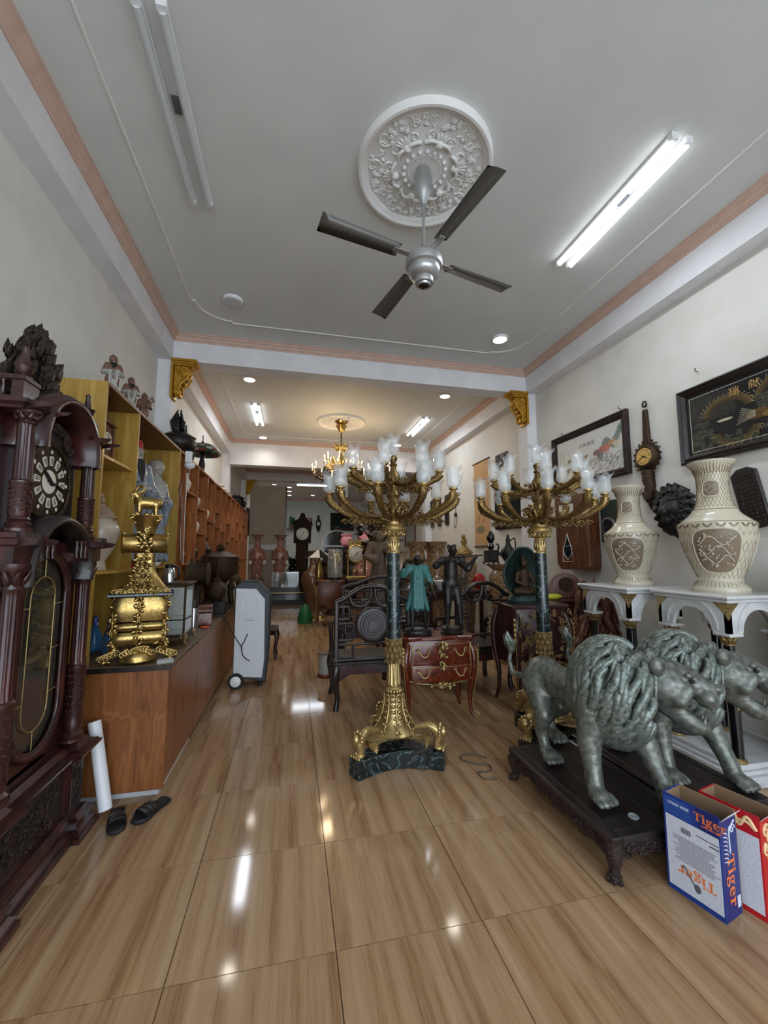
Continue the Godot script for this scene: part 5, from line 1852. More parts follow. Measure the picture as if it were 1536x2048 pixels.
# a field of carved scrolls and leaves on a flat ground facing +z, centred on the origin
func relief_patch(w: float, h: float, n: int) -> Bld:
	var b = B()
	b.bx(Vector3(0, 0, -0.001), Vector3(w, h, 0.004))
	for k in n * 2:
		var p = Vector3(rng.randf_range(-0.44, 0.44) * w, rng.randf_range(-0.42, 0.42) * h, 0.004)
		var a = rng.randf() * TAU
		var s = rng.randf_range(0.5, 1.0) * sqrt(w * h / n) * 0.5
		if k % 2:
			b.curl(p, Vector3(cos(a), sin(a), 0), Vector3(-sin(a), cos(a), 0), s, 1.3, 0.26, 0.0, 4)
		else:
			b.leaf(p, Vector3(cos(a), sin(a), 0), Vector3(0, 0, 1), s * 1.5, s * 0.4, 0.2)
	return b

func relief_arch(r: float, y: float, th: float, n: int) -> Bld:
	var b = B()
	for k in n:
		var a = PI * (0.06 + 0.88 * k / (n - 1.0))
		var q = r - th * rng.randf_range(0.2, 0.8)
		var p = Vector3(cos(a) * q, y + sin(a) * (q - 0.04), 0.0)
		b.curl(p, Vector3(cos(a), sin(a), 0), Vector3(-sin(a), cos(a), 0), th * 0.28, 1.2, 0.3, rng.randf() * 6, 4)
		b.ell(p + Vector3(0, 0, 0.004), Vector3(th * 0.16, th * 0.16, 0.012), 6, 4)
	return b

# ---------------------------------------------------------------- counter and display cabinets on the left wall
func left_cabinets():
	var CT = 0.8
	# base units of the long counter: each a carcase with a plain panelled front, near end closed
	var zs = [-2.95, -3.75, -4.55, -5.35, -8.55, -11.8]
	for i in zs.size() - 1:
		var t = thing("counter_cabinet", ["orange brown counter cabinet at the near end, beside the sandals", "orange brown counter cabinet under the glass lantern, second from the near end", "orange brown counter cabinet under the thermos, third from the near end", "orange brown counter cabinet right behind the white air cooler, fourth from near", "orange brown counter cabinet hidden past the air cooler, fifth from near"][i], "counter", Vector3(0, 0, 0), 0.0, "long counter along the left wall")
		part(t, "carcase", slab(XL + 0.02, -0.775, 0.07, CT - 0.03, zs[i], zs[i + 1]), "counter")
		part(t, "front_panel", slab(-0.775, -0.757, 0.075, CT - 0.035, zs[i] - 0.004, zs[i + 1] + 0.004, null, 0.003), "counter")
		part(t, "plinth", slab(XL + 0.02, -0.79, 0.0, 0.07, zs[i] - 0.02, zs[i + 1]), "offwhite" if i == 0 else "black")
		if i == 0:
			part(t, "end_panel", slab(XL + 0.02, -0.757, 0.045, CT - 0.035, zs[i], zs[i] + 0.018, null, 0.003), "counter")
	var tp = thing("countertop", "long dark brown countertop running along the left wall", "countertop")
	part(tp, "board", slab(XL + 0.01, -0.745, CT - 0.03, CT, -11.8, -2.925, null, 0.004), "countertop")
	part(tp, "edge_strip", slab(XL + 0.01, -0.742, CT - 0.034, CT - 0.004, -2.925, -2.918), "ebony")
	# yellow cabinet: near end panel, divider, far panel, top, shelves
	var y = thing("display_cabinet", "tall yellow wood display cabinet nearest the longcase clock", "display cabinet")
	var bk = -1.68
	part(y, "side_panel", slab(bk, -1.23, CT, 2.65, -2.972, -2.95), "yellow")
	part(y, "divider", slab(bk, -1.23, CT, 2.628, -3.56, -3.54), "yellow")
	part(y, "side_panel", slab(bk, -1.23, CT, 2.65, -4.79, -4.768), "yellow")
	part(y, "top_board", slab(bk, -1.225, 2.628, 2.65, -4.768, -2.972), "walnut")
	part(y, "shelf", slab(bk, -1.25, 2.15, 2.17, -3.54, -2.972), "yellow")
	var bl = B()
	var poly = PackedVector2Array([Vector2(-bk, -2.972), Vector2(1.24, -2.972), Vector2(1.17, -3.2), Vector2(1.2, -3.54), Vector2(-bk, -3.54)])
	bl.xf = Transform3D(Basis(Vector3(-1, 0, 0), Vector3(0, 0, 1), Vector3(0, 1, 0)), Vector3.ZERO)
	bl.prism(poly, 1.37, 1.39)
	part(y, "shelf", bl, "yellow")
	part(y, "shelf", slab(bk, -1.22, 1.37, 1.39, -4.768, -3.56), "yellow")
	part(y, "back_board", slab(bk, -1.665, 1.39, 2.628, -3.54, -2.972), "yellow")
	part(y, "back_board", slab(bk, -1.665, 0.8, 1.37, -3.54, -3.2), "orange")
	part(y, "inner_post", slab(-1.5, -1.3, 0.8, 1.37, -4.5, -4.45), "walnut")
	# the long orange row
	var o = thing("display_cabinet", "long orange wood display cabinet row behind the yellow cabinet", "display cabinet")
	var ob = -1.52
	var dz = [-4.8, -5.06, -5.70, -6.33, -6.94, -7.53, -8.1, -8.75, -9.4, -10.0, -10.6, -11.2, -11.8]
	for i in dz.size():
		part(o, "upright", slab(ob, -1.23, CT, 2.63, dz[i] - 0.01, dz[i] + 0.01), "orange")
	part(o, "top_board", slab(ob, -1.225, 2.63, 2.65, -11.81, -4.79), "orange")
	part(o, "back_board", slab(ob - 0.012, ob, 1.39, 2.63, -11.8, -4.8), "orange")
	part(o, "bottom_board", slab(ob, -1.225, 1.37, 1.39, -11.8, -5.07), "orange")
	for i in range(1, dz.size() - 1):
		var lv = [[2.25], [2.12, 1.78], [2.0], [2.2, 1.95], [1.9], [2.1, 1.75], [1.85], [2.2, 1.8], [2.0], [1.8, 2.2], [2.0]][i - 1]
		for q in lv:
			part(o, "shelf", slab(ob, -1.24, q - 0.009, q + 0.009, dz[i] - 0.01, dz[i + 1] + 0.01), "orange")
	# sandals, a white roll and cables by the near end
	for q in [[-0.93, -2.72, 0.3, "left black sandal on the floor, nearest the longcase clock"], [-0.77, -2.78, -0.5, "right black sandal on the floor at the counter corner"]]:
		var s = thing("sandal", q[3], "sandal", Vector3(q[0], 0, q[1]), q[2], "black sandals")
		var sp = PackedVector2Array()
		for p in [[-0.035, -0.11], [0.0, -0.12], [0.035, -0.11], [0.036, -0.03], [0.05, 0.05], [0.045, 0.1], [0.015, 0.125], [-0.025, 0.12], [-0.045, 0.08], [-0.04, 0.0]]:
			sp.append(Vector2(p[0], p[1]))
		var b = B()
		b.xf = Transform3D(Basis(Vector3.RIGHT, PI / 2), Vector3(0, 0.026, 0))
		b.prism(sp, 0.0, 0.024, true, 0.004)
		part(s, "sole", b, "rubber")
		for st in [[0.03, 0.055], [0.065, 0.05]]:
			b = B()
			var rows = []
			for i in 9:
				var a = PI * i / 8.0
				var c = Vector3(cos(a) * 0.047, 0.022 + sin(a) * 0.042, st[0])
				rows.append(PackedVector3Array([c - Vector3(0, 0, st[1] / 2), c + Vector3(0, 0.004, 0), c + Vector3(0, 0, st[1] / 2), c - Vector3(0, 0.003, 0)]))
			b.grid(rows, true)
			part(s, "strap", b, "black")
	var rl = B()
	rl.tube([Vector3(-1.14, 0.5, -2.88), Vector3(-1.02, 0.035, -2.80)], 0.035, 18)
	solo("paper_roll", "white plastic roll leaning between longcase clock and counter end", "roll", rl, "whiteplastic")

# bulbous pot from a profile
func pot(called: String, label: String, cat: String, prof: Array, m: String, at: Vector3, s := 1.0, group := "", n := 24) -> MeshInstance3D:
	return solo(called, label, cat, B().at(0, 0, 0, 0, s).lathe(prof, n), m, at, 0.0, group)

func counter_things():
	# three glazed immortals on top of the yellow cabinet
	var F = [[-1.38, -3.38, 0.36, 1.25, "white-robed glazed figurine with dark beard on the yellow cabinet, nearest the clock", "paleglaze"], [-1.38, -3.74, 0.34, 1.15, "grey-robed glazed figurine with red face in the middle on the cabinet top", "paleglaze"], [-1.38, -4.06, 0.33, 1.1, "brown glazed figurine holding branches, farthest on the yellow cabinet top", "brownglaze"]]
	for i in 3:
		var q = F[i]
		var t = thing("glazed_figurine", q[4], "figurine", Vector3(q[0], 2.65, q[1]), 0.5, "three glazed figurines on the cabinet")
		var ops = {"headsize": 1.5, "fat": 1.35, "head": Vector3(0, -0.01, 0.02), "wr": [Vector3(-0.05, 0.62, 0.14), Vector3(0.06, 0.66, 0.14)], "el": [Vector3(-0.17, 0.62, 0.03), Vector3(0.17, 0.62, 0.03)]}
		part(t, "body", figure(q[2], 0.0062, ops), "brownglaze")
		part(t, "robe", garment(q[2], 0.009, {"el": ops.el, "wr": ops.wr, "hem": 0.03, "flare": 0.16, "sleeve": 0.22, "cuffsize": 0.06}), q[5])
		var b = B().at(0, 0, 0, 0, q[2])
		b.ell(Vector3(0, 0.985, -0.01), Vector3(0.08, 0.055, 0.085), 12, 7)
		b.ell(Vector3(0, 1.04, -0.02), Vector3(0.035, 0.03, 0.035), 8, 5)
		for k in 7:
			var a = PI * (k + 0.5) / 7.0
			b.tube([Vector3(cos(a) * 0.055, 0.88, 0.03 + sin(a) * 0.06), Vector3(cos(a) * 0.05, 0.8, 0.06 + sin(a) * 0.06), Vector3(cos(a) * 0.02, 0.72, 0.1 + sin(a) * 0.04)], [0.018, 0.016, 0.004], 6)
		if i == 2:
			for k in 8:
				b.tube([Vector3(0.06, 0.66, 0.15), Vector3(0.12, 0.8, 0.14) + Vector3(rng.randf_range(-0.1, 0.1), 0, rng.randf_range(-0.05, 0.1)), Vector3(0.16, 0.95, 0.12) + Vector3(rng.randf_range(-0.2, 0.2), 0, rng.randf_range(-0.1, 0.1))], [0.02, 0.014, 0.008], 5)
		part(t, "hair_and_beard", b, "blackbronze" if i < 2 else "brownglaze")
	# bracket clock on the shelf
	var c = thing("bracket_clock", "brown wooden bracket clock on the upper yellow shelf", "clock", Vector3(-1.45, 2.17, -3.36), PI / 2)
	var b = B()
	slab(-0.1, 0.1, 0.0, 0.03, -0.07, 0.09, b, 0.005)
	slab(-0.085, 0.085, 0.03, 0.3, -0.06, 0.075, b, 0.004)
	slab(-0.11, 0.11, 0.3, 0.32, -0.07, 0.1, b, 0.005)
	slab(-0.09, 0.09, 0.32, 0.345, -0.06, 0.08, b, 0.005)
	slab(-0.06, 0.06, 0.345, 0.37, -0.05, 0.06, b, 0.005)
	part(c, "case", b, "walnut")
	for k in 3:
		part(c, "finial", B().at(-0.07 + 0.07 * k, 0.345, 0.02).lathe([[0.012, 0.0], [0.016, 0.02], [0.008, 0.04], [0.012, 0.05], [0.0, 0.075]], 10), "walnut")
	for s in [-1.0, 1.0]:
		part(c, "pilaster", slab(s * 0.09, s * 0.075, 0.04, 0.29, 0.07, 0.088, null, 0.003), "walnut")
	hands_dial(c, 0.068, 0.077, Vector2(0, 0.175), "ivory", true, 1.1, 5.9)
	# lidded crackle jar
	var j = thing("lidded_jar", "lidded crackle jar with lion finial on the lower yellow shelf", "jar", Vector3(-1.36, 1.39, -3.3))
	part(j, "body", B().lathe([[0.0, 0.0], [0.055, 0.0], [0.05, 0.03], [0.045, 0.06], [0.07, 0.1], [0.1, 0.16], [0.122, 0.24], [0.125, 0.29], [0.11, 0.33], [0.085, 0.35], [0.08, 0.365], [0.1, 0.372]], 32), "crackle")
	part(j, "lid", B().lathe([[0.105, 0.37], [0.106, 0.382], [0.088, 0.39], [0.075, 0.42], [0.05, 0.445], [0.028, 0.455], [0.024, 0.47], [0.03, 0.48], [0.0, 0.485]], 28), "crackledark")
	b = B()
	b.ell(Vector3(0, 0.5, 0), Vector3(0.022, 0.03, 0.026), 10, 6)
	b.ell(Vector3(0, 0.535, 0.012), Vector3(0.018, 0.018, 0.02), 10, 6)
	b.ell(Vector3(0.012, 0.495, 0.02), Vector3(0.008, 0.02, 0.01), 6, 4)
	b.ell(Vector3(-0.012, 0.495, 0.02), Vector3(0.008, 0.02, 0.01), 6, 4)
	part(j, "lion_finial", b, "crackledark")
	for k in 3:
		var a = TAU * k / 3.0
		part(j, "neck_mask", B().at(cos(a) * 0.095, 0.33, sin(a) * 0.095).ell(Vector3.ZERO, Vector3(0.02, 0.025, 0.02), 8, 5), "crackledark")
	# the two tall immortals in the middle bay
	var im = thing("immortal_statue", "tall grey-robed statue with black winged hat in the yellow cabinet", "statue", Vector3(-1.42, 1.42, -4.02), 1.0)
	var ops = {"wr": [Vector3(-0.04, 0.62, 0.16), Vector3(0.05, 0.6, 0.16)], "el": [Vector3(-0.17, 0.6, 0.02), Vector3(0.17, 0.6, 0.02)], "headsize": 1.15, "fat": 1.1}
	part(im, "body", figure(1.06, 0.0105, ops), "greyskin")
	part(im, "robe", garment(1.06, 0.016, {"el": ops.el, "wr": ops.wr, "hem": 0.02, "flare": 0.17, "sleeve": 0.2, "cuffsize": 0.06}), "greyglaze")
	b = B().at(0, 0, 0, 0, 1.06)
	b.lathe([[0.066, 0.965], [0.068, 0.985], [0.06, 0.99], [0.062, 1.02], [0.05, 1.05], [0.0, 1.06]], 18)
	part(im, "hat", b, "red")
	part(im, "cap_flap", B().at(0, 0, 0, 0, 1.06).ell(Vector3(0, 1.02, -0.06), Vector3(0.05, 0.055, 0.03), 10, 6), "black")
	b = B().at(0, 0, 0, 0, 1.06)
	for k in 5:
		b.tube([Vector3(-0.03 + 0.015 * k, 0.875, 0.075), Vector3(-0.02 + 0.01 * k, 0.78, 0.1), Vector3(0.0, 0.66, 0.12)], [0.01, 0.012, 0.003], 6)
	part(im, "beard", b, "black")
	im = thing("immortal_statue", "tall bald statue with huge domed forehead and white beard", "statue", Vector3(-1.40, 1.42, -4.48), 1.0)
	part(im, "body", figure(0.98, 0.0105, {"wr": ops.wr, "el": ops.el, "headsize": 1.3, "fat": 1.15, "forehead": true}), "greyskin")
	part(im, "robe", garment(0.98, 0.016, {"el": ops.el, "wr": ops.wr, "hem": 0.02, "flare": 0.18, "sleeve": 0.22, "cuffsize": 0.06}), "greyglaze")
	b = B().at(0, 0, 0, 0, 0.98)
	for k in 9:
		b.tube([Vector3(-0.05 + 0.0125 * k, 0.88, 0.07 - 0.0015 * (k - 4) * (k - 4)), Vector3(-0.05 + 0.0125 * k, 0.76, 0.12), Vector3(-0.02 + 0.005 * k, 0.58, 0.15)], [0.013, 0.014, 0.004], 6)
	part(im, "beard", b, "paleglaze")
	b = B().at(0, 0, 0, 0, 0.98)
	b.tube(smooth_path([Vector3(0.22, 0.0, 0.2), Vector3(0.2, 0.3, 0.2), Vector3(0.22, 0.6, 0.18), Vector3(0.18, 0.75, 0.18), Vector3(0.22, 0.85, 0.16)]), 0.014, 8)
	part(im, "staff", b, "brownglaze")
	for q in [[-1.3, -3.72, "red"], [-1.27, -4.26, "ivory"]]:
		pot("small_dish", "small red dish on the cabinet board by the statues" if q[2] == "red" else "small pale cup on the cabinet board by the statues", "dish", [[0.0, 0.0], [0.03, 0.0], [0.05, 0.02], [0.052, 0.035], [0.0, 0.03]], q[2], Vector3(q[0], 1.39, q[1]))
	gold_clock()
	# spray bottles behind the gold clock
	for q in [[-1.4, -3.44, 0.4], [-1.27, -3.36, 0.2]]:
		var s = thing("spray_bottle", "blue spray bottle behind the gold mantel piece" if q[2] > 0.3 else "front blue spray bottle with navy trigger beside the gold mantel piece", "spray bottle", Vector3(q[0], 0.8, q[1]), q[2], "spray bottles")
		part(s, "bottle", B().lathe([[0.0, 0.0], [0.045, 0.0], [0.048, 0.02], [0.046, 0.1], [0.03, 0.15], [0.014, 0.18], [0.014, 0.2]], 18), "bluewater")
		b = B()
		slab(-0.014, 0.014, 0.2, 0.25, -0.03, 0.06, b, 0.008)
		b.tube([Vector3(0, 0.22, 0.05), Vector3(0, 0.18, 0.07)], 0.008, 6)
		part(s, "trigger_head", b, "blueplastic")
		part(s, "collar", B().lathe([[0.017, 0.185], [0.018, 0.2], [0.016, 0.205]], 12), "whiteplastic")
	# black wires at the cabinet foot
	var wr = B()
	for k in 9:
		var p = Vector3(-1.26 + rng.randf_range(-0.008, 0.012), 0.815, -2.93 + rng.randf_range(-0.004, 0.0))
		wr.tube(smooth_path([p, p + Vector3(rng.randf_range(0, 0.03), 0.02 + rng.randf() * 0.05, rng.randf_range(-0.012, 0.002)), p + Vector3(rng.randf_range(0.0, 0.04), 0.0, rng.randf_range(-0.012, 0.002)), p + Vector3(rng.randf_range(-0.01, 0.02), 0.03, rng.randf_range(-0.012, 0.002))]), 0.004, 5)
	solo("cable_tangle", "tangle of black cables on the countertop by the cabinet foot", "cables", wr, "black")
	solo("clear_tray", "small clear glass tray with yellow label on the counter edge", "tray", slab(-0.05, 0.05, 0.0, 0.025, -0.03, 0.03, null, 0.006), "clear", Vector3(-0.79, 0.8, -2.965), 0.3)
	# glass lantern case
	var L = thing("glass_lantern", "gilt-framed glass lantern case on the counter behind the gold piece", "lantern", Vector3(-0.93, 0.803, -3.62))
	b = B()
	for sx in [-1.0, 1.0]:
		for sz in [-1.0, 1.0]:
			b.bx(Vector3(sx * 0.12, 0.26, sz * 0.13), Vector3(0.014, 0.38, 0.014), 0.003)
	for y in [0.075, 0.19, 0.445]:
		for s in [-1.0, 1.0]:
			b.bx(Vector3(s * 0.12, y, 0), Vector3(0.012, 0.01, 0.26))
			b.bx(Vector3(0, y, s * 0.13), Vector3(0.24, 0.01, 0.012))
	part(L, "frame", b, "bronze")
	for s in [-1.0, 1.0]:
		part(L, "glass", slab(s * 0.12 - 0.0015, s * 0.12 + 0.0015, 0.08, 0.44, -0.12, 0.12), "clear")
		part(L, "glass", slab(-0.11, 0.11, 0.08, 0.44, s * 0.13 - 0.0015, s * 0.13 + 0.0015), "clear")
		for sz in [-1.0, 1.0]:
			b = B()
			b.tube([Vector3(s * 0.1, 0.07, sz * 0.11), Vector3(s * 0.135, 0.05, sz * 0.145), Vector3(s * 0.13, 0.02, sz * 0.14), Vector3(s * 0.15, 0.006, sz * 0.16)], [0.014, 0.016, 0.01, 0.008], 6)
			b.curl(Vector3(s * 0.12, 0.06, sz * 0.14), Vector3(s, 0, 0), Vector3.UP, 0.03, 1.2, 0.25)
			part(L, "scroll_foot", b, "giltrelief")
	part(L, "cap", slab(-0.14, 0.14, 0.455, 0.475, -0.15, 0.15, null, 0.006), "bronze")
	part(L, "floor_plate", slab(-0.13, 0.13, 0.055, 0.075, -0.14, 0.14, null, 0.004), "bronze")
	part(L, "back_plate", slab(-0.117, -0.11, 0.08, 0.44, -0.12, 0.12), "offwhite")
	# flask on top of it, thermos beside
	var fk = thing("steel_flask", "steel flask with black handle on top of the glass lantern", "flask", Vector3(-0.97, 1.275, -3.62))
	part(fk, "body", B().lathe([[0.0, 0.0], [0.05, 0.0], [0.05, 0.06], [0.042, 0.1], [0.025, 0.12]], 20), "steel")
	b = B()
	b.tube([Vector3(0.045, 0.02, 0.02), Vector3(0.085, 0.04, 0.03), Vector3(0.08, 0.11, 0.03), Vector3(0.03, 0.135, 0.01)], 0.01, 6)
	b.lathe([[0.03, 0.115], [0.034, 0.14], [0.0, 0.15]], 16)
	part(fk, "handle_and_cap", b, "black")
	var th = thing("thermos", "silver thermos with black lid on the counter", "thermos", Vector3(-0.87, 0.8, -4.06))
	part(th, "body", B().lathe([[0.0, 0.0], [0.042, 0.0], [0.044, 0.02], [0.044, 0.18], [0.038, 0.22]], 24), "steel")
	part(th, "lid", B().lathe([[0.04, 0.215], [0.041, 0.27], [0.036, 0.285], [0.0, 0.288]], 20), "black")
	b = B()
	b.tube([Vector3(0.0, 0.235, 0.04), Vector3(0.0, 0.23, 0.075), Vector3(0, 0.1, 0.075), Vector3(0, 0.07, 0.044)], 0.007, 6)
	part(th, "handle", b, "black")
	# things further along the counter
	var bx = thing("wooden_tea_box", "small brown wooden box with curved lid on the counter", "box", Vector3(-0.87, 0.8, -4.42), 0.2)
	part(bx, "body", slab(-0.1, 0.1, 0.0, 0.13, -0.08, 0.08, null, 0.008), "mahogany")
	b = B()
	var pl = PackedVector2Array([Vector2(-0.085, 0.13), Vector2(0.085, 0.13)])
	for i in 9:
		var a = PI * i / 8.0
		pl.append(Vector2(cos(a) * 0.085, 0.15 + sin(a) * 0.05))
	b.prism(pl, -0.1, 0.1, true)
	part(bx, "lid", b, "walnut", Vector3.ZERO, PI / 2)
	solo("orange_cloth", "small orange folded cloth on the counter edge", "cloth", B().ell(Vector3(0, 0.008, 0), Vector3(0.05, 0.012, 0.03), 10, 5), "orangecloth", Vector3(-0.80, 0.8, -4.25))
	var dm = thing("drum_clock", "dull brass drum clock on scroll supports on the counter", "clock", Vector3(-0.98, 0.823, -4.72))
	b = B()
	b.xf = Transform3D(Basis(Vector3.BACK, PI / 2), Vector3(0.0, 0.47, 0))
	b.lathe([[0.0, -0.11], [0.11, -0.11], [0.13, -0.1], [0.12, -0.08], [0.12, 0.08], [0.13, 0.1], [0.11, 0.11], [0.0, 0.11]], 28)
	part(dm, "drum", b, "bronze")
	b = B()
	for s in [-1.0, 1.0]:
		b.tube([Vector3(0, 0.36, s * 0.03), Vector3(0, 0.26, s * 0.1), Vector3(0, 0.12, s * 0.1), Vector3(0, 0.0, s * 0.15)], [0.03, 0.035, 0.03, 0.025], 8)
		for k in 5:
			b.curl(Vector3(0.02, 0.08 + 0.06 * k, s * 0.1), Vector3.BACK, Vector3.UP, 0.04, 1.2, 0.25)
	b.lathe([[0.16, 0.0], [0.15, 0.02], [0.05, 0.05]], 20)
	for k in 14:
		b.leaf(Vector3(rng.randf_range(-0.08, 0.08), 0.58, rng.randf_range(-0.06, 0.06)), Vector3(rng.randf_range(-0.6, 0.6), 1, rng.randf_range(-0.6, 0.6)).normalized(), Vector3.RIGHT, 0.07, 0.018, 0.3)
	tag(part(dm, "scroll_mount", b, "bronze"), "", "", "", "stuff")
	# a large bronze bowl vase on figures and other metalware
	var bw = thing("bronze_centrepiece", "large dark bronze bowl on figured stem on the far counter", "centrepiece", Vector3(-0.93, 0.8, -5.75))
	part(bw, "bowl", B().lathe([[0.06, 0.3], [0.1, 0.34], [0.2, 0.45], [0.22, 0.58], [0.23, 0.66], [0.24, 0.665], [0.22, 0.68], [0.12, 0.72], [0.0, 0.76]], 28), "bronze")
	b = B()
	b.lathe([[0.2, 0.0], [0.19, 0.04], [0.1, 0.08], [0.05, 0.12], [0.06, 0.32]], 20)
	for k in 4:
		var a = TAU * k / 4.0
		var d = Vector3(cos(a), 0, sin(a))
		b.tube([d * 0.16 + Vector3(0, 0.04, 0), d * 0.14 + Vector3(0, 0.2, 0), d * 0.16 + Vector3(0, 0.4, 0), d * 0.2 + Vector3(0, 0.6, 0)], [0.035, 0.04, 0.03, 0.03], 8)
		b.ell(d * 0.15 + Vector3(0, 0.28, 0), Vector3(0.05, 0.06, 0.05), 8, 6)
		b.ell(d * 0.17 + Vector3(0, 0.37, 0), Vector3(0.03, 0.035, 0.03), 8, 6)
		for w in 4:
			b.curl(d * 0.21 + Vector3(0, 0.5 + 0.04 * w, 0), d, Vector3.UP, 0.035, 1.2, 0.25)
	part(bw, "figured_stem", b, "bronze")
	b = B()
	for k in 3:
		b.ell(Vector3(-0.03 + 0.03 * k, 0.78 + 0.02 * (k % 2), 0), Vector3(0.025, 0.045, 0.025), 8, 6)
	part(bw, "lid_group", b, "bronze")
	pot("round_jar", "dark lustre round jar with collared neck on the counter", "jar", [[0.0, 0.0], [0.06, 0.0], [0.1, 0.06], [0.115, 0.13], [0.09, 0.2], [0.05, 0.23], [0.055, 0.26], [0.0, 0.25]], "bronze", Vector3(-0.87, 0.95, -5.2))
	solo("wooden_riser", "plain dark wood riser block under the round jar", "riser", slab(-0.12, 0.12, 0, 0.15, -0.1, 0.1, null, 0.005), "ebony", Vector3(-0.87, 0.8, -5.2))
	var cl = thing("glass_dome_clock", "slim gilt clock in a clear glass case on the far counter", "clock", Vector3(-0.92, 0.8, -6.5))
	part(cl, "base", slab(-0.1, 0.1, 0.0, 0.05, -0.08, 0.08, null, 0.01), "brightgold")
	for s in [-1.0, 1.0]:
		part(cl, "post", B().at(s * 0.07, 0, 0).lathe([[0.01, 0.05], [0.01, 0.34], [0.0, 0.35]], 8), "brightgold")
	part(cl, "case", B().lathe([[0.09, 0.05], [0.09, 0.42], [0.07, 0.45], [0.0, 0.46]], 20), "clear")
	hands_dial(cl, 0.05, 0.02, Vector2(0, 0.28), "ivory", true, 0.8, 3.0)
	var gb = thing("gold_temple_box", "bright gold shrine-shaped box with spire on the far counter", "box", Vector3(-1.05, 0.8, -6.2))
	part(gb, "box", slab(-0.1, 0.1, 0.0, 0.34, -0.09, 0.09, null, 0.006), "brightgold")
	part(gb, "spire", B().lathe([[0.08, 0.34], [0.07, 0.36], [0.03, 0.39], [0.02, 0.44], [0.0, 0.52]], 12), "brightgold")
	pot("ivory_jar", "tall ivory jar on the counter beside the gold box", "jar", [[0.0, 0.0], [0.06, 0.0], [0.08, 0.12], [0.085, 0.25], [0.06, 0.33], [0.04, 0.36], [0.05, 0.4], [0.0, 0.39]], "creamvase", Vector3(-0.85, 0.8, -6.12))
	for q in [[-1.08, -5.08, 0.42, "gilt filigree ewer with lid on the far counter", "giltrelief"], [-1.1, -7.2, 0.42, "small gilt figure clock at the end of the counter", "brightgold"], [-1.0, -7.8, 0.5, "dark lidded urn near the counter's far end", "bronze"]]:
		pot("metal_ewer", q[3], "ewer", [[0.0, 0.0], [0.16, 0.0], [0.15, 0.06], [0.06, 0.12], [0.08, 0.2], [0.2, 0.36], [0.22, 0.5], [0.14, 0.64], [0.07, 0.72], [0.12, 0.8], [0.1, 0.84], [0.04, 0.92], [0.0, 1.0]], q[4], Vector3(q[0], 0.8, q[1]), q[2], "metalware on the far counter")
	# things on the orange shelves
	var kinds = [["creamvase", "small cream vase"], ["ivory", "small white china figure"], ["imari", "small red china vase"], ["blackbronze", "small dark vase"], ["paleglaze", "small grey glazed vase"]]
	var pr = [[0.0, 0.0], [0.25, 0.0], [0.2, 0.08], [0.3, 0.3], [0.34, 0.5], [0.2, 0.72], [0.14, 0.85], [0.22, 1.0], [0.0, 0.97]]
	var sp = [[-5.4, 2.26, 0.24, 1, "on the high shelf behind the coloured glass lamp"], [-6.0, 2.129, 0.22, 0, "on the second bay's upper shelf"], [-6.0, 1.789, 0.22, 1, "on the second bay's middle shelf"], [-5.85, 1.39, 0.3, 3, "at the bottom of the second bay"], [-6.6, 2.009, 0.24, 1, "on the third bay's shelf"], [-6.65, 1.39, 0.36, 3, "at the bottom of the third bay"], [-7.2, 1.959, 0.2, 0, "on the fourth bay's low shelf"], [-7.8, 1.909, 0.2, 1, "on the fifth bay's shelf"], [-7.85, 1.39, 0.3, 4, "at the bottom of the fifth bay"], [-8.4, 2.109, 0.2, 2, "on the sixth bay's upper shelf"], [-9.0, 1.859, 0.22, 2, "on the seventh bay's shelf"], [-8.4, 1.39, 0.25, 1, "at the bottom of the sixth bay"], [-5.3, 1.39, 0.22, 2, "at the bottom of the first orange bay"]]
	for q in sp:
		pot("shelf_vase", kinds[q[3]][1] + " " + q[4], "vase", pr, kinds[q[3]][0], Vector3(-1.33, q[1], q[0]), q[2], "china on the orange shelves", 16)
	var ol = thing("oil_lamp", "clear glass oil lamp with tall chimney on the orange shelf", "oil lamp", Vector3(-1.33, 1.39, -7.25))
	part(ol, "font", B().lathe([[0.0, 0.0], [0.06, 0.0], [0.05, 0.03], [0.02, 0.06], [0.06, 0.12], [0.055, 0.16], [0.02, 0.18]], 18), "lacquer")
	part(ol, "chimney", B().lathe([[0.025, 0.18], [0.05, 0.23], [0.03, 0.3], [0.022, 0.45], [0.022, 0.48]], 18), "clear")
	# on top of the cabinets: coloured-glass lamp, bronze bowl, white cup, jars
	var tl = thing("stained_glass_lamp", "table lamp with leaded domed glass shade on the orange cabinets", "lamp", Vector3(-1.38, 2.65, -6.55))
	part(tl, "stem", B().lathe([[0.0, 0.0], [0.1, 0.0], [0.095, 0.02], [0.05, 0.04], [0.035, 0.1], [0.05, 0.2], [0.03, 0.3], [0.022, 0.36], [0.025, 0.55], [0.008, 0.58], [0.008, 0.66], [0.0, 0.67]], 18), "blackbronze")
	stained_shade(tl, 0.26, 0.16, 0.37)
	var bg = thing("bronze_tripod", "dark bronze lidded censer with dragon finial on the cabinet top", "censer", Vector3(-1.42, 2.67, -5.4))
	part(bg, "bowl", B().lathe([[0.0, 0.06], [0.1, 0.07], [0.19, 0.14], [0.21, 0.22], [0.19, 0.26], [0.2, 0.28], [0.1, 0.34], [0.0, 0.36]], 24), "blackbronze")
	for k in 3:
		var a = TAU * k / 3.0
		b = B()
		b.tube([Vector3(cos(a) * 0.13, 0.1, sin(a) * 0.13), Vector3(cos(a) * 0.17, 0.05, sin(a) * 0.17), Vector3(cos(a) * 0.16, 0.0, sin(a) * 0.16)], [0.04, 0.03, 0.02], 8)
		part(bg, "foot", b, "blackbronze")
	b = B()
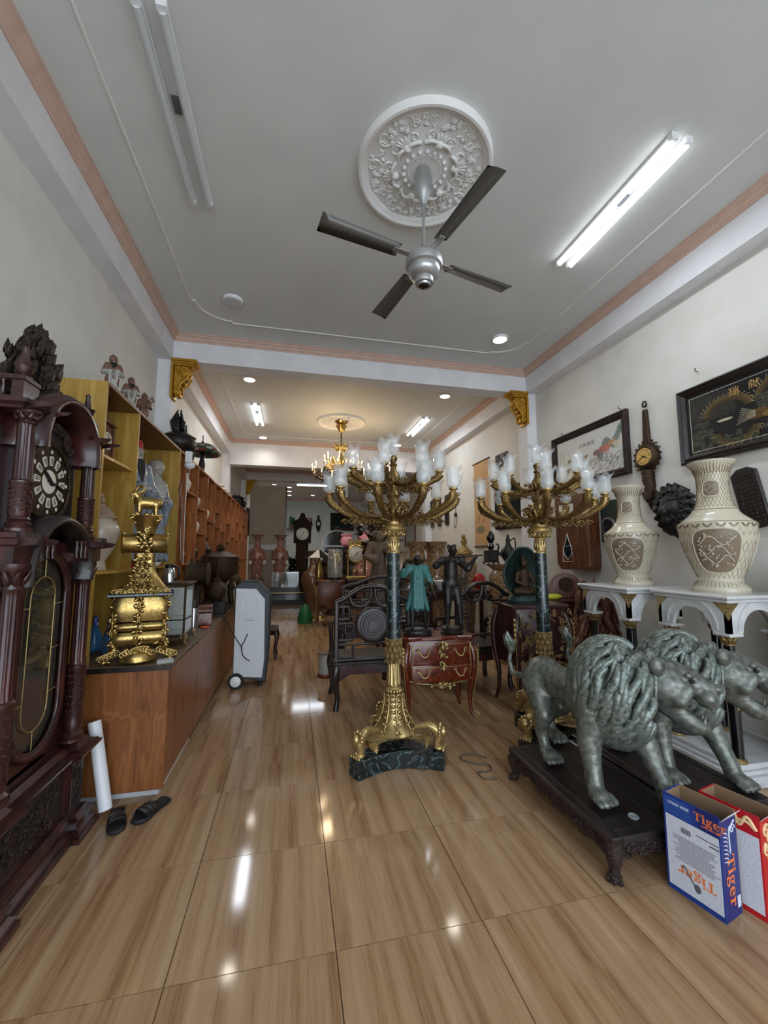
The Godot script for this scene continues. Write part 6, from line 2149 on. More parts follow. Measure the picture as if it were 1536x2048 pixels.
	for k in 12:
		var p = Vector3(rng.randf_range(-0.06, 0.06), 0.36, rng.randf_range(-0.08, 0.08))
		b.tube([p, p + Vector3(rng.randf_range(-0.04, 0.04), 0.1, rng.randf_range(-0.04, 0.04)), p * 0.4 + Vector3(0, 0.36 + rng.randf_range(-0.1, 0.14), 0)], [0.03, 0.03, 0.008], 6)
	part(bg, "dragon_finial", b, "blackbronze")
	var wc = thing("white_sensor_lamp", "white round-headed wall lamp hanging over the yellow cabinet's far corner", "lamp", Vector3(-1.16, 2.5, -4.9))
	part(wc, "head", B().ell(Vector3.ZERO, Vector3(0.06, 0.045, 0.05), 16, 8), "whiteplastic")
	part(wc, "bracket", slab(-0.05, 0.02, 0.03, 0.16, -0.02, 0.02, null, 0.004), "whiteplastic")
	b = B()
	b.tube(smooth_path([Vector3(0, -0.04, 0), Vector3(-0.02, -0.4, 0.02), Vector3(-0.015, -0.8, 0.03), Vector3(-0.01, -1.1, 0.02)]), 0.004, 5)
	part(wc, "cord", b, "whiteplastic")
	for q in [[-8.2, 0.2, "creamvase", "pale bowl on top of the orange cabinets"], [-10.2, 0.28, "blackbronze", "dark lidded jar on the orange cabinets near the far end"], [-10.9, 0.36, "lacquer", "black twisted ornament on the far end of the orange cabinets"], [-9.0, 0.18, "paleglaze", "small grey bowl on top of the orange cabinets"]]:
		pot("cabinet_top_jar", q[3], "jar", [[0.0, 0.0], [0.3, 0.0], [0.5, 0.2], [0.55, 0.45], [0.35, 0.62], [0.3, 0.7], [0.45, 0.76], [0.2, 0.9], [0.0, 1.0]], q[2], Vector3(-1.38, 2.65, q[0]), q[1], "jars on the orange cabinets", 18)
	air_cooler()

func stained_shade(t: Node3D, r: float, h: float, y: float):
	var cols = [[70, 60, 30], [120, 50, 40], [60, 80, 60], [150, 150, 130], [40, 60, 50]]
	var mats = []
	for c in cols:
		mats.append(mat("sg%d%d" % [c[0], c[1]], c8(c[0], c[1], c[2]), 0.25))
	var rows = []
	var nr = 6
	var na = 16
	for i in nr + 1:
		var u = float(i) / nr
		var row = []
		for j in na:
			var a = TAU * j / na
			var rr = r * sin(PI / 2 * (1.0 - u * 0.9))
			row.append(Vector3(cos(a) * rr, y + h * sin(PI / 2 * u), sin(a) * rr))
		rows.append(row)
	for i in nr:
		for j in na:
			var b = B()
			var k = (j + 1) % na
			var c: Vector3 = (rows[i][j] + rows[i][k] + rows[i + 1][j] + rows[i + 1][k]) / 4
			var sh = func(p: Vector3) -> Vector3: return c + (p - c) * 0.92
			var nrm = Vector3(c.x, c.y - y + 0.02, c.z).normalized() * 0.003
			var q = [sh.call(rows[i][j]), sh.call(rows[i][k]), sh.call(rows[i + 1][k]), sh.call(rows[i + 1][j])]
			b.quad(q[1] + nrm, q[0] + nrm, q[3] + nrm, q[2] + nrm)
			b.quad(q[0] - nrm, q[1] - nrm, q[2] - nrm, q[3] - nrm)
			part(t, "glass_piece", b, mats[(i * 3 + j * 7 + i * j) % 5])
	var ld = B()
	for i in nr + 1:
		var p = []
		for j in na + 1:
			p.append(rows[i][j % na])
		ld.tube(p, 0.004, 4)
	for j in na:
		var p = []
		for i in nr + 1:
			p.append(rows[i][j])
		ld.tube(p, 0.004, 4)
	part(t, "leading", ld, "blackbronze")

# the rococo gold mantel piece with drum, billy goat and scrolls
func gold_clock():
	var t = thing("gold_mantel_piece", "ornate gold mantel piece with barrel drum and goat on top, at the counter corner", "mantel clock", Vector3(-0.99, 0.82, -3.1), 0.25)
	part(t, "plinth", B().lathe([[0.0, 0.0], [0.11, 0.0], [0.11, 0.02], [0.1, 0.05], [0.06, 0.075], [0.0, 0.085]], 28), "brightgold", Vector3(0.0, 0.0, 0.08))
	var b = B()
	for s in [-1.0, 1.0]:
		for k in 30:
			var u = k / 29.0
			var p = Vector3(s * (0.1 + 0.1 * u), 0.09 - 0.08 * u + 0.03 * sin(u * 6), 0.08 + rng.randf_range(-0.03, 0.03))
			b.leaf(p, Vector3(rng.randf_range(-1, 1), rng.randf_range(0, 1), rng.randf_range(-1, 1)).normalized(), Vector3.BACK, 0.035, 0.01, 0.4)
		for k in 5:
			b.curl(Vector3(s * (0.12 + 0.02 * k), 0.05 - 0.008 * k, 0.1), Vector3(s, 0, 0), Vector3.UP, 0.025, 1.4, 0.28)
	for k in 10:
		b.curl(Vector3(-0.08 + 0.018 * k, 0.05 + 0.03 * sin(k * 0.33), 0.17), Vector3.RIGHT, Vector3.UP, 0.022, 1.3, 0.28, k)
	tag(part(t, "scroll_feet", b, "brightgold"), "", "", "", "stuff")
	# three barrel-fronted tiers
	for q in [[0.1, 0.175, 0.155], [0.185, 0.235, 0.15], [0.245, 0.4, 0.16]]:
		b = B()
		var rows = []
		for i in 7:
			var u = i / 6.0
			var e: float = q[2] * (0.92 + 0.12 * sin(PI * u))
			var y: float = lerpf(q[0], q[1], u)
			var row = PackedVector3Array()
			for j in 28:
				var a = TAU * j / 28.0
				var cx = signf(cos(a)) * pow(absf(cos(a)), 0.3)
				var cz = signf(sin(a)) * pow(absf(sin(a)), 0.3)
				row.append(Vector3(cx * e, y, cz * e * 0.75))
			rows.append(row)
		b.grid(rows, true)
		b.cap(rows[0], true)
		b.cap(rows[6], false)
		part(t, "body_tier", b, "brightgold")
	b = B()
	for k in 80:
		var fx = 0.0
		var y = rng.randf_range(0.09, 0.41)
		var side = k % 3
		var p = Vector3(rng.randf_range(-0.018, 0.018), y, 0.125) if side == 0 else Vector3((-1.0 if side == 1 else 1.0) * 0.15, y, 0.1 + rng.randf_range(-0.02, 0.02))
		b.leaf(p, Vector3(rng.randf_range(-1, 1), rng.randf_range(-1, 1), 0).normalized(), Vector3.BACK, 0.03, 0.009, 0.35)
		b.ell(p + Vector3(fx, 0, 0.006), Vector3(0.007, 0.007, 0.006), 6, 4)
	tag(part(t, "leaf_mounts", b, "brightgold"), "", "", "", "stuff")
	b = B()
	b.bx(Vector3(0, 0.415, 0), Vector3(0.38, 0.022, 0.28), 0.006)
	part(t, "dark_slab", b, "blackmarble")
	# flaring throat
	b = B()
	var rows = []
	for i in 11:
		var u = i / 10.0
		var e = 0.055 + 0.115 * pow(1.0 - u, 2.4) + 0.012 * pow(u, 6.0)
		var row = PackedVector3Array()
		for j in 24:
			var a = TAU * j / 24.0
			var cx = signf(cos(a)) * pow(absf(cos(a)), 0.45)
			var cz = signf(sin(a)) * pow(absf(sin(a)), 0.45)
			row.append(Vector3(cx * e, 0.426 + 0.26 * u, cz * e * 0.75))
		rows.append(row)
	b.grid(rows, true)
	b.cap(rows[10], false)
	part(t, "flared_throat", b, "brightgold")
	b = B()
	for k in 90:
		var u = pow(rng.randf(), 1.3)
		var e = 0.055 + 0.115 * pow(1.0 - u, 2.4)
		var p = Vector3(rng.randf_range(-0.6, 0.6) * e, 0.43 + 0.25 * u, e * 0.76)
		b.leaf(p, Vector3(rng.randf_range(-1, 1), rng.randf_range(-1, 1), 0.2).normalized(), Vector3.BACK, 0.032, 0.009, 0.4)
	for k in 12:
		b.curl(Vector3(-0.15 + 0.027 * k, 0.436, 0.12), Vector3.RIGHT, Vector3.UP, 0.02, 1.3, 0.3, k)
	part(t, "throat_mounts", b, "brightgold")
	# barrel drum, lying crosswise
	b = B()
	b.xf = Transform3D(Basis(Vector3.BACK, PI / 2), Vector3(0, 0.755, -0.02))
	b.lathe([[0.0, -0.14], [0.068, -0.14], [0.075, -0.13], [0.066, -0.12], [0.066, 0.12], [0.075, 0.13], [0.068, 0.14], [0.0, 0.14]], 28)
	part(t, "drum", b, "brightgold")
	b = B()
	for k in 70:
		var y = rng.randf_range(0.68, 0.95)
		var w = 0.03 + 0.05 * maxf(0.0, (y - 0.86) / 0.09)
		b.leaf(Vector3(rng.randf_range(-w, w), y, 0.045 + rng.randf_range(-0.01, 0.02)), Vector3(rng.randf_range(-1, 1), rng.randf_range(-0.5, 1), 0).normalized(), Vector3.BACK, 0.035, 0.01, 0.4)
	for k in 8:
		b.curl(Vector3(-0.08 + 0.023 * k, 0.93, 0.05), Vector3.RIGHT, Vector3.UP, 0.022, 1.3, 0.28, k)
	b.lathe([[0.05, 0.82], [0.06, 0.85], [0.09, 0.93], [0.1, 0.94], [0.0, 0.945]], 16)
	part(t, "leafy_cup", b, "brightgold")
	# billy goat
	var s = Sdf.new(Vector3(-0.12, 0.93, -0.06), Vector3(0.13, 1.16, 0.08), 0.005)
	s.cap(Vector3(-0.045, 1.035, 0), Vector3(0.05, 1.03, 0), 0.04, 0.042, 0.015)
	for x in [-0.05, 0.05]:
		for z in [-0.015, 0.015]:
			s.cap(Vector3(x, 1.02, z * 1.4), Vector3(x + 0.004, 0.945, z * 1.4), 0.02, 0.011, 0.01)
	s.cap(Vector3(-0.05, 1.05, 0), Vector3(-0.075, 1.09, 0.01), 0.03, 0.022, 0.012)
	s.cap(Vector3(-0.075, 1.1, 0.012), Vector3(-0.1, 1.08, 0.03), 0.018, 0.01, 0.008)
	s.cap(Vector3(-0.09, 1.075, 0.025), Vector3(-0.092, 1.045, 0.03), 0.008, 0.003, 0.004)
	s.cap(Vector3(0.075, 1.05, 0), Vector3(0.085, 1.07, 0), 0.01, 0.005, 0.006)
	b = B()
	s.mesh(b)
	var gt = part(t, "goat", b, "brightgold")
	b = B()
	for z in [-1.0, 1.0]:
		b.tube(smooth_path([Vector3(-0.075, 1.115, 0.012 + 0.008 * z), Vector3(-0.055, 1.145, 0.025 * z), Vector3(-0.03, 1.14, 0.04 * z), Vector3(-0.03, 1.11, 0.045 * z), Vector3(-0.055, 1.1, 0.05 * z)]), 0.008, 5)
	part(gt, "horns", b, "brightgold")

func air_cooler():
	var t = thing("air_cooler", "white and charcoal portable air cooler on wheels beside the counter", "air cooler", Vector3(-0.46, 0, -5.0))
	var w = 0.17
	# charcoal body with chamfered shoulders; the white side faces the door
	var body = PackedVector2Array([Vector2(-w, 0.12), Vector2(w + 0.02, 0.05), Vector2(w + 0.04, 0.3), Vector2(w + 0.05, 1.02), Vector2(0.08, 1.18), Vector2(-0.12, 1.18), Vector2(-w - 0.01, 1.12)])
	var b = B()
	b.prism(body, -0.3, 0.0, false, 0.01)
	part(t, "housing", b, "charcoal")
	b = B()
	b.prism(PackedVector2Array([Vector2(-w + 0.005, 0.13), Vector2(w - 0.02, 0.1), Vector2(w + 0.0, 0.3), Vector2(w - 0.01, 0.98), Vector2(0.06, 1.1), Vector2(-w + 0.005, 1.11)]), 0.0, 0.02, false, 0.008)
	var sp = part(t, "white_side_panel", b, "offwhite")
	b = B()
	loop_tube(b, [Vector2(-0.11, 0.78), Vector2(0.09, 0.77), Vector2(0.1, 0.97), Vector2(0.03, 1.05), Vector2(-0.09, 1.05)], 0.02, 0.006)
	part(sp, "recess_rim", b, "whiteplastic")
	part(sp, "label_slot", slab(-0.05, 0.05, 0.745, 0.75, 0.019, 0.022), "greyink")
	b = B()
	b.tube(smooth_path([Vector3(-0.02, 0.6, 0.02), Vector3(-0.05, 0.52, 0.035), Vector3(-0.08, 0.46, 0.035), Vector3(-0.06, 0.36, 0.035), Vector3(0.01, 0.3, 0.035)]), 0.006, 6)
	b.tube(smooth_path([Vector3(-0.07, 0.44, 0.036), Vector3(-0.18, 0.62, 0.05), Vector3(-0.27, 0.8, 0.1), Vector3(-0.34, 0.83, 0.16)]), 0.005, 6)
	part(t, "power_cord", b, "black")
	for z in [0.035, -0.33]:
		b = B()
		b.xf = Transform3D(Basis(Vector3.RIGHT, PI / 2), Vector3(-0.13, 0.085, z))
		b.lathe([[0.0, -0.022], [0.06, -0.022], [0.08, -0.02], [0.086, -0.01], [0.086, 0.01], [0.08, 0.02], [0.06, 0.022], [0.0, 0.022]], 28)
		var wh = part(t, "wheel", b, "rubber")
		b = B()
		b.xf = Transform3D(Basis(Vector3.RIGHT, PI / 2), Vector3(-0.13, 0.085, z))
		b.lathe([[0.0, 0.028], [0.05, 0.027], [0.06, 0.02]], 24)
		part(wh, "hub_cap", b, "whiteplastic")
	for z in [-0.05, -0.25]:
		part(t, "castor", B().at(0.13, 0.0, z).lathe([[0.0, 0.0], [0.02, 0.0], [0.022, 0.03], [0.012, 0.05], [0.012, 0.07]], 12), "rubber")
	b = B()
	for k in 12:
		b.bx(Vector3(w + 0.045, 0.4 + 0.045 * k, -0.15), Vector3(0.012, 0.012, 0.26))
	tag(part(t, "grille", b, "black"), "", "", "", "stuff")
	part(t, "top_panel", slab(-0.1, 0.07, 1.18, 1.19, -0.26, -0.05, null, 0.004), "black")

# ---------------------------------------------------------------- furniture in the middle of the room
# carved rosewood armchair facing -z, its back to the street; origin at the middle of the back edge
func rosewood_chair(label: String, at: Vector3, turn: float, w := 0.78, disc := true) -> Node3D:
	var t = thing("rosewood_armchair", label, "armchair", at, turn, "carved rosewood armchairs")
	var h = w / 2
	var b = B()
	slab(-h, h, 0.425, 0.455, -0.58, 0.0, b, 0.008)
	slab(-h + 0.02, h - 0.02, 0.405, 0.425, -0.56, -0.02, b, 0.004)
	part(t, "seat", b, "ebony")
	for q in [[-h + 0.035, -0.035, 1.0, -1.0], [h - 0.035, -0.035, 1.0, 1.0], [-h + 0.035, -0.545, -1.0, -1.0], [h - 0.035, -0.545, -1.0, 1.0]]:
		b = B()
		var p = Vector3(q[0], 0, q[1])
		var d = Vector3(q[3] * 0.7, 0, q[2] * 0.7)
		b.tube(smooth_path([p + Vector3(0, 0.41, 0), p + d * 0.02 + Vector3(0, 0.33, 0), p + d * 0.005 + Vector3(0, 0.2, 0), p - d * 0.01 + Vector3(0, 0.1, 0), p + d * 0.012 + Vector3(0, 0.0, 0)]), [0.042, 0.043, 0.044, 0.043, 0.041, 0.038, 0.034, 0.031, 0.028, 0.027, 0.026, 0.026, 0.026, 0.027, 0.028, 0.029, 0.03], 8)
		part(t, "leg", b, "ebony")
	for q in [[0.0, -0.02, w - 0.12, 0.0], [0.0, -0.56, w - 0.12, PI]]:
		b = B()
		var poly = PackedVector2Array([Vector2(q[2] / 2, 0.41), Vector2(-q[2] / 2, 0.41), Vector2(-q[2] / 2, 0.27), Vector2(-q[2] / 2 + 0.05, 0.31), Vector2(-q[2] / 2 + 0.1, 0.335), Vector2(q[2] / 2 - 0.1, 0.335), Vector2(q[2] / 2 - 0.05, 0.31), Vector2(q[2] / 2, 0.27)])
		b.prism(poly, -0.015, 0.015, false, 0.004)
		part(t, "apron", b, "rosewood", Vector3(0, 0, q[1]), q[3])
	# back: posts, cloud-shaped top rail, frets
	for s in [-1.0, 1.0]:
		b = B()
		b.bx(Vector3(s * (h - 0.025), 0.75, -0.02), Vector3(0.04, 0.6, 0.035), 0.008)
		part(t, "back_post", b, "ebony")
	b = B()
	b.tube(smooth_path([Vector3(-h + 0.02, 1.03, -0.02), Vector3(-h + 0.1, 1.06, -0.02), Vector3(-h * 0.6, 1.1, -0.02), Vector3(-h * 0.3, 1.165, -0.02), Vector3(0, 1.18, -0.02), Vector3(h * 0.3, 1.165, -0.02), Vector3(h * 0.6, 1.1, -0.02), Vector3(h - 0.1, 1.06, -0.02), Vector3(h - 0.02, 1.03, -0.02)]), 0.024, 8)
	part(t, "top_rail", b, "ebony")
	b = B()
	for s in [-1.0, 1.0]:
		# oval openings under the crest and ruyi scroll
		b.tube(smooth_path([Vector3(s * 0.02, 1.16, -0.02), Vector3(s * 0.03, 1.06, -0.02), Vector3(s * 0.1, 0.985, -0.02), Vector3(s * 0.2, 1.0, -0.02), Vector3(s * 0.235, 1.08, -0.02)]), 0.017, 7)
		b.curl(Vector3(s * 0.07, 1.01, -0.02), Vector3(s, 0, 0), Vector3.UP, 0.045, 1.3, 0.28)
		b.curl(Vector3(s * 0.27, 1.04, -0.02), Vector3(s, 0, 0), Vector3.UP, 0.03, 1.3, 0.28)
		# square frets
		for q in [[0.98, 0.86], [0.82, 0.66], [0.62, 0.5]]:
			var x0: float = s * (h - 0.05)
			var x1: float = s * (0.2 if q[0] < 0.9 or not disc else 0.24)
			for y in q:
				b.tube([Vector3(x0, y, -0.02), Vector3(x1, y, -0.02)], 0.013, 6)
			b.tube([Vector3(x1, q[0], -0.02), Vector3(x1, q[1], -0.02)], 0.013, 6)
			b.tube([Vector3(lerpf(x0, x1, 0.45), q[0], -0.02), Vector3(lerpf(x0, x1, 0.45), lerpf(q[0], q[1], 0.6), -0.02), Vector3(lerpf(x0, x1, 0.75), lerpf(q[0], q[1], 0.6), -0.02)], 0.01, 6)
	b.tube([Vector3(-0.2, 0.6, -0.02), Vector3(-0.16, 0.62, -0.02), Vector3(0.16, 0.62, -0.02), Vector3(0.2, 0.6, -0.02)], 0.014, 6)
	b.tube([Vector3(-h, 0.475, -0.02), Vector3(h, 0.475, -0.02)], 0.02, 6)
	part(t, "fretwork", b, "ebony")
	if disc:
		b = B()
		b.xf = Transform3D(Basis(Vector3.RIGHT, PI / 2), Vector3(0, 0.8, -0.02))
		b.lathe([[0.0, 0.03], [0.05, 0.03], [0.055, 0.024], [0.075, 0.024], [0.08, 0.03], [0.1, 0.03], [0.106, 0.022], [0.13, 0.022], [0.136, 0.028], [0.16, 0.028], [0.176, 0.016], [0.178, -0.016], [0.0, -0.02]], 48)
		part(t, "round_medallion", b, "ebony")
	for s in [-1.0, 1.0]:
		b = B()
		b.tube(smooth_path([Vector3(s * (h - 0.02), 0.82, -0.03), Vector3(s * (h + 0.0), 0.79, -0.2), Vector3(s * (h + 0.01), 0.74, -0.42), Vector3(s * (h - 0.02), 0.66, -0.53), Vector3(s * (h - 0.03), 0.46, -0.55)]), 0.024, 7)
		b.tube([Vector3(s * (h - 0.02), 0.46, -0.28), Vector3(s * h, 0.77, -0.27)], 0.016, 6)
		b.tube([Vector3(s * (h - 0.02), 0.62, -0.04), Vector3(s * (h - 0.01), 0.62, -0.52)], 0.012, 6)
		part(t, "arm", b, "ebony")
	return t

func bombe_shell(w: float, d: float, y0: float, y1: float, bulge: float) -> Bld:
	var b = B()
	var rows = []
	for i in 15:
		var u = i / 14.0
		var e = bulge * sin(PI * (0.15 + 0.8 * u)) * (0.7 + 0.5 * u) - bulge * 0.25 * (1.0 - u)
		var y = lerpf(y0, y1, u)
		var row = PackedVector3Array()
		row.append(Vector3(-w / 2 - e * 0.4, y, -d))
		for j in 17:
			var v = j / 16.0
			var x = lerpf(-w / 2 - e * 0.6, w / 2 + e * 0.6, v)
			var zf = e * (0.55 + 0.45 * sin(PI * v)) + 0.02 * sin(PI * v)
			# scalloped lower edge
			var yy = y
			if i == 0:
				yy = y + 0.06 * absf(cos(PI * v)) - 0.03 * exp(-pow((v - 0.5) * 9.0, 2.0))
			row.append(Vector3(x, yy, zf))
		row.append(Vector3(w / 2 + e * 0.4, y, -d))
		rows.append(row)
	rows.reverse()
	b.grid(rows, true)
	return b

func bombe_commode(label: String, at: Vector3, turn: float, w: float, d: float, h: float, m: String, mount: String) -> Node3D:
	var t = thing("bombe_commode", label, "commode", at, turn)
	part(t, "carcase", bombe_shell(w - 0.08, d - 0.06, 0.3 * h / 0.74, h - 0.03, 0.055), m)
	var b = B()
	var poly = PackedVector2Array()
	for q in [[-w / 2, d - 0.02], [w / 2, d - 0.02], [w / 2 + 0.01, 0.0], [w / 2 - 0.04, -0.05], [w / 4, -0.035], [0, -0.055], [-w / 4, -0.035], [-w / 2 + 0.04, -0.05], [-w / 2 - 0.01, 0.0]]:
		poly.append(Vector2(q[0], q[1]))
	b.xf = Transform3D(Basis(Vector3.RIGHT, -PI / 2), Vector3(0, h - 0.035, 0))
	b.prism(poly, 0.0, 0.035, false, 0.008)
	part(t, "top", b, m)
	for s in [-1.0, 1.0]:
		for q in [[0.03, 1.0], [-d + 0.05, -1.0]]:
			b = B()
			var k = h / 0.74
			var c = Vector3(s * (w / 2 - 0.05), 0, q[0] - 0.03)
			var o = Vector3(s * 0.7, 0, q[1] * 0.7)
			b.tube(smooth_path([c + Vector3(0, 0.68 * k, 0), c + o * 0.045 + Vector3(0, 0.55 * k, 0), c + o * 0.035 + Vector3(0, 0.38 * k, 0), c + o * 0.0 + Vector3(0, 0.22 * k, 0), c + o * 0.005 + Vector3(0, 0.08 * k, 0), c + o * 0.04 + Vector3(0, 0.0, 0)]), [0.022, 0.026, 0.03, 0.033, 0.034, 0.034, 0.034, 0.033, 0.032, 0.03, 0.028, 0.026, 0.024, 0.022, 0.02, 0.019, 0.018, 0.017, 0.016, 0.016, 0.017], 8)
			var lg = part(t, "leg", b, m)
			b = B()
			b.tube(smooth_path([c + o * 0.06 + Vector3(0, 0.64 * k, 0), c + o * 0.085 + Vector3(0, 0.55 * k, 0), c + o * 0.072 + Vector3(0, 0.4 * k, 0), c + o * 0.04 + Vector3(0, 0.22 * k, 0), c + o * 0.03 + Vector3(0, 0.08 * k, 0), c + o * 0.06 + Vector3(0, 0.004, 0)]), 0.005, 5)
			for w2 in 5:
				b.leaf(c + o * 0.08 + Vector3(0, (0.48 + 0.035 * w2) * k, 0), Vector3(s * 0.3, 1, 0).normalized(), o.normalized(), 0.05, 0.012, 0.3)
			b.curl(c + o * 0.06 + Vector3(0, 0.03, 0), o.normalized(), Vector3.UP, 0.025, 1.2, 0.3)
			part(lg, "gilt_mount", b, mount)
	return t

func gilt_line(b: Bld, pts: Array, r := 0.004):
	b.tube(smooth_path(pts), r, 5)

func middle_furniture():
	rosewood_chair("carved rosewood armchair with round medallion, back turned, left of the red commode", Vector3(0.80, 0, -4.06), 0.0)
	rosewood_chair("carved rosewood armchair seen from behind, right of the red commode", Vector3(2.1, 0, -4.25), 0.12, 0.74, false)
	# red lacquer commode
	var c = bombe_commode("small glossy red bombe commode with gilt mounts under the two bronze men", Vector3(1.355, 0, -3.70), 0.0, 0.7, 0.31, 0.74, "mahogany", "gilt")
	var b = B()
	for q in [[0.68, 0.5], [0.48, 0.34]]:
		gilt_line(b, [Vector3(-0.29, q[0], 0.055), Vector3(-0.15, q[0] - 0.005, 0.075), Vector3(0, q[0], 0.085), Vector3(0.15, q[0] - 0.005, 0.075), Vector3(0.29, q[0], 0.055)], 0.003)
	for s in [-1.0, 1.0]:
		gilt_line(b, [Vector3(s * 0.29, 0.68, 0.055), Vector3(s * 0.275, 0.6, 0.072), Vector3(s * 0.285, 0.5, 0.075), Vector3(s * 0.28, 0.4, 0.06), Vector3(s * 0.26, 0.34, 0.05)], 0.005)
		gilt_line(b, [Vector3(s * 0.3, 0.36, 0.045), Vector3(s * 0.2, 0.335, 0.055), Vector3(s * 0.1, 0.325, 0.065), Vector3(0, 0.285, 0.07)], 0.006)
	part(c, "gilt_borders", b, "gilt")
	for y in [0.6, 0.42]:
		b = B()
		var rows = []
		for i in 3:
			var row = PackedVector3Array()
			for j in 13:
				var v = j / 12.0
				row.append(Vector3(lerpf(-0.275, 0.275, v), y + (i - 1) * 0.075, 0.066 + 0.018 * sin(PI * v) - 0.008 * absf(i - 1.0)))
			rows.append(row)
		b.grid(rows, false, false, true)
		var dr = part(c, "drawer", b, "mahogany")
		for s in [-1.0, 1.0]:
			b = B()
			b.tube(smooth_path([Vector3(s * 0.13, y + 0.02, 0.09), Vector3(s * 0.15, y - 0.015, 0.105), Vector3(s * 0.19, y - 0.02, 0.105), Vector3(s * 0.22, y + 0.025, 0.085)]), 0.006, 6)
			b.curl(Vector3(s * 0.225, y + 0.025, 0.088), Vector3(s, 0, 0), Vector3.UP, 0.02, 1.2, 0.28)
			b.curl(Vector3(s * 0.125, y + 0.03, 0.09), Vector3(-s, 0, 0), Vector3.UP, 0.016, 1.2, 0.28)
			part(dr, "handle", b, "gilt")
	b = B()
	for k in 40:
		var y = rng.randf_range(0.44, 0.7)
		b.leaf(Vector3(rng.randf_range(-0.03, 0.03) * (0.6 + (y - 0.4)), y, 0.095), Vector3(rng.randf_range(-1, 1), rng.randf_range(-1, 1), 0.2).normalized(), Vector3.BACK, 0.032, 0.009, 0.3)
	for k in 18:
		b.leaf(Vector3(rng.randf_range(-0.09, 0.09), 0.31 + rng.randf_range(-0.01, 0.02), 0.075), Vector3(rng.randf_range(-1, 1), rng.randf_range(-0.4, 0.6), 0.2).normalized(), Vector3.BACK, 0.04, 0.011, 0.3)
	part(c, "centre_mount", b, "gilt")
	bronze_men()
	# bin
	var bn = thing("ash_bin", "small pale cylindrical bin with pink lid behind the armchair", "bin", Vector3(0.43, 0, -5.25))
	part(bn, "body", B().lathe([[0.0, 0.0], [0.095, 0.0], [0.095, 0.03], [0.085, 0.035], [0.085, 0.27], [0.0, 0.27]], 24), "paleglaze")
	part(bn, "lid", B().lathe([[0.0, 0.3], [0.06, 0.297], [0.095, 0.285], [0.098, 0.27], [0.0, 0.27]], 24), "terracotta")
	part(bn, "foot_ring", B().lathe([[0.098, 0.0], [0.104, 0.01], [0.1, 0.035], [0.09, 0.04]], 24), "mahogany")
	# stool beyond the air cooler
	var st = thing("carved_stool", "dark carved stool just behind the air cooler", "stool", Vector3(-0.35, 0, -6.35))
	part(st, "seat", slab(-0.17, 0.17, 0.4, 0.44, -0.17, 0.17, null, 0.01), "rosewood")
	for sx in [-1.0, 1.0]:
		for sz in [-1.0, 1.0]:
			b = B()
			b.tube([Vector3(sx * 0.13, 0.41, sz * 0.13), Vector3(sx * 0.16, 0.3, sz * 0.16), Vector3(sx * 0.13, 0.12, sz * 0.13), Vector3(sx * 0.15, 0.0, sz * 0.15)], [0.03, 0.032, 0.022, 0.022], 8)
			part(st, "leg", b, "rosewood")
	b = B()
	for k in 4:
		var a = PI / 2 * k
		b.at(0, 0.4, 0, a).bx(Vector3(0, -0.03, 0.14), Vector3(0.24, 0.06, 0.015), 0.004)
	part(st, "apron", b, "carved")
	# encoignure with the verdigris shell Buddha
	var e = bombe_commode("tall brown bombe corner cabinet with gilt marquetry under the green shell figure", Vector3(2.42, 0, -3.68), 0.0, 0.62, 0.42, 1.0, "rosewood", "gilt")
	b = B()
	for k in 110:
		b.curl(Vector3(rng.randf_range(-0.28, 0.28), rng.randf_range(0.4, 0.95), 0.08), Vector3.RIGHT.rotated(Vector3.BACK, rng.randf() * 6), Vector3.UP.rotated(Vector3.BACK, rng.randf() * 6), rng.randf_range(0.015, 0.035), 1.2, 0.22, 0.0, 4)
	tag(part(e, "gilt_marquetry", b, "giltrelief"), "", "", "", "stuff")
	var sh = thing("shell_figure", "dark green shell-backed seated figure behind the second candelabra column", "statue", Vector3(2.36, 1.0, -3.88), 0.0)
	b = B()
	var rows = []
	for i in 11:
		var u = i / 10.0
		var row = PackedVector3Array()
		for j in 33:
			var a = TAU * j / 32.0
			var rr = 0.22 * u * (1.0 + 0.22 * pow(maxf(0.0, sin(a)), 6.0) + 0.02 * cos(10 * a) * u)
			row.append(Vector3(cos(a) * rr * 1.02, 0.29 + sin(a) * rr * 1.05, -0.13 + 0.14 * u * u))
		rows.append(row)
	b.grid(rows)
	var lip = []
	for p in rows[10]:
		lip.append(p)
	b.tube(lip, 0.014, 6)
	part(sh, "shell", b, "verdigris")
	part(sh, "base", B().lathe([[0.0, 0.0], [0.17, 0.0], [0.18, 0.03], [0.16, 0.07], [0.11, 0.1], [0.0, 0.11]], 24, 0.7), "verdigris")
	var s = Sdf.new(Vector3(-0.16, 0.06, -0.1), Vector3(0.16, 0.5, 0.16), 0.008)
	s.cap(Vector3(0, 0.17, 0), Vector3(0, 0.3, 0), 0.06, 0.055, 0.02)
	s.ell(Vector3(0, 0.4, 0.01), Vector3(0.042, 0.05, 0.045), 0.02)
	s.cap(Vector3(0, 0.45, 0), Vector3(0, 0.48, 0), 0.028, 0.016, 0.01)
	for g in [-1.0, 1.0]:
		s.cap(Vector3(0.03 * g, 0.14, 0.02), Vector3(0.12 * g, 0.12, 0.06), 0.045, 0.035, 0.02)
		s.cap(Vector3(0.12 * g, 0.12, 0.06), Vector3(-0.02 * g, 0.11, 0.1), 0.035, 0.022, 0.02)
		s.cap(Vector3(0.065 * g, 0.3, 0), Vector3(0.1 * g, 0.22, 0.03), 0.028, 0.022, 0.01)
		s.cap(Vector3(0.1 * g, 0.22, 0.03), Vector3(0.02 * g, 0.18, 0.08), 0.02, 0.016, 0.01)
	b = B()
	s.mesh(b)
	part(sh, "seated_body", b, "bronze")

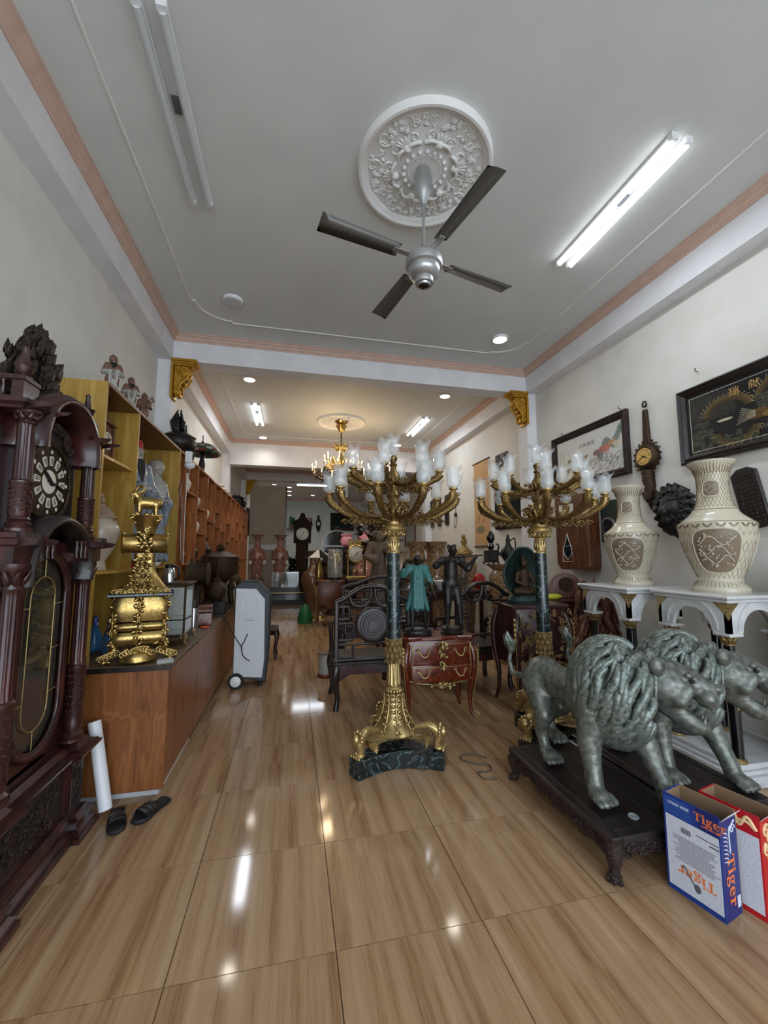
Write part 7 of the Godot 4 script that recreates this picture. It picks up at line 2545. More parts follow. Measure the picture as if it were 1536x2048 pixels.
func bronze_men():
	# man in the teal coat
	var el = [Vector3(-0.2, 0.72, 0.03), Vector3(0.17, 0.65, 0.0)]
	var wr = [Vector3(-0.19, 0.86, 0.09), Vector3(0.17, 0.5, 0.06)]
	var t = thing("bronze_man", "dark bronze man in a long teal coat standing on the red commode", "statue", Vector3(1.185, 0.742, -3.82), -0.15)
	part(t, "base", B().lathe([[0.0, 0.0], [0.135, 0.0], [0.14, 0.012], [0.13, 0.02], [0.128, 0.035], [0.135, 0.042], [0.12, 0.055], [0.0, 0.058]], 32, 0.75), "blackbronze")
	var f = part(t, "body", figure(0.70, 0.0075, {"el": el, "wr": wr, "kn": [Vector3(-0.07, 0.28, 0.03), Vector3(0.09, 0.28, 0.0)], "an": [Vector3(-0.08, 0.045, 0.04), Vector3(0.12, 0.045, -0.04)]}), "blackbronze", Vector3(0, 0.056, 0))
	part(f, "coat", garment(0.70, 0.0075, {"el": el, "wr": wr, "hem": 0.26, "flare": 0.155, "cuff": 0.45, "cuffsize": 0.045}), "tealcoat")
	var b = B().at(0, 0, 0, 0, 0.7)
	b.tube(smooth_path([Vector3(0.15, 0.62, 0.05), Vector3(0.19, 0.52, 0.12), Vector3(0.22, 0.42, 0.16)]), [0.02, 0.024, 0.03, 0.034, 0.03, 0.026, 0.02, 0.014, 0.01], 8)
	b.tube([Vector3(0.22, 0.42, 0.16), Vector3(0.25, 0.3, 0.18)], 0.006, 6)
	part(f, "violin_at_side", b, "bronze")
	# violinist
	el = [Vector3(-0.2, 0.74, 0.06), Vector3(0.2, 0.7, 0.08)]
	wr = [Vector3(-0.1, 0.8, 0.16), Vector3(0.26, 0.82, 0.14)]
	t = thing("bronze_violinist", "dark bronze violinist statue playing, on the right of the red commode", "statue", Vector3(1.535, 0.742, -3.83), -0.1)
	part(t, "base", B().lathe([[0.0, 0.0], [0.105, 0.0], [0.11, 0.012], [0.1, 0.02], [0.1, 0.035], [0.106, 0.042], [0.095, 0.055], [0.0, 0.06]], 32), "blackbronze")
	f = part(t, "body", figure(0.80, 0.0085, {"el": el, "wr": wr, "coat": 0.5, "head": Vector3(0.02, -0.005, 0.01), "an": [Vector3(-0.05, 0.045, 0.0), Vector3(0.1, 0.045, 0.05)], "kn": [Vector3(-0.05, 0.28, 0.02), Vector3(0.08, 0.28, 0.04)]}), "blackbronze", Vector3(0, 0.058, 0))
	b = B().at(0, 0, 0, 0, 0.8)
	for k in 22:
		var a = rng.randf() * TAU
		b.ell(Vector3(0.02 + cos(a) * 0.04, 0.945 + rng.randf() * 0.04, -0.01 + sin(a) * 0.05), Vector3(0.02, 0.018, 0.02), 6, 4)
	part(f, "curly_hair", b, "blackbronze")
	b = B().at(0, 0, 0, 0, 0.8)
	b.ell(Vector3(0.08, 0.845, 0.1), Vector3(0.06, 0.016, 0.035), 12, 6)
	b.ell(Vector3(0.15, 0.85, 0.12), Vector3(0.045, 0.014, 0.028), 12, 6)
	b.tube([Vector3(0.16, 0.852, 0.12), Vector3(0.34, 0.862, 0.15)], [0.011, 0.008], 6)
	b.ell(Vector3(0.35, 0.862, 0.152), Vector3(0.016, 0.012, 0.012), 6, 4)
	part(f, "violin", b, "bronze")
	b = B().at(0, 0, 0, 0, 0.8)
	b.tube([Vector3(-0.08, 0.82, 0.19), Vector3(0.2, 0.93, 0.12)], 0.004, 5)
	part(f, "bow", b, "bronze")

# ---------------------------------------------------------------- painted surfaces
func dline(im: Image, x0: float, y0: float, x1: float, y1: float, w: float, c: Color):
	var n = int(maxf(absf(x1 - x0), absf(y1 - y0))) + 1
	for i in n + 1:
		var x = lerpf(x0, x1, float(i) / n)
		var y = lerpf(y0, y1, float(i) / n)
		im.fill_rect(Rect2i(int(x - w / 2), int(y - w / 2), maxi(1, int(w)), maxi(1, int(w))), c)

func dblob(im: Image, cx: float, cy: float, rx: float, ry: float, c: Color, soft := 0.25):
	for y in range(maxi(0, int(cy - ry)), mini(im.get_height(), int(cy + ry) + 1)):
		for x in range(maxi(0, int(cx - rx)), mini(im.get_width(), int(cx + rx) + 1)):
			var d = pow((x - cx) / rx, 2.0) + pow((y - cy) / ry, 2.0)
			if d < 1.0 - soft * rng.randf():
				im.set_pixel(x, y, im.get_pixel(x, y).lerp(c, 0.85))

func strokes(im: Image, ox: float, oy: float, s: float, list: Array, w: float, c: Color):
	for q in list:
		dline(im, ox + q[0] * s, oy + q[1] * s, ox + q[2] * s, oy + q[3] * s, w, c)

func picture(called: String, im: Image, rough := 0.3) -> StandardMaterial3D:
	var m = mat(called, Color.WHITE, rough)
	m.albedo_texture = ImageTexture.create_from_image(im)
	return m

func horses_picture():
	var W = 512
	var H = 288
	var im = Image.create(W, H, false, Image.FORMAT_RGB8)
	im.fill(c8(206, 208, 204))
	for k in 260:
		var x = rng.randf_range(330, 512)
		var top = 130.0 - (x - 330) * 0.55 + 25 * sin(x * 0.06)
		dline(im, x, top + rng.randf() * 30, x + 14, top + 20 + rng.randf() * 50, 3, c8(120, 140, 128).lerp(c8(86, 104, 96), rng.randf()))
	for k in 420:
		var x = rng.randf_range(120, 512)
		var y = rng.randf_range(190, 285)
		dline(im, x, y, x + rng.randf_range(6, 22), y - rng.randf_range(4, 22), 2, c8(60, 66, 70).lerp(c8(170, 178, 176), rng.randf()))
	for q in [[108, 150, 18, 12, 96, 72, 52], [205, 150, 20, 14, 60, 44, 36], [240, 158, 18, 14, 110, 70, 40], [165, 168, 14, 9, 150, 150, 150], [330, 150, 30, 20, 96, 64, 56], [375, 140, 34, 22, 178, 84, 70], [400, 146, 24, 18, 190, 104, 84], [435, 118, 24, 16, 196, 140, 90], [465, 130, 24, 16, 220, 200, 170], [90, 214, 20, 14, 50, 46, 40]]:
		var c = c8(q[4], q[5], q[6])
		dblob(im, q[0], q[1], q[2], q[3], c)
		dblob(im, q[0] + q[2] * 0.9, q[1] - q[3] * 0.8, q[2] * 0.35, q[3] * 0.6, c)
		for l in 4:
			dline(im, q[0] - q[2] * 0.7 + l * q[2] * 0.45, q[1] + q[3] * 0.5, q[0] - q[2] * 0.9 + l * q[2] * 0.5, q[1] + q[3] * 1.9, 3, c.darkened(0.4))
	# title: eight / steeds / complete / picture, brushed
	var ink = c8(34, 34, 38)
	strokes(im, 196, 62, 26, [[0.4, 0.2, 0.05, 0.95], [0.55, 0.15, 0.95, 0.95]], 3, ink)
	strokes(im, 228, 62, 26, [[0.05, 0.1, 0.05, 0.7], [0.05, 0.1, 0.45, 0.1], [0.05, 0.3, 0.45, 0.3], [0.05, 0.5, 0.45, 0.5], [0.45, 0.5, 0.4, 0.95], [0.25, 0.1, 0.25, 0.6], [0.1, 0.75, 0.1, 0.9], [0.22, 0.75, 0.22, 0.9], [0.75, 0.0, 0.6, 0.3], [0.6, 0.3, 0.98, 0.3], [0.65, 0.45, 0.55, 0.6], [0.85, 0.45, 0.98, 0.58], [0.75, 0.55, 0.55, 0.95], [0.6, 0.65, 0.95, 0.95]], 2, ink)
	strokes(im, 260, 62, 26, [[0.5, 0.0, 0.05, 0.45], [0.5, 0.0, 0.95, 0.45], [0.25, 0.45, 0.75, 0.45], [0.2, 0.68, 0.8, 0.68], [0.05, 0.95, 0.95, 0.95], [0.5, 0.45, 0.5, 0.95]], 3, ink)
	strokes(im, 292, 62, 26, [[0.05, 0.05, 0.95, 0.05], [0.05, 0.95, 0.95, 0.95], [0.05, 0.05, 0.05, 0.95], [0.95, 0.05, 0.95, 0.95], [0.35, 0.2, 0.65, 0.2], [0.35, 0.2, 0.35, 0.38], [0.65, 0.2, 0.65, 0.38], [0.2, 0.45, 0.8, 0.45], [0.3, 0.6, 0.7, 0.6], [0.3, 0.8, 0.7, 0.8], [0.3, 0.6, 0.3, 0.8], [0.7, 0.6, 0.7, 0.8]], 2, ink)
	for cx in [28, 44, 60]:
		for k in 14:
			if cx == 28 and k > 9:
				continue
			strokes(im, cx, 66 + k * 9, 7, [[0.1, 0.2, 0.9, 0.2], [0.5, 0.0, 0.4, 0.9], [0.1, 0.7, 0.9, 0.8 - rng.randf() * 0.4]], 1, c8(90, 92, 94))
	return picture("horses", im)

func dragon_picture():
	var W = 640
	var H = 320
	var im = Image.create(W, H, false, Image.FORMAT_RGB8)
	im.fill(c8(30, 30, 32))
	for k in 500:
		var x = rng.randf_range(0, 200)
		dline(im, x, rng.randf_range(20, 160), x + 24, rng.randf_range(20, 160), 2, c8(64, 62, 54).lerp(c8(40, 40, 40), rng.randf()))
	var gold = c8(150, 122, 66)
	var arcs = [[180, 150, 90, 3.3, 6.1], [210, 230, 80, 0.2, 3.0], [420, 130, 110, 3.1, 6.0], [450, 210, 90, 0.1, 3.2], [560, 160, 80, 2.6, 5.4]]
	for q in arcs:
		var n = 60
		for i in n:
			var a: float = lerpf(q[3], q[4], float(i) / n)
			for w in 9:
				var r: float = q[2] - 14 + w * 4
				var x: float = q[0] + cos(a) * r
				var y: float = q[1] + sin(a) * r * 0.8
				dblob(im, x, y, 3, 3, gold.darkened(0.6 - 0.06 * w).lerp(c8(70, 60, 40), rng.randf() * 0.6), 0.6)
			if i % 4 == 0:
				dline(im, q[0] + cos(a) * (q[2] + 22), q[1] + sin(a) * (q[2] + 22) * 0.8, q[0] + cos(a + 0.08) * (q[2] + 32), q[1] + sin(a + 0.08) * (q[2] + 32) * 0.8, 2, c8(180, 160, 110))
	for k in 150:
		var near = k % 3
		var x = rng.randf_range(20, 110) if near == 0 else (rng.randf_range(300, 420) if near == 1 else rng.randf_range(100, 600))
		var y = rng.randf_range(160, 310) if near == 0 else (rng.randf_range(110, 190) if near == 1 else rng.randf_range(250, 312))
		var r = rng.randf_range(7, 15)
		dblob(im, x, y, r, r * 0.8, c8(92, 92, 72).lerp(c8(60, 64, 52), rng.randf()), 0.1)
		dblob(im, x - 2, y + 2, r * 0.6, r * 0.5, c8(52, 54, 46), 0.1)
	dblob(im, 300, 195, 46, 26, c8(104, 78, 44))
	dblob(im, 335, 205, 24, 14, c8(140, 104, 60))
	for k in 9:
		dline(im, 290, 180 + k * 3, 240 - k * 3, 150 + k * 9, 2, c8(170, 164, 140))
		dline(im, 345, 195 + k, 380, 175 + k * 5, 2, c8(190, 180, 150))
	for k in 40:
		dline(im, 360 + k * 0.4, 205 + k, 440 + k, 235 + k * 1.4, 3, c8(92, 150, 156).lerp(c8(60, 100, 108), rng.randf()))
	dblob(im, 170, 178, 36, 7, c8(226, 214, 180))
	var ink = c8(184, 150, 84)
	strokes(im, 196, 34, 40, [[0.0, 0.15, 0.38, 0.15], [0.02, 0.5, 0.36, 0.5], [0.0, 0.9, 0.4, 0.82], [0.2, 0.15, 0.2, 0.88], [0.5, 0.1, 0.5, 0.35], [0.72, 0.0, 0.72, 0.35], [0.95, 0.1, 0.95, 0.35], [0.5, 0.35, 0.95, 0.35], [0.45, 0.5, 1.0, 0.5], [0.52, 0.62, 0.98, 0.62], [0.52, 0.62, 0.52, 1.0], [0.67, 0.62, 0.67, 0.95], [0.82, 0.62, 0.82, 0.95], [0.98, 0.62, 0.98, 1.0]], 3, ink)
	strokes(im, 276, 32, 40, [[0.05, 0.1, 0.5, 0.1], [0.28, 0.0, 0.28, 0.25], [0.05, 0.25, 0.55, 0.25], [0.05, 0.25, 0.05, 0.98], [0.5, 0.25, 0.5, 0.98], [0.15, 0.45, 0.42, 0.45], [0.15, 0.65, 0.42, 0.65], [0.28, 0.45, 0.28, 0.95], [0.6, 0.35, 1.0, 0.35], [0.8, 0.05, 0.62, 0.98], [0.8, 0.4, 1.0, 0.98], [0.9, 0.1, 0.98, 0.2]], 3, ink)
	strokes(im, 356, 30, 42, [[0.2, 0.0, 0.3, 0.1], [0.02, 0.15, 0.48, 0.15], [0.12, 0.22, 0.16, 0.34], [0.38, 0.22, 0.32, 0.34], [0.0, 0.38, 0.5, 0.38], [0.08, 0.5, 0.08, 1.0], [0.08, 0.5, 0.44, 0.5], [0.44, 0.5, 0.44, 1.0], [0.1, 0.66, 0.42, 0.66], [0.1, 0.82, 0.42, 0.82], [0.6, 0.05, 0.6, 0.3], [0.6, 0.15, 1.0, 0.1], [0.58, 0.35, 0.95, 0.35], [0.95, 0.35, 0.95, 0.5], [0.6, 0.52, 0.95, 0.52], [0.6, 0.35, 0.6, 0.95], [0.6, 0.95, 1.0, 0.95], [1.0, 0.95, 1.0, 0.8], [0.68, 0.66, 0.92, 0.66], [0.68, 0.8, 0.92, 0.8]], 3, ink)
	return picture("dragon", im, 0.25)

# frame with mitred mouldings; local x to the right as seen, faces +z
func framed(t: Node3D, w: float, h: float, fw: float, depth: float, fm: String, pm, inner := "") -> void:
	var prof = [[0.0, 0.0], [0.0, depth * 0.8], [fw * 0.2, depth], [fw * 0.45, depth * 0.7], [fw * 0.6, depth * 0.85], [fw * 0.9, depth * 0.45], [fw, depth * 0.4], [fw, 0.0]]
	for side in 4:
		var b = B()
		b.xf = Transform3D(Basis(Vector3.BACK, PI / 2 * side), Vector3.ZERO)
		var L = w if side % 2 == 0 else h
		var Hh = h if side % 2 == 0 else w
		var r0 = PackedVector3Array()
		var r1 = PackedVector3Array()
		for q in prof:
			r0.append(Vector3(-L / 2 + q[0], -Hh / 2 + q[0], q[1]))
			r1.append(Vector3(L / 2 - q[0], -Hh / 2 + q[0], q[1]))
		b.grid([r0, r1], false, true)
		part(t, "frame_side", b, fm)
	var b = B()
	var x = w / 2 - fw * 0.95
	var y = h / 2 - fw * 0.95
	b.quad(Vector3(-x, -y, depth * 0.3), Vector3(x, -y, depth * 0.3), Vector3(x, y, depth * 0.3), Vector3(-x, y, depth * 0.3))
	part(t, "picture", b, pm)
	part(t, "back_board", slab(-x, x, -y, y, 0.0, depth * 0.25), "walnut")
	if inner != "":
		b = B()
		var p = []
		for q in [[-1, -1], [1, -1], [1, 1], [-1, 1], [-1, -1]]:
			p.append(Vector3(q[0] * (x - 0.03), q[1] * (y - 0.03), depth * 0.3 + 0.001))
		b.tube(p, 0.002, 4)
		part(t, "inner_line", b, inner)

func right_wall_things():
	var W = XR - 0.005
	var R = -PI / 2
	var t = thing("framed_picture", "dark-framed picture of galloping horses with black title characters on the right wall", "picture", Vector3(W, 2.735, -4.3), R)
	framed(t, 1.31, 0.72, 0.085, 0.06, "carved", horses_picture())
	t = thing("framed_picture", "black picture of a gold dragon with gold characters above the larger vase", "picture", Vector3(W, 2.67, -2.35), R)
	framed(t, 1.38, 0.7, 0.075, 0.06, "ebony", dragon_picture(), "ivory")
	# hooks and nails
	var b = B()
	b.tube([Vector3(0, 0, 0), Vector3(-0.03, 0.0, 0), Vector3(-0.03, 0.03, 0)], 0.004, 5)
	var hm = b.done()
	for q in [[3.16, -2.85, "small black nail hook above the dragon picture"], [3.13, -3.75, "small nail hook above the right end of the horse picture"], [3.12, -4.75, "small nail hook above the left end of the horse picture"], [2.95, -5.2, "small bare nail hook beside the right pillar"]]:
		solo("wall_hook", q[2], "hook", hm, "black", Vector3(W, q[0], q[1]), 0.0, "wall hooks")
	# ornate hanging clock
	t = thing("hanging_clock", "tall narrow carved wall clock with yellow dial between the two pictures", "wall clock", Vector3(W, 0, -3.42), R)
	b = B()
	var poly = PackedVector2Array([Vector2(-0.045, 2.62), Vector2(0.045, 2.62), Vector2(0.026, 3.0), Vector2(-0.026, 3.0)])
	b.prism(poly, 0.0, 0.035, false, 0.008)
	part(t, "stem", b, "bronze")
	b = B()
	var ring = []
	for i in 17:
		ring.append(Vector3(cos(TAU * i / 16.0) * 0.025, 3.06 + sin(TAU * i / 16.0) * 0.03, 0.02))
	b.tube(ring, 0.008, 6)
	part(t, "hanging_ring", b, "blackbronze")
	b = B()
	b.xf = Transform3D(Basis(Vector3.RIGHT, PI / 2), Vector3(0, 2.5, 0))
	b.lathe([[0.0, 0.0], [0.13, 0.0], [0.13, 0.05], [0.115, 0.07], [0.1, 0.08], [0.09, 0.07]], 32)
	part(t, "drum", b, "bronze")
	hands_dial(t, 0.092, 0.072, Vector2(0, 2.5), "brightgold", true, 2.2, 4.3)
	b = B()
	for k in 18:
		var a = TAU * k / 18.0
		b.curl(Vector3(cos(a) * 0.14, 2.5 + sin(a) * 0.15, 0.03), Vector3(cos(a), sin(a), 0), Vector3(-sin(a), cos(a), 0), 0.028, 1.2, 0.28)
	for k in 9:
		for s in [-1.0, 1.0]:
			b.curl(Vector3(s * (0.035 + 0.03 * sin(k * 1.2)), 2.33 - 0.035 * k, 0.03), Vector3(s, 0, 0), Vector3.UP, 0.03, 1.2, 0.28, k)
	b.tube([Vector3(0, 2.36, 0.02), Vector3(0, 2.2, 0.02), Vector3(0, 2.02, 0.02), Vector3(0, 1.95, 0.02)], [0.05, 0.06, 0.03, 0.004], 8)
	part(t, "scroll_carving", b, "bronze")
	b = B()
	b.xf = Transform3D(Basis(Vector3.RIGHT, PI / 2), Vector3(0, 2.09, 0.03))
	b.lathe([[0.0, 0.0], [0.05, 0.0], [0.05, 0.03], [0.035, 0.04], [0.0, 0.035]], 20)
	part(t, "barometer_roundel", b, "bronze")
	# box regulator wall clock
	t = thing("box_wall_clock", "deep brown box wall clock with drop-shaped glass behind the second candelabra", "wall clock", Vector3(W, 1.31, -4.47), R)
	b = B()
	b.prism(PackedVector2Array([Vector2(-0.3, 0.06), Vector2(-0.24, 0.0), Vector2(0.28, 0.0), Vector2(0.31, 0.04), Vector2(0.31, 0.93), Vector2(-0.31, 0.93)]), 0.0, 0.17, false, 0.015)
	part(t, "case", b, "walnut")
	b = B()
	b.prism(PackedVector2Array([Vector2(-0.2, 0.62), Vector2(-0.13, 0.55), Vector2(0.0, 0.55), Vector2(0.06, 0.62), Vector2(0.06, 0.82), Vector2(-0.2, 0.82)]), 0.17, 0.18)
	part(t, "octagon_dial", b, "ivory")
	b = B()
	var drop = [Vector2(-0.07, 0.45), Vector2(-0.1, 0.36), Vector2(-0.15, 0.27), Vector2(-0.14, 0.19), Vector2(-0.07, 0.12), Vector2(0.0, 0.19), Vector2(0.01, 0.27), Vector2(-0.04, 0.36)]
	b.prism(PackedVector2Array(drop), 0.17, 0.174)
	part(t, "drop_window", b, "darkglass")
	b = B()
	loop_tube(b, drop, 0.175, 0.005)
	loop_tube(b, [Vector2(-0.17, 0.1), Vector2(0.03, 0.1), Vector2(-0.01, 0.3), Vector2(-0.16, 0.28)], 0.173, 0.004)
	part(t, "window_line", b, "ivory")
	# dark barometer board
	t = thing("round_barometer", "dark green board with silver-rimmed round dial behind the smaller vase", "barometer", Vector3(W, 1.88, -3.98), R)
	part(t, "board", slab(-0.14, 0.14, -0.24, 0.24, 0.0, 0.03, null, 0.008), "verdigris")
	b = B()
	b.xf = Transform3D(Basis(Vector3.RIGHT, PI / 2), Vector3(-0.01, -0.06, 0.03))
	b.lathe([[0.0, 0.0], [0.085, 0.0], [0.085, 0.025], [0.1, 0.025], [0.105, 0.0]], 28)
	part(t, "dial_rim", b, "steel")
	b = B()
	b.xf = Transform3D(Basis(Vector3.RIGHT, PI / 2), Vector3(-0.01, -0.06, 0.045))
	b.lathe([[0.0, 0.002], [0.084, 0.0]], 24)
	part(t, "dial", b, "darkglass")
	# black lion mask
	t = thing("lion_mask", "black lion head mask on the wall between the two cream vases", "mask", Vector3(W, 1.93, -3.12), R)
	var s = Sdf.new(Vector3(-0.2, -0.24, -0.02), Vector3(0.2, 0.24, 0.26), 0.011)
	s.ell(Vector3(0, 0, 0.05), Vector3(0.15, 0.2, 0.09), 0.03)
	s.ell(Vector3(0, 0.03, 0.13), Vector3(0.075, 0.1, 0.07), 0.03)
	s.cap(Vector3(0, 0.04, 0.17), Vector3(0, -0.03, 0.2), 0.035, 0.045, 0.02)
	s.ell(Vector3(0, -0.11, 0.16), Vector3(0.045, 0.035, 0.05), 0.02)
	for g in [-1.0, 1.0]:
		s.cap(Vector3(0.05 * g, 0.08, 0.17), Vector3(0.08 * g, 0.085, 0.14), 0.018, 0.014, 0.01)
		s.ell(Vector3(0.11 * g, 0.15, 0.09), Vector3(0.03, 0.04, 0.02), 0.01)
	b = B()
	s.mesh(b)
	part(t, "face", b, "black")
	b = B()
	for k in 34:
		var a = TAU * k / 34.0
		var r = 0.095 + 0.035 * (k % 2)
		var d = Vector3(cos(a), sin(a) * 1.2, 0)
		b.tube([d * r + Vector3(0, 0, 0.1), d * (r + 0.05) + Vector3(0, 0, 0.09), d * (r + 0.065) + Vector3(0.02, -0.04, 0.04)], [0.034, 0.036, 0.014], 7)
	part(t, "mane", b, "black")
	# slanting carved tablet
	t = thing("carved_tablet", "dark tilted tablet with rows of carved characters right of the larger vase", "tablet", Vector3(W, 1.94, -2.5), R)
	t.rotation = Vector3(0, R, 0)
	var tilt = Basis(Vector3.BACK, 0.18)
	b = B()
	b.xf = Transform3D(tilt, Vector3.ZERO)
	b.prism(PackedVector2Array([Vector2(-0.1, -0.22), Vector2(-0.05, -0.24), Vector2(0.05, -0.24), Vector2(0.1, -0.22), Vector2(0.1, 0.22), Vector2(0.04, 0.26), Vector2(-0.04, 0.26), Vector2(-0.1, 0.22)]), 0.0, 0.03, false, 0.008)
	part(t, "board", b, "ebony")
	b = B()
	b.xf = Transform3D(tilt, Vector3.ZERO)
	for x in 4:
		for y in 13:
			b.bx(Vector3(-0.06 + 0.04 * x, -0.19 + 0.032 * y, 0.033), Vector3(0.026, 0.018, 0.008), 0.003)
	tag(part(t, "carved_characters", b, "blackbronze"), "", "", "", "stuff")
	# hanging scroll
	t = thing("hanging_scroll", "tan hanging scroll of birds and branches on the far right wall", "scroll", Vector3(W, 0, -7.24), R)
	var im = Image.create(128, 320, false, Image.FORMAT_RGB8)
	im.fill(c8(196, 156, 108))
	for k in 40:
		var x = rng.randf_range(30, 105)
		var y = rng.randf_range(60, 230)
		dline(im, x, y, x + rng.randf_range(-14, 14), y + rng.randf_range(5, 22), 2, c8(90, 66, 44))
		dblob(im, x, y, rng.randf_range(2, 6), rng.randf_range(2, 4), c8(70, 56, 40))
	dblob(im, 50, 262, 40, 16, c8(120, 118, 90))
	b = B()
	b.quad(Vector3(-0.32, 1.68, 0.012), Vector3(0.32, 1.68, 0.012), Vector3(0.32, 3.3, 0.012), Vector3(-0.32, 3.3, 0.012))
	part(t, "picture", b, picture("scrollpic", im, 0.8))
	part(t, "paper", slab(-0.33, 0.33, 1.67, 3.31, 0.0, 0.01), "ivory")
	for y in [1.65, 3.31]:
		b = B()
		b.tube([Vector3(-0.36, y, 0.015), Vector3(0.36, y, 0.015)], 0.014, 8)
		part(t, "roller", b, "walnut")
	part(solo("tv_screen", "black flat screen on the right wall behind the second candelabra", "screen", slab(-0.5, 0.5, 0.0, 0.72, 0.0, 0.05, null, 0.008), "lacquer", Vector3(W, 1.93, -6.15), R), "screen_face", slab(-0.48, 0.48, 0.03, 0.69, 0.05, 0.052), "darkglass")
	t = thing("small_plaque", "small dark carved plaque above the black screen", "plaque", Vector3(W, 3.16, -6.42), R)
	part(t, "board", slab(-0.2, 0.2, -0.11, 0.11, 0.0, 0.03, null, 0.006), "ebony")
	part(t, "carving", relief_patch(0.32, 0.16, 10), "blackbronze", Vector3(0, 0, 0.032))
	for k in 3:
		t = thing("carved_wall_panel", ["left", "middle", "right"][k] + " of three narrow dark carved panels on the far right wall", "panel", Vector3(W, 2.55, -10.1 + 0.52 * k), R, "three carved panels")
		part(t, "board", slab(-0.11, 0.11, -0.36, 0.36, 0.0, 0.03, null, 0.006), "ebony")
		part(t, "carving", relief_patch(0.17, 0.64, 14), "blackbronze", Vector3(0, 0, 0.032))
	b = B()
	b.tube(smooth_path([Vector3(0, 0.5, 0.02), Vector3(0.0, 0.2, 0.03), Vector3(0.0, 0.1, 0.03), Vector3(-0.06, 0.0, 0.03), Vector3(-0.09, -0.15, 0.03), Vector3(-0.03, -0.22, 0.03), Vector3(0.04, -0.1, 0.03), Vector3(0.0, 0.05, 0.03)]), 0.006, 5)
	b.bx(Vector3(0, 0.08, 0.03), Vector3(0.06, 0.08, 0.05), 0.006)
	solo("hanging_adapter", "black plug adapter dangling on its cord beside the carved panels", "adapter", b, "black", Vector3(W, 2.3, -8.5), R)
	t = thing("framed_picture", "small faded landscape picture half hidden behind the near candelabra", "picture", Vector3(W, 2.1, -12.2), R)
	framed(t, 1.1, 0.7, 0.06, 0.04, "walnut", "paleglaze")

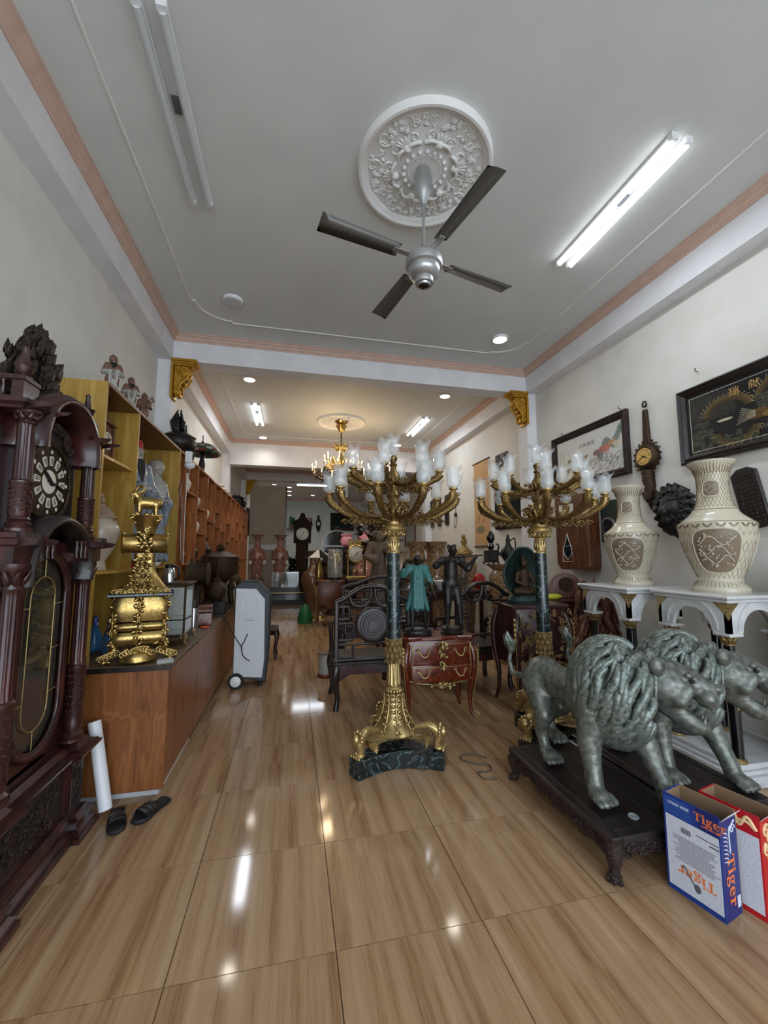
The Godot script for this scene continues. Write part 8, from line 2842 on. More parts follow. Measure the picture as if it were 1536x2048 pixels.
# ---------------------------------------------------------------- table, mantel clock, rooster by the right wall
func right_side_things():
	var t = thing("pillar_console", "dark red console with pillars and gilt mounts by the right wall", "console", Vector3(3.14, 0, -4.35))
	part(t, "top", slab(-0.4, 0.4, 0.955, 0.985, -0.28, 0.28, null, 0.008), "rosewood")
	part(t, "drawer_case", slab(-0.37, 0.37, 0.8, 0.955, -0.26, 0.25, null, 0.004), "mahogany")
	part(t, "drawer_panel", slab(-0.24, 0.3, 0.83, 0.925, 0.25, 0.258, null, 0.004), "rosewood")
	part(t, "waist_moulding", slab(-0.39, 0.39, 0.775, 0.8, -0.27, 0.27, null, 0.006), "rosewood")
	part(t, "back_panel", slab(-0.36, 0.36, 0.1, 0.775, -0.26, -0.24), "yellow")
	part(t, "foot", slab(-0.4, 0.4, 0.0, 0.1, -0.28, 0.28, null, 0.006), "rosewood")
	for x in [-0.31, 0.31]:
		part(t, "pillar", B().at(x, 0, 0.19).lathe([[0.05, 0.1], [0.05, 0.14], [0.04, 0.15], [0.045, 0.5], [0.042, 0.72], [0.05, 0.74], [0.05, 0.775]], 20), "rosewood")
		part(t, "gilt_mount", relief_patch(0.08, 0.1, 8), "brightgold", Vector3(x, 0.875, 0.262))
		var b = B()
		for k in 12:
			b.leaf(Vector3(x + rng.randf_range(-0.02, 0.02), 0.5 + 0.018 * k, 0.236), Vector3(rng.randf_range(-1, 1), 1, 0).normalized(), Vector3.BACK, 0.03, 0.01, 0.2)
		part(t, "pillar_mount", b, "gilt")
	var c = thing("mantel_clock", "round-topped brown wooden mantel clock on the dark red console", "mantel clock", Vector3(3.2, 0.985, -4.35), -0.5)
	var b = B()
	var poly = PackedVector2Array([Vector2(-0.26, 0.0), Vector2(0.26, 0.0), Vector2(0.25, 0.08), Vector2(0.18, 0.12)])
	for i in 11:
		var a = PI * (0.12 + 0.76 * i / 10.0)
		poly.append(Vector2(cos(a) * 0.165, 0.13 + sin(a) * 0.16))
	poly.append(Vector2(-0.18, 0.12))
	poly.append(Vector2(-0.25, 0.08))
	b.prism(poly, -0.09, 0.09, false, 0.008)
	part(c, "case", b, "walnut")
	hands_dial(c, 0.085, 0.092, Vector2(0, 0.16), "bronze", false, 1.0, 4.0)
	solo("yellow_packet", "crumpled yellow-green packet on the console by the lamp column", "packet", B().ell(Vector3(0, 0.03, 0), Vector3(0.14, 0.035, 0.08), 9, 5), "yellowgreen", Vector3(2.92, 0.985, -4.2), 0.3)
	# rooster carved from a root, on a black stool
	var st = thing("black_stool", "black stool under the carved wooden rooster", "stool", Vector3(3.05, 0, -3.78))
	part(st, "seat", slab(-0.24, 0.24, 0.46, 0.5, -0.2, 0.2, null, 0.01), "lacquer")
	for sx in [-1.0, 1.0]:
		for sz in [-1.0, 1.0]:
			part(st, "leg", slab(sx * 0.22, sx * 0.17, 0.0, 0.46, sz * 0.18, sz * 0.13, null, 0.006), "lacquer")
	var ro = thing("rooster_carving", "large red-brown root carving of a rooster by the right wall", "carving", Vector3(3.05, 0.565, -3.78), 0.0)
	var s = Sdf.new(Vector3(-0.36, -0.02, -0.22), Vector3(0.36, 0.76, 0.24), 0.013)
	s.cap(Vector3(-0.2, 0.03, 0), Vector3(0.22, 0.03, 0), 0.1, 0.11, 0.04)
	s.ell(Vector3(0.06, 0.16, 0), Vector3(0.22, 0.17, 0.13), 0.05)
	s.cap(Vector3(0.1, 0.22, 0), Vector3(0.04, 0.46, 0.02), 0.13, 0.075, 0.05)
	s.cap(Vector3(0.04, 0.46, 0.02), Vector3(0.03, 0.57, 0.03), 0.07, 0.045, 0.03)
	s.ell(Vector3(0.02, 0.6, 0.04), Vector3(0.045, 0.045, 0.05), 0.02)
	s.cap(Vector3(0.05, 0.62, 0.03), Vector3(0.07, 0.72, 0.02), 0.018, 0.006, 0.01)
	s.cap(Vector3(-0.02, 0.6, 0.07), Vector3(-0.05, 0.585, 0.1), 0.02, 0.006, 0.01)
	s.ell(Vector3(-0.07, 0.6, 0.02), Vector3(0.05, 0.075, 0.02), 0.02)
	s.cap(Vector3(-0.2, 0.05, 0.05), Vector3(-0.12, 0.3, 0.1), 0.06, 0.03, 0.03)
	b = B()
	s.mesh(b)
	part(ro, "body", b, "rootwood")
	b = B()
	for k in 60:
		var a = rng.randf_range(-0.3, 3.4)
		var y = rng.randf_range(0.02, 0.45)
		var r = 0.13 + 0.1 * (1.0 - y / 0.5)
		var x = cos(a) * r * 1.2 + 0.06
		var z = sin(a) * (r * 0.6 + 0.03)
		b.leaf(Vector3(x, y + 0.12, z), Vector3(cos(a) * 0.3, -1, 0.1).normalized(), Vector3(cos(a), 0.1, sin(a)).normalized(), 0.16, 0.02, 0.05)
	tag(part(ro, "feathers", b, "rootwood"), "", "", "", "stuff")
	# big patterned jar, ewer and small black statue in front of the screen
	pot("patterned_floor_vase", "tall brown patterned vase stand carrying a black ewer by the wall", "vase", [[0.0, 0.0], [0.15, 0.0], [0.16, 0.04], [0.13, 0.12], [0.15, 0.4], [0.21, 0.8], [0.24, 1.05], [0.23, 1.2], [0.18, 1.28], [0.26, 1.34], [0.28, 1.36], [0.0, 1.36]], "satsuma", Vector3(2.98, 0, -5.35))
	var ew = thing("black_ewer", "black ewer with curved spout and handle on the patterned vase", "ewer", Vector3(3.03, 1.36, -5.35))
	part(ew, "body", B().lathe([[0.0, 0.0], [0.06, 0.0], [0.05, 0.03], [0.08, 0.07], [0.115, 0.14], [0.1, 0.2], [0.05, 0.25], [0.03, 0.3], [0.035, 0.36], [0.02, 0.38], [0.02, 0.41], [0.0, 0.43]], 24), "black")
	b = B()
	b.tube(smooth_path([Vector3(-0.1, 0.12, 0), Vector3(-0.16, 0.17, 0), Vector3(-0.15, 0.26, 0), Vector3(-0.19, 0.29, 0)]), [0.02, 0.019, 0.018, 0.017, 0.016, 0.015, 0.014, 0.013, 0.012, 0.011, 0.01, 0.01, 0.01], 8)
	part(ew, "spout", b, "black")
	b = B()
	b.tube(smooth_path([Vector3(0.035, 0.33, 0), Vector3(0.1, 0.37, 0), Vector3(0.12, 0.28, 0), Vector3(0.1, 0.17, 0)]), 0.01, 6)
	part(ew, "handle", b, "black")
	var bs = thing("carved_black_stand", "small carved black openwork stand beside the black ewer", "stand", Vector3(2.76, 1.36, -5.35))
	b = B()
	slab(-0.08, 0.08, 0.02, 0.2, -0.08, 0.08, b, 0.01)
	for k in 10:
		b.curl(Vector3(rng.randf_range(-0.07, 0.07), rng.randf_range(0.04, 0.18), 0.082), Vector3.RIGHT, Vector3.UP, 0.025, 1.2, 0.28, k)
	b.lathe([[0.03, 0.2], [0.05, 0.25], [0.03, 0.3], [0.06, 0.36], [0.05, 0.42], [0.02, 0.46], [0.0, 0.48]], 14)
	for k in 4:
		b.tube([Vector3(0.07 if k % 2 else -0.07, 0.03, 0.07 if k < 2 else -0.07), Vector3(0.08 if k % 2 else -0.08, 0.0, 0.08 if k < 2 else -0.08)], 0.014, 6)
	part(bs, "body", b, "lacquer")

# ---------------------------------------------------------------- beer cartons
func label_text(parent: Node, s: String, size: float, m: String, at: Vector3, roll := 0.0, serif := true, bold := 800) -> MeshInstance3D:
	var tm = TextMesh.new()
	var f = SystemFont.new()
	f.font_names = PackedStringArray(["Droid Serif" if serif else "Droid Sans"])
	f.font_weight = bold
	tm.font = f
	tm.text = s
	tm.font_size = 64
	tm.pixel_size = size / 64.0
	tm.depth = 0.0006
	tm.curve_step = 4.0
	var o = part(parent, "lettering", tm, m, at)
	o.rotation.z = roll
	return o

func carton(label: String, at: Vector3, turn: float, main: String, dark: String, deco: bool):
	var t = thing("beer_carton", label, "carton", at, turn, "opened beer cartons")
	var w = 0.222
	var d = 0.132
	var h = 0.405
	var th = 0.004
	var fr = part(t, "front_wall", slab(0, w, 0, h, -th, 0), main)
	part(t, "back_wall", slab(0, w, 0, h, -d, -d + th), "cardboard")
	part(t, "left_wall", slab(0, th, 0, h, -d + th, -th), main)
	var sd = part(t, "right_wall", slab(w - th, w, 0, h - 0.02, -d + th, -th), main if not deco else dark)
	part(t, "bottom", slab(th, w - th, 0, th, -d + th, -th), "cardboard")
	part(t, "lining", slab(th, w - th, 0.05, h - 0.004, -d + th, -d + th + 0.001), "cardboard")
	part(t, "lining", slab(th, th + 0.001, 0.05, h - 0.004, -d + th, -th), "cardboard")
	part(t, "white_panel", slab(0.008, w - 0.006, 0.022, 0.318, 0.0, 0.0008), "panelwhite")
	var fl = part(t, "top_flap", slab(0, 0.045, 0, 0.002, -d + 0.02, -0.012), "panelwhite", Vector3(w, h - 0.02, 0))
	fl.rotation.z = 0.9
	if deco:
		part(fr, "blue_band", slab(0.002, 0.14, 0.32, h - 0.003, 0.0, 0.0007), "tigerlight" if false else main)
		for k in 7:
			part(fr, "stripe", slab(0.004, 0.12 - 0.003 * k, 0.328 + 0.01 * k, 0.3315 + 0.01 * k, 0.0, 0.0009), "tigerlight")
		var b = B()
		b.prism(PackedVector2Array([Vector2(0.148, 0.319), Vector2(w, 0.319), Vector2(w, h), Vector2(0.13, h)]), 0.0, 0.0008)
		part(fr, "navy_block", b, dark)
		label_text(fr, "LÁGER BEER", 0.0155, "panelwhite", Vector3(0.064, 0.372, 0.001), 0.0, false)
		label_text(fr, "Tiger", 0.046, "tigerorange", Vector3(0.187, 0.366, 0.0012))
		label_text(fr, "LON CAO MỚI", 0.011, "tigerorange", Vector3(0.19, 0.338, 0.0012), 0.0, false)
		# printed matter on the white side: bar code, small print, logo upside down
		for k in 16:
			part(fr, "bar", slab(0.07 + 0.0025 * k, 0.07 + 0.0025 * k + (0.0016 if k % 3 else 0.0009), 0.265, 0.288, 0.0008, 0.0013), "greyink")
		var sp = B()
		for k in 14:
			var x0 = 0.05 + rng.randf_range(-0.02, 0.01)
			slab(x0, 0.2 + rng.randf_range(-0.03, 0.015), 0.243 - 0.0075 * k, 0.2455 - 0.0075 * k, 0.0008, 0.0012, sp)
		slab(0.13, 0.215, 0.284, 0.288, 0.0008, 0.0012, sp)
		slab(0.18, 0.215, 0.268, 0.274, 0.0008, 0.0012, sp)
		tag(part(fr, "small_print", sp, "greyink"), "", "", "", "stuff")
		label_text(fr, "Tiger", 0.055, "tigerorange", Vector3(0.12, 0.105, 0.0012), PI)
		sp = B()
		sp.tube(smooth_path([Vector3(0.065, 0.118, 0.0015), Vector3(0.075, 0.128, 0.0015), Vector3(0.09, 0.105, 0.0015), Vector3(0.112, 0.075, 0.0015)]), 0.003, 5)
		sp.ell(Vector3(0.122, 0.066, 0.001), Vector3(0.014, 0.018, 0.001), 12, 4)
		part(fr, "tiger_emblem", sp, "greyink")
		# side: white striped tiger mark and the name up the side
		var side = Node3D.new()
		side.name = "side_print"
		t.add_child(side)
		side.position = Vector3(w, 0, -d / 2)
		side.rotation.y = PI / 2
		label_text(side, "Tiger", 0.075, "tigerorange", Vector3(0.0, 0.145, 0.001), -PI / 2)
		sp = B()
		for k in 8:
			sp.tube(smooth_path([Vector3(-0.05, 0.34 - 0.016 * k, 0.001), Vector3(-0.025, 0.335 - 0.016 * k, 0.001), Vector3(-0.012, 0.322 - 0.016 * k, 0.001)]), [0.0004, 0.001, 0.002, 0.0028, 0.003, 0.0028, 0.0022, 0.0014, 0.0005], 5)
		sp.tube(smooth_path([Vector3(0.045, 0.37, 0.001), Vector3(0.02, 0.355, 0.001), Vector3(0.0, 0.34, 0.001), Vector3(0.0, 0.25, 0.001)]), 0.0035, 5)
		sp.curl(Vector3(0.025, 0.34, 0.001), Vector3.RIGHT, Vector3.UP, 0.02, 1.4, 0.18)
		part(side, "striped_emblem", sp, "panelwhite")
		part(side, "white_mark", slab(0.03, 0.055, 0.03, 0.075, 0.0, 0.0009), "panelwhite")
	else:
		var b = B()
		for k in 2:
			b.tube(smooth_path([Vector3(0.1, 0.34 + 0.02 * k, 0.001), Vector3(0.13, 0.385 - 0.02 * k, 0.001), Vector3(0.15, 0.34 + 0.02 * k, 0.001), Vector3(0.18, 0.385 - 0.02 * k, 0.001), Vector3(0.21, 0.345, 0.001)]), 0.007, 6)
		part(fr, "gold_scrolls", b, "tigercream")
		label_text(fr, "LÁGER BEER", 0.012, "panelwhite", Vector3(0.05, 0.372, 0.001), 0.0, false)
		b = B()
		b.xf = Transform3D(Basis(Vector3.UP, PI / 2), Vector3(w, 0, -d / 2))
		for k in 4:
			b.curl(Vector3(-0.02 + 0.03 * (k % 2), 0.34 - 0.035 * k, 0.001), Vector3.RIGHT, Vector3.UP, 0.03, 1.4, 0.22, k)
		part(sd, "gold_scrolls", b, "tigercream")
		b = B()
		b.xf = Transform3D(Basis(Vector3.UP, PI / 2), Vector3(w, 0, -d / 2))
		for k in 4:
			b.bx(Vector3(-0.02 + 0.02 * (k % 2), 0.2 - 0.04 * k, 0.001), Vector3(0.012, 0.012, 0.001))
		part(sd, "white_marks", b, "panelwhite")

func beer_boxes():
	carton("open blue beer carton with white panel standing before the lion platforms", Vector3(1.705, 0, -1.685), -1.326, "tigerblue", "tigernavy", true)
	carton("open red beer carton with gold scrolls behind the blue carton", Vector3(1.873, 0, -1.652), -1.326, "tigerred", "tigerred", false)

# ---------------------------------------------------------------- the far part of the showroom
func back_room():
	var b = B()
	var t = thing("black_platform", "low black lacquered platform across the far end of the aisle", "platform", Vector3(-0.4, 0, -13.4))
	part(t, "deck", slab(-1.1, 1.1, 0.3, 0.35, -0.7, 0.7, null, 0.01), "lacquer")
	part(t, "body", slab(-1.05, 1.05, 0.0, 0.3, -0.65, 0.62, null, 0.01), "lacquer")
	part(t, "front_step", slab(-1.0, 1.08, 0.0, 0.12, 0.62, 0.74, null, 0.008), "black")
	part(t, "edge_strip", slab(-1.1, 1.1, 0.34, 0.362, 0.69, 0.712), "gilt")
	var vp = [[0.0, 0.0], [0.14, 0.0], [0.15, 0.03], [0.12, 0.12], [0.16, 0.3], [0.22, 0.5], [0.24, 0.66], [0.2, 0.78], [0.1, 0.86], [0.07, 0.95], [0.07, 1.05], [0.1, 1.14], [0.18, 1.2, 8, 0.12], [0.2, 1.22, 8, 0.16], [0.0, 1.1]]
	for q in [[-1.05, -13.0, "tall red and gold china vase with flared rim, left of the far pair"], [-0.38, -13.0, "tall red and gold china vase with flared rim, right of the far pair"]]:
		var v = thing("china_floor_vase", q[2], "vase", Vector3(q[0], 0.35, q[1]), 0.0, "far pair of china vases")
		part(v, "stand", B().lathe([[0.0, 0.0], [0.2, 0.0], [0.2, 0.03], [0.16, 0.06], [0.15, 0.3], [0.2, 0.36], [0.2, 0.4], [0.0, 0.4]], 20), "rosewood")
		part(v, "body", B().at(0, 0.4, 0, 0, 1.1).lathe(vp, 32), "imari")
		for k in 3:
			var a = TAU * k / 3.0 + 0.4
			part(v, "roundel", B().at(0, 0.4, 0, 0, 1.1).ell(Vector3(cos(a) * 0.2, 0.46, sin(a) * 0.2), Vector3(0.06, 0.07, 0.06), 12, 8), "ivory")
	t = thing("glass_tank", "rectangular glass tank standing on the black platform", "glass tank", Vector3(-0.2, 0.36, -12.95))
	part(t, "plinth", slab(-0.45, 0.45, 0.0, 0.14, -0.22, 0.22, null, 0.008), "ebony")
	for s in [-1.0, 1.0]:
		part(t, "pane", slab(s * 0.4, s * 0.39, 0.14, 0.6, -0.2, 0.2), "pane")
		part(t, "pane", slab(-0.39, 0.39, 0.14, 0.6, s * 0.2, s * 0.19), "pane")
	part(t, "back_sheet", slab(-0.38, 0.38, 0.14, 0.55, -0.18, -0.17), "verdigris")
	t = thing("tall_far_clock", "dark carved tall clock with cream dial at the far end", "longcase clock", Vector3(0.3, 0.36, -13.75))
	slab(-0.26, 0.26, 0.0, 0.5, -0.15, 0.15, b, 0.01)
	slab(-0.2, 0.2, 0.5, 1.5, -0.13, 0.13, b, 0.01)
	slab(-0.28, 0.28, 1.5, 2.1, -0.16, 0.16, b, 0.01)
	part(t, "case", b, "carved")
	b = B()
	b.prism(PackedVector2Array([Vector2(-0.34, 2.1), Vector2(0.34, 2.1), Vector2(0.3, 2.2), Vector2(0.12, 2.32), Vector2(0.05, 2.5), Vector2(-0.05, 2.5), Vector2(-0.12, 2.32), Vector2(-0.3, 2.2)]), -0.1, 0.1, false, 0.02)
	part(t, "crest", b, "carved")
	hands_dial(t, 0.2, 0.165, Vector2(0, 1.8), "ivory", true, 0.8, 3.8)
	part(t, "door_glass", slab(-0.12, 0.12, 0.6, 1.4, 0.131, 0.135), "bronze")
	b = B()
	for k in 5:
		b.lathe([[0.06, 0.2 * k], [0.14, 0.2 * k + 0.07], [0.12, 0.2 * k + 0.14], [0.05, 0.2 * k + 0.2]], 16)
	for k in 40:
		var a = rng.randf() * TAU
		b.curl(Vector3(cos(a) * 0.13, rng.randf_range(0.1, 1.1), sin(a) * 0.13), Vector3(cos(a), 0, sin(a)), Vector3.UP, 0.07, 1.2, 0.22)
	solo("dragon_column", "black carved dragon column beside the far tall clock", "column", b, "lacquer", Vector3(0.0, 0.36, -13.85))
	# back wall pieces
	t = thing("twin_dial_clock", "brown box with two round dials on the far back wall", "wall clock", Vector3(0.72, 2.7, -20.79))
	part(t, "case", slab(-0.2, 0.2, 0.0, 0.62, 0.0, 0.1, null, 0.01), "walnut")
	for y in [0.44, 0.17]:
		hands_dial(t, 0.11, 0.102, Vector2(0, y), "ivory", false, 1.0, 2.0)
	t = thing("wall_lantern_clock", "black lantern-shaped wall clock on the far back wall", "wall clock", Vector3(1.23, 2.6, -20.79))
	part(t, "body", B().at(0, 0, 0.12).lathe([[0.0, 0.0], [0.03, 0.05], [0.08, 0.12], [0.12, 0.3], [0.13, 0.55], [0.08, 0.6], [0.05, 0.72], [0.07, 0.8], [0.0, 0.88]], 16), "black")
	part(t, "dial", slab(-0.06, 0.06, 0.34, 0.5, 0.24, 0.255), "ivory")
	t = thing("framed_mirror", "dark carved framed panel high on the far back wall", "picture", Vector3(2.45, 3.15, -20.79))
	framed(t, 1.2, 0.9, 0.12, 0.06, "carved", "darkglass")
	t = thing("wall_shelf", "white shelf on the far back wall", "shelf", Vector3(0.2, 2.75, -20.79))
	part(t, "board", slab(-0.5, 0.5, 0.0, 0.05, 0.0, 0.25), "walnut")
	part(t, "bracket", slab(-0.3, -0.26, -0.15, 0.0, 0.0, 0.2), "walnut")
	t = thing("potted_plant", "green trailing plant on the far wall shelf", "plant", Vector3(-0.05, 2.8, -20.62))
	part(t, "pot", B().lathe([[0.0, 0.0], [0.08, 0.0], [0.11, 0.15], [0.0, 0.15]], 14), "terracotta")
	b = B()
	for k in 60:
		b.leaf(Vector3(rng.randf_range(-0.1, 0.1), 0.15 + rng.randf() * 0.35, rng.randf_range(-0.05, 0.1)), Vector3(rng.randf_range(-1, 1), rng.randf_range(-0.6, 1), rng.randf_range(-0.5, 1)).normalized(), Vector3.UP, 0.12, 0.025, 0.2)
	tag(part(t, "leaves", b, "green"), "", "", "", "stuff")
	solo("long_case_speaker", "slim dark brown box hanging at the far end of the orange cabinets", "speaker", slab(-0.13, 0.13, 0.0, 0.95, -0.1, 0.1, null, 0.03), "rosewood", Vector3(-1.571, 2.1, -14.3))
	# chest and console group
	bombe_commode("tall red-brown bombe chest left of the gold portico clock", Vector3(0.8, 0, -8.7), 0.0, 0.6, 0.45, 0.95, "walnut", "gilt")
	t = thing("far_console", "dark carved console under the gold portico clock", "console", Vector3(1.55, 0, -8.95))
	part(t, "top", slab(-0.4, 0.45, 0.92, 0.96, -0.25, 0.25, null, 0.01), "rosewood")
	part(t, "apron", apron(0.8, 0.14), "carved", Vector3(0.02, 0.92, 0.24))
	for x in [-0.36, 0.4]:
		for z in [-0.2, 0.2]:
			part(t, "leg", slab(x - 0.025, x + 0.025, 0.0, 0.92, z - 0.025, z + 0.025, null, 0.006), "rosewood")
	t = thing("portico_clock", "gold portico clock with white dial and columns on the far console", "clock", Vector3(1.35, 0.96, -8.9))
	part(t, "base", slab(-0.22, 0.22, 0.0, 0.07, -0.12, 0.12, null, 0.012), "brightgold")
	for x in [-0.17, 0.17]:
		part(t, "column", B().at(x, 0, 0.05).lathe([[0.025, 0.07], [0.018, 0.1], [0.018, 0.44], [0.026, 0.48]], 12), "brightgold")
	part(t, "cornice", slab(-0.2, 0.2, 0.48, 0.52, -0.1, 0.1, null, 0.01), "brightgold")
	b = B()
	b.xf = Transform3D(Basis(Vector3.RIGHT, PI / 2), Vector3(0, 0.55, 0.06))
	b.lathe([[0.0, 0.0], [0.2, 0.0], [0.2, 0.04], [0.18, 0.06], [0.16, 0.05]], 28)
	part(t, "bezel", b, "brightgold")
	hands_dial(t, 0.165, 0.112, Vector2(0, 0.55), "ivory", true, 0.9, 3.9)
	b = B()
	for k in 24:
		b.curl(Vector3(rng.randf_range(-0.14, 0.14), 0.78 + rng.randf() * 0.1 - 0.05, 0.06), Vector3.RIGHT, Vector3.UP, 0.045, 1.2, 0.26, k)
	part(t, "leaf_crest", b, "brightgold")
	b = B()
	b.tube([Vector3(0, 0.42, 0.03), Vector3(0, 0.2, 0.03)], 0.006, 6)
	b.ell(Vector3(0, 0.17, 0.03), Vector3(0.05, 0.05, 0.012), 14, 6)
	part(t, "pendulum", b, "brightgold")
	t = thing("gold_figure_lamp", "gold standing figure in a glass case on the bombe chest", "figurine", Vector3(0.9, 0.955, -8.85))
	part(t, "socle", B().lathe([[0.0, 0.0], [0.13, 0.0], [0.13, 0.05], [0.09, 0.08], [0.0, 0.1]], 18), "black")
	part(t, "body", figure(0.55, 0.012, {"wr": [Vector3(-0.18, 0.95, 0.05), Vector3(0.15, 0.55, 0.08)], "el": [Vector3(-0.18, 0.8, 0.02), Vector3(0.17, 0.66, 0.0)], "robe": 0.1}), "brightgold", Vector3(0, 0.09, 0))
	part(t, "glass_case", B().lathe([[0.16, 0.05], [0.16, 0.66], [0.0, 0.67]], 4), "clear")
	for q in [[1.22, 1.66, -9.45, "left of the two pink glass tulip lamps at the back"], [1.66, 1.72, -9.5, "right of the two pink glass tulip lamps at the back"]]:
		var p = thing("tulip_lamp", q[3], "lamp", Vector3(q[0], 0, q[2]), 0.0, "pink tulip lamps")
		part(p, "stand", B().lathe([[0.0, 0.0], [0.16, 0.0], [0.14, 0.05], [0.03, 0.1], [0.025, q[1] - 0.2], [0.07, q[1] - 0.1], [0.03, q[1] - 0.02], [0.05, q[1]]], 16), "bronze")
		part(p, "shade", B().at(0, q[1], 0).lathe([[0.04, 0.0], [0.13, 0.06], [0.15, 0.16], [0.11, 0.24], [0.14, 0.3, 8, 0.1], [0.12, 0.31, 8, 0.15], [0.0, 0.2]], 28), "pinkglass")
	t = thing("striped_shade_lamp", "lamp with black and white panelled shade beside the pink lamps", "lamp", Vector3(0.62, 0, -9.92))
	part(t, "stand", B().lathe([[0.0, 0.0], [0.15, 0.0], [0.13, 0.05], [0.03, 0.1], [0.08, 0.9], [0.1, 1.1], [0.05, 1.3], [0.02, 1.45]], 16), "brightgold")
	for k in 8:
		var a = TAU * k / 8.0
		var c = TAU * (k + 1) / 8.0
		b = B()
		b.grid([PackedVector3Array([Vector3(cos(a) * 0.36, 1.42, sin(a) * 0.36), Vector3(cos(c) * 0.36, 1.42, sin(c) * 0.36)]), PackedVector3Array([Vector3(cos(a) * 0.22, 1.5, sin(a) * 0.22), Vector3(cos(c) * 0.22, 1.5, sin(c) * 0.22)]), PackedVector3Array([Vector3(cos(a) * 0.06, 1.6, sin(a) * 0.06), Vector3(cos(c) * 0.06, 1.6, sin(c) * 0.06)])], false, true)
		part(t, "shade_panel", b, "black" if k % 2 else "ivory")
	# draped woman on a pedestal, flowers behind
	t = thing("draped_woman_statue", "large brown draped woman statue behind the near candelabra column", "statue", Vector3(1.5, 0.62, -7.1), -0.2)
	var ops = {"el": [Vector3(-0.17, 0.66, 0.03), Vector3(0.17, 0.68, 0.03)], "wr": [Vector3(-0.04, 0.6, 0.15), Vector3(0.12, 0.76, 0.14)]}
	part(t, "body", figure(1.28, 0.02, ops), "terracotta")
	part(t, "drapery", garment(1.28, 0.02, {"el": ops.el, "wr": ops.wr, "hem": 0.03, "flare": 0.18, "cuffsize": 0.07, "sleeve": 0.2}), "terracotta")
	b = B().at(0, 0, 0, 0, 1.28)
	for k in 30:
		var a = rng.randf() * TAU
		b.ell(Vector3(cos(a) * 0.06, 0.9 + rng.randf() * 0.1, -0.02 + sin(a) * 0.06), Vector3(0.025, 0.03, 0.025), 6, 4)
	part(t, "hair", b, "terracotta")
	part(solo("statue_pedestal", "dark square pedestal under the draped woman statue", "pedestal", slab(-0.26, 0.26, 0.0, 0.56, -0.26, 0.26, null, 0.01), "rosewood", Vector3(1.5, 0, -7.1)), "cap", slab(-0.3, 0.3, 0.56, 0.62, -0.3, 0.3, null, 0.01), "rosewood")
	t = thing("flower_arrangement", "dark branches with white and pink blossoms behind the draped woman", "flowers", Vector3(1.7, 0, -8.0))
	part(t, "vase", B().lathe([[0.0, 0.0], [0.15, 0.0], [0.2, 0.4], [0.22, 0.8], [0.12, 1.1], [0.16, 1.2], [0.0, 1.15]], 18), "darkchina")
	b = B()
	var fl = B()
	for k in 34:
		var a = rng.randf() * TAU
		var e = Vector3(cos(a) * rng.randf_range(0.15, 0.5), rng.randf_range(1.75, 2.4), sin(a) * 0.3)
		b.tube([Vector3(0, 1.15, 0), Vector3(e.x * 0.4, lerpf(1.15, e.y, 0.6), e.z * 0.4), e], [0.015, 0.01, 0.006], 5)
		fl.ell(e, Vector3(0.035, 0.045, 0.035), 8, 5)
		for m in 5:
			b.leaf(e - Vector3(0, 0.1 + 0.06 * m, 0), Vector3(rng.randf_range(-1, 1), rng.randf_range(-0.3, 1), rng.randf_range(-1, 1)).normalized(), Vector3.UP, 0.13, 0.03, 0.2)
	part(t, "branches", b, "bronze")
	tag(part(t, "blossoms", fl, "ivory"), "", "", "", "stuff")
	# sofas, tables and clutter beyond the armchairs
	rosewood_chair("long carved rosewood settee behind the near candelabra, back turned", Vector3(1.35, 0, -5.75), 0.0, 1.35, false)
	t = thing("tea_table", "low dark tea table with a violet cloth among the armchairs", "table", Vector3(1.55, 0, -5.15))
	part(t, "top", slab(-0.5, 0.5, 0.46, 0.5, -0.25, 0.25, null, 0.01), "rosewood")
	part(t, "cloth", slab(-0.46, 0.46, 0.5, 0.508, -0.22, 0.22, null, 0.003), "violet")
	for x in [-0.44, 0.44]:
		for z in [-0.2, 0.2]:
			part(t, "leg", slab(x - 0.025, x + 0.025, 0.0, 0.46, z - 0.025, z + 0.025, null, 0.006), "rosewood")
	solo("orange_bag", "orange red bag on the tea table behind the teal-coated man", "bag", B().ell(Vector3(0, 0.14, 0), Vector3(0.09, 0.14, 0.05), 10, 8), "orangecloth", Vector3(1.28, 0.51, -5.1))
	t = thing("side_table", "dark side table crowded with china by the far right wall", "table", Vector3(2.75, 0, -6.7))
	part(t, "top", slab(-0.7, 0.7, 0.86, 0.9, -0.35, 0.35, null, 0.01), "rosewood")
	part(t, "apron", apron(1.3, 0.12), "carved", Vector3(0, 0.86, 0.33))
	for x in [-0.64, 0.64]:
		for z in [-0.3, 0.3]:
			part(t, "leg", slab(x - 0.03, x + 0.03, 0.0, 0.86, z - 0.03, z + 0.03, null, 0.006), "rosewood")
	var bal = [[0.0, 0.0], [0.1, 0.0], [0.08, 0.08], [0.14, 0.3], [0.16, 0.44], [0.09, 0.56], [0.06, 0.68], [0.07, 0.8], [0.13, 0.95], [0.0, 0.9]]
	pot("dark_flared_vase", "dark patterned vase with flared mouth on the crowded side table", "vase", bal, "darkchina", Vector3(2.85, 0.9, -6.55), 0.62)
	pot("white_basin", "white basin on the crowded side table", "basin", [[0.0, 0.0], [0.1, 0.0], [0.17, 0.12], [0.19, 0.16], [0.0, 0.1]], "whiteplastic", Vector3(2.5, 0.9, -6.5))
	pot("black_dome", "black patterned domed pot on the crowded side table", "pot", [[0.0, 0.0], [0.14, 0.0], [0.15, 0.06], [0.12, 0.16], [0.05, 0.22], [0.0, 0.24]], "darkchina", Vector3(2.48, 0.9, -6.82))
	solo("red_bag", "crumpled red bag beside the dark flared vase", "bag", B().ell(Vector3(0, 0.13, 0), Vector3(0.12, 0.14, 0.08), 9, 6), "red", Vector3(3.12, 0.912, -6.5))
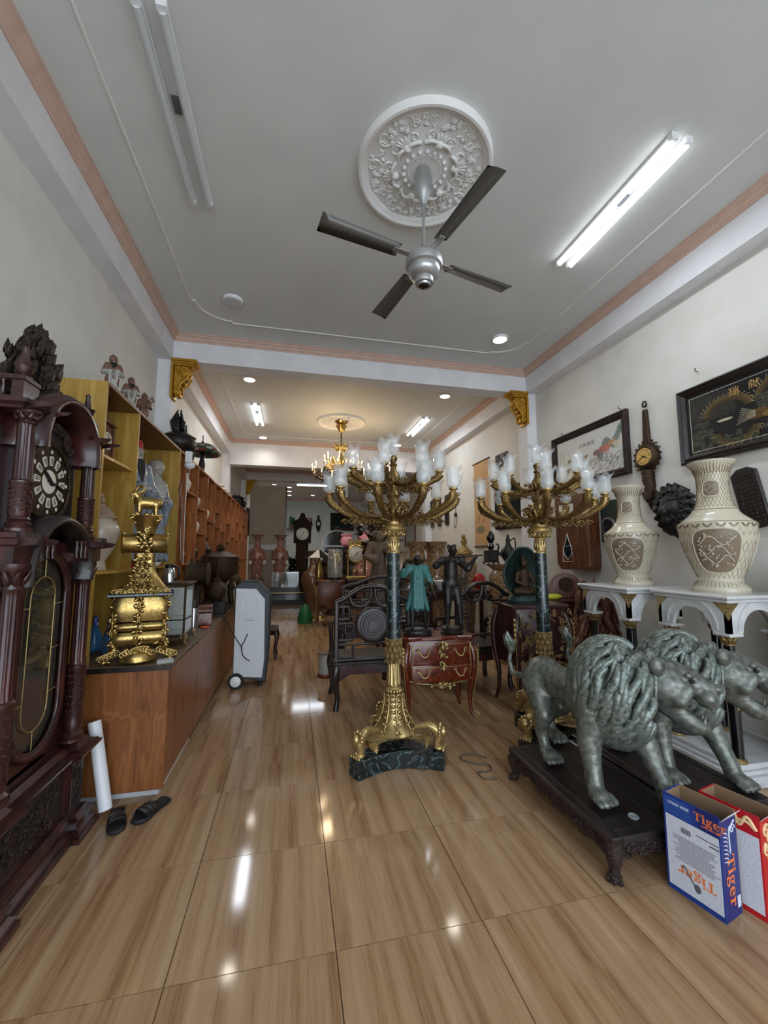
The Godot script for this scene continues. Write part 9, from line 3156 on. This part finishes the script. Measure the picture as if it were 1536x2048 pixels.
	for q in [[2.55, -8.2, "left of two large patterned floor vases behind the bronze men"], [2.98, -8.2, "right of two large patterned floor vases behind the bronze men"]]:
		pot("large_floor_vase", q[2], "vase", [[0.0, 0.0], [0.18, 0.0], [0.15, 0.1], [0.2, 0.5], [0.27, 0.95], [0.26, 1.12], [0.16, 1.3], [0.14, 1.42], [0.2, 1.58], [0.22, 1.62], [0.0, 1.5]], "satsuma", Vector3(q[0], 0.06, q[1]), 1.05, "two large floor vases")
		solo("vase_plinth", "dark round plinth under the " + ("left" if q[0] < 2.7 else "right") + " large patterned floor vase", "plinth", B().lathe([[0.0, 0.0], [0.2, 0.0], [0.2, 0.04], [0.18, 0.06], [0.0, 0.06]], 20), "rosewood", Vector3(q[0], 0.0, q[1]), 0.0, "plinths of the floor vases")
	t = thing("lidded_jar", "gilt patterned lidded jar with beast finial on the far right", "jar", Vector3(3.25, 0, -7.4))
	part(t, "body", B().lathe([[0.0, 0.0], [0.16, 0.0], [0.2, 0.5], [0.22, 1.0], [0.24, 1.3], [0.16, 1.46], [0.14, 1.5]], 20), "satsuma")
	b = B()
	b.lathe([[0.17, 1.5], [0.16, 1.55], [0.06, 1.64], [0.04, 1.68]], 18)
	b.ell(Vector3(0, 1.74, 0), Vector3(0.06, 0.08, 0.07), 10, 6)
	b.ell(Vector3(-0.02, 1.84, 0.02), Vector3(0.04, 0.05, 0.05), 10, 6)
	part(t, "lid", b, "giltrelief")
	solo("green_bag", "dark green bag on the floor beside the tall bombe chest", "bag", B().lathe([[0.0, 0.0], [0.16, 0.0], [0.17, 0.1], [0.12, 0.28], [0.04, 0.4], [0.0, 0.41]], 10), "green", Vector3(0.3, 0, -9.3))
	# more urns, jars and gilt pieces standing between the settees and the far wall
	var urn = [[0.0, 0.0], [0.16, 0.0], [0.14, 0.06], [0.07, 0.14], [0.12, 0.3], [0.22, 0.55], [0.22, 0.68], [0.14, 0.78], [0.16, 0.84], [0.05, 0.92], [0.0, 1.0]]
	for q in [[1.05, -10.4, 1.35, "bronze", urn, "dark bronze lidded urn beyond the gold portico clock"], [1.9, -10.9, 1.5, "imari", vp, "red china vase standing behind the draped woman"], [2.35, -9.95, 1.3, "brightgold", urn, "gilt urn right of the gold portico clock"], [2.3, -7.5, 1.15, "darkchina", vp, "dark patterned vase right of the draped woman"], [2.35, -9.12, 1.2, "blackbronze", urn, "black urn beside the two large patterned vases"], [0.55, -11.2, 1.3, "brownglaze", vp, "brown glazed vase near the black platform"], [0.98, -12.0, 1.5, "bronze", urn, "tall bronze urn right of the black platform"], [3.2, -9.2, 1.45, "imari", vp, "red china vase by the far right wall"], [2.85, -10.5, 1.3, "crackle", vp, "pale crackle vase far right behind the large patterned vases"], [1.75, -11.75, 1.6, "blackbronze", urn, "tallest black urn far behind the flowers"]]:
		pot("standing_urn", q[5], "urn", q[4], q[3], Vector3(q[0], 0, q[1]), q[2], "urns and vases at the back")
	# leaded glass lamp at the right edge by the larger vase
	t = thing("stained_glass_lamp", "leaded flower-pattern glass lamp shade at the right edge beside the larger vase", "lamp", Vector3(3.38, 1.22, -2.02))
	part(t, "stem", B().lathe([[0.0, 0.0], [0.06, 0.0], [0.05, 0.02], [0.015, 0.04], [0.015, 0.2]], 14), "blackbronze")
	stained_shade(t, 0.15, 0.16, 0.03)
	solo("lamp_bracket_shelf", "plain white marble ledge under the leaded glass lamp", "ledge", slab(-0.16, 0.16, 0.0, 1.22, -0.15, 0.15, null, 0.006), "whitemarble", Vector3(3.38, 0, -2.02))
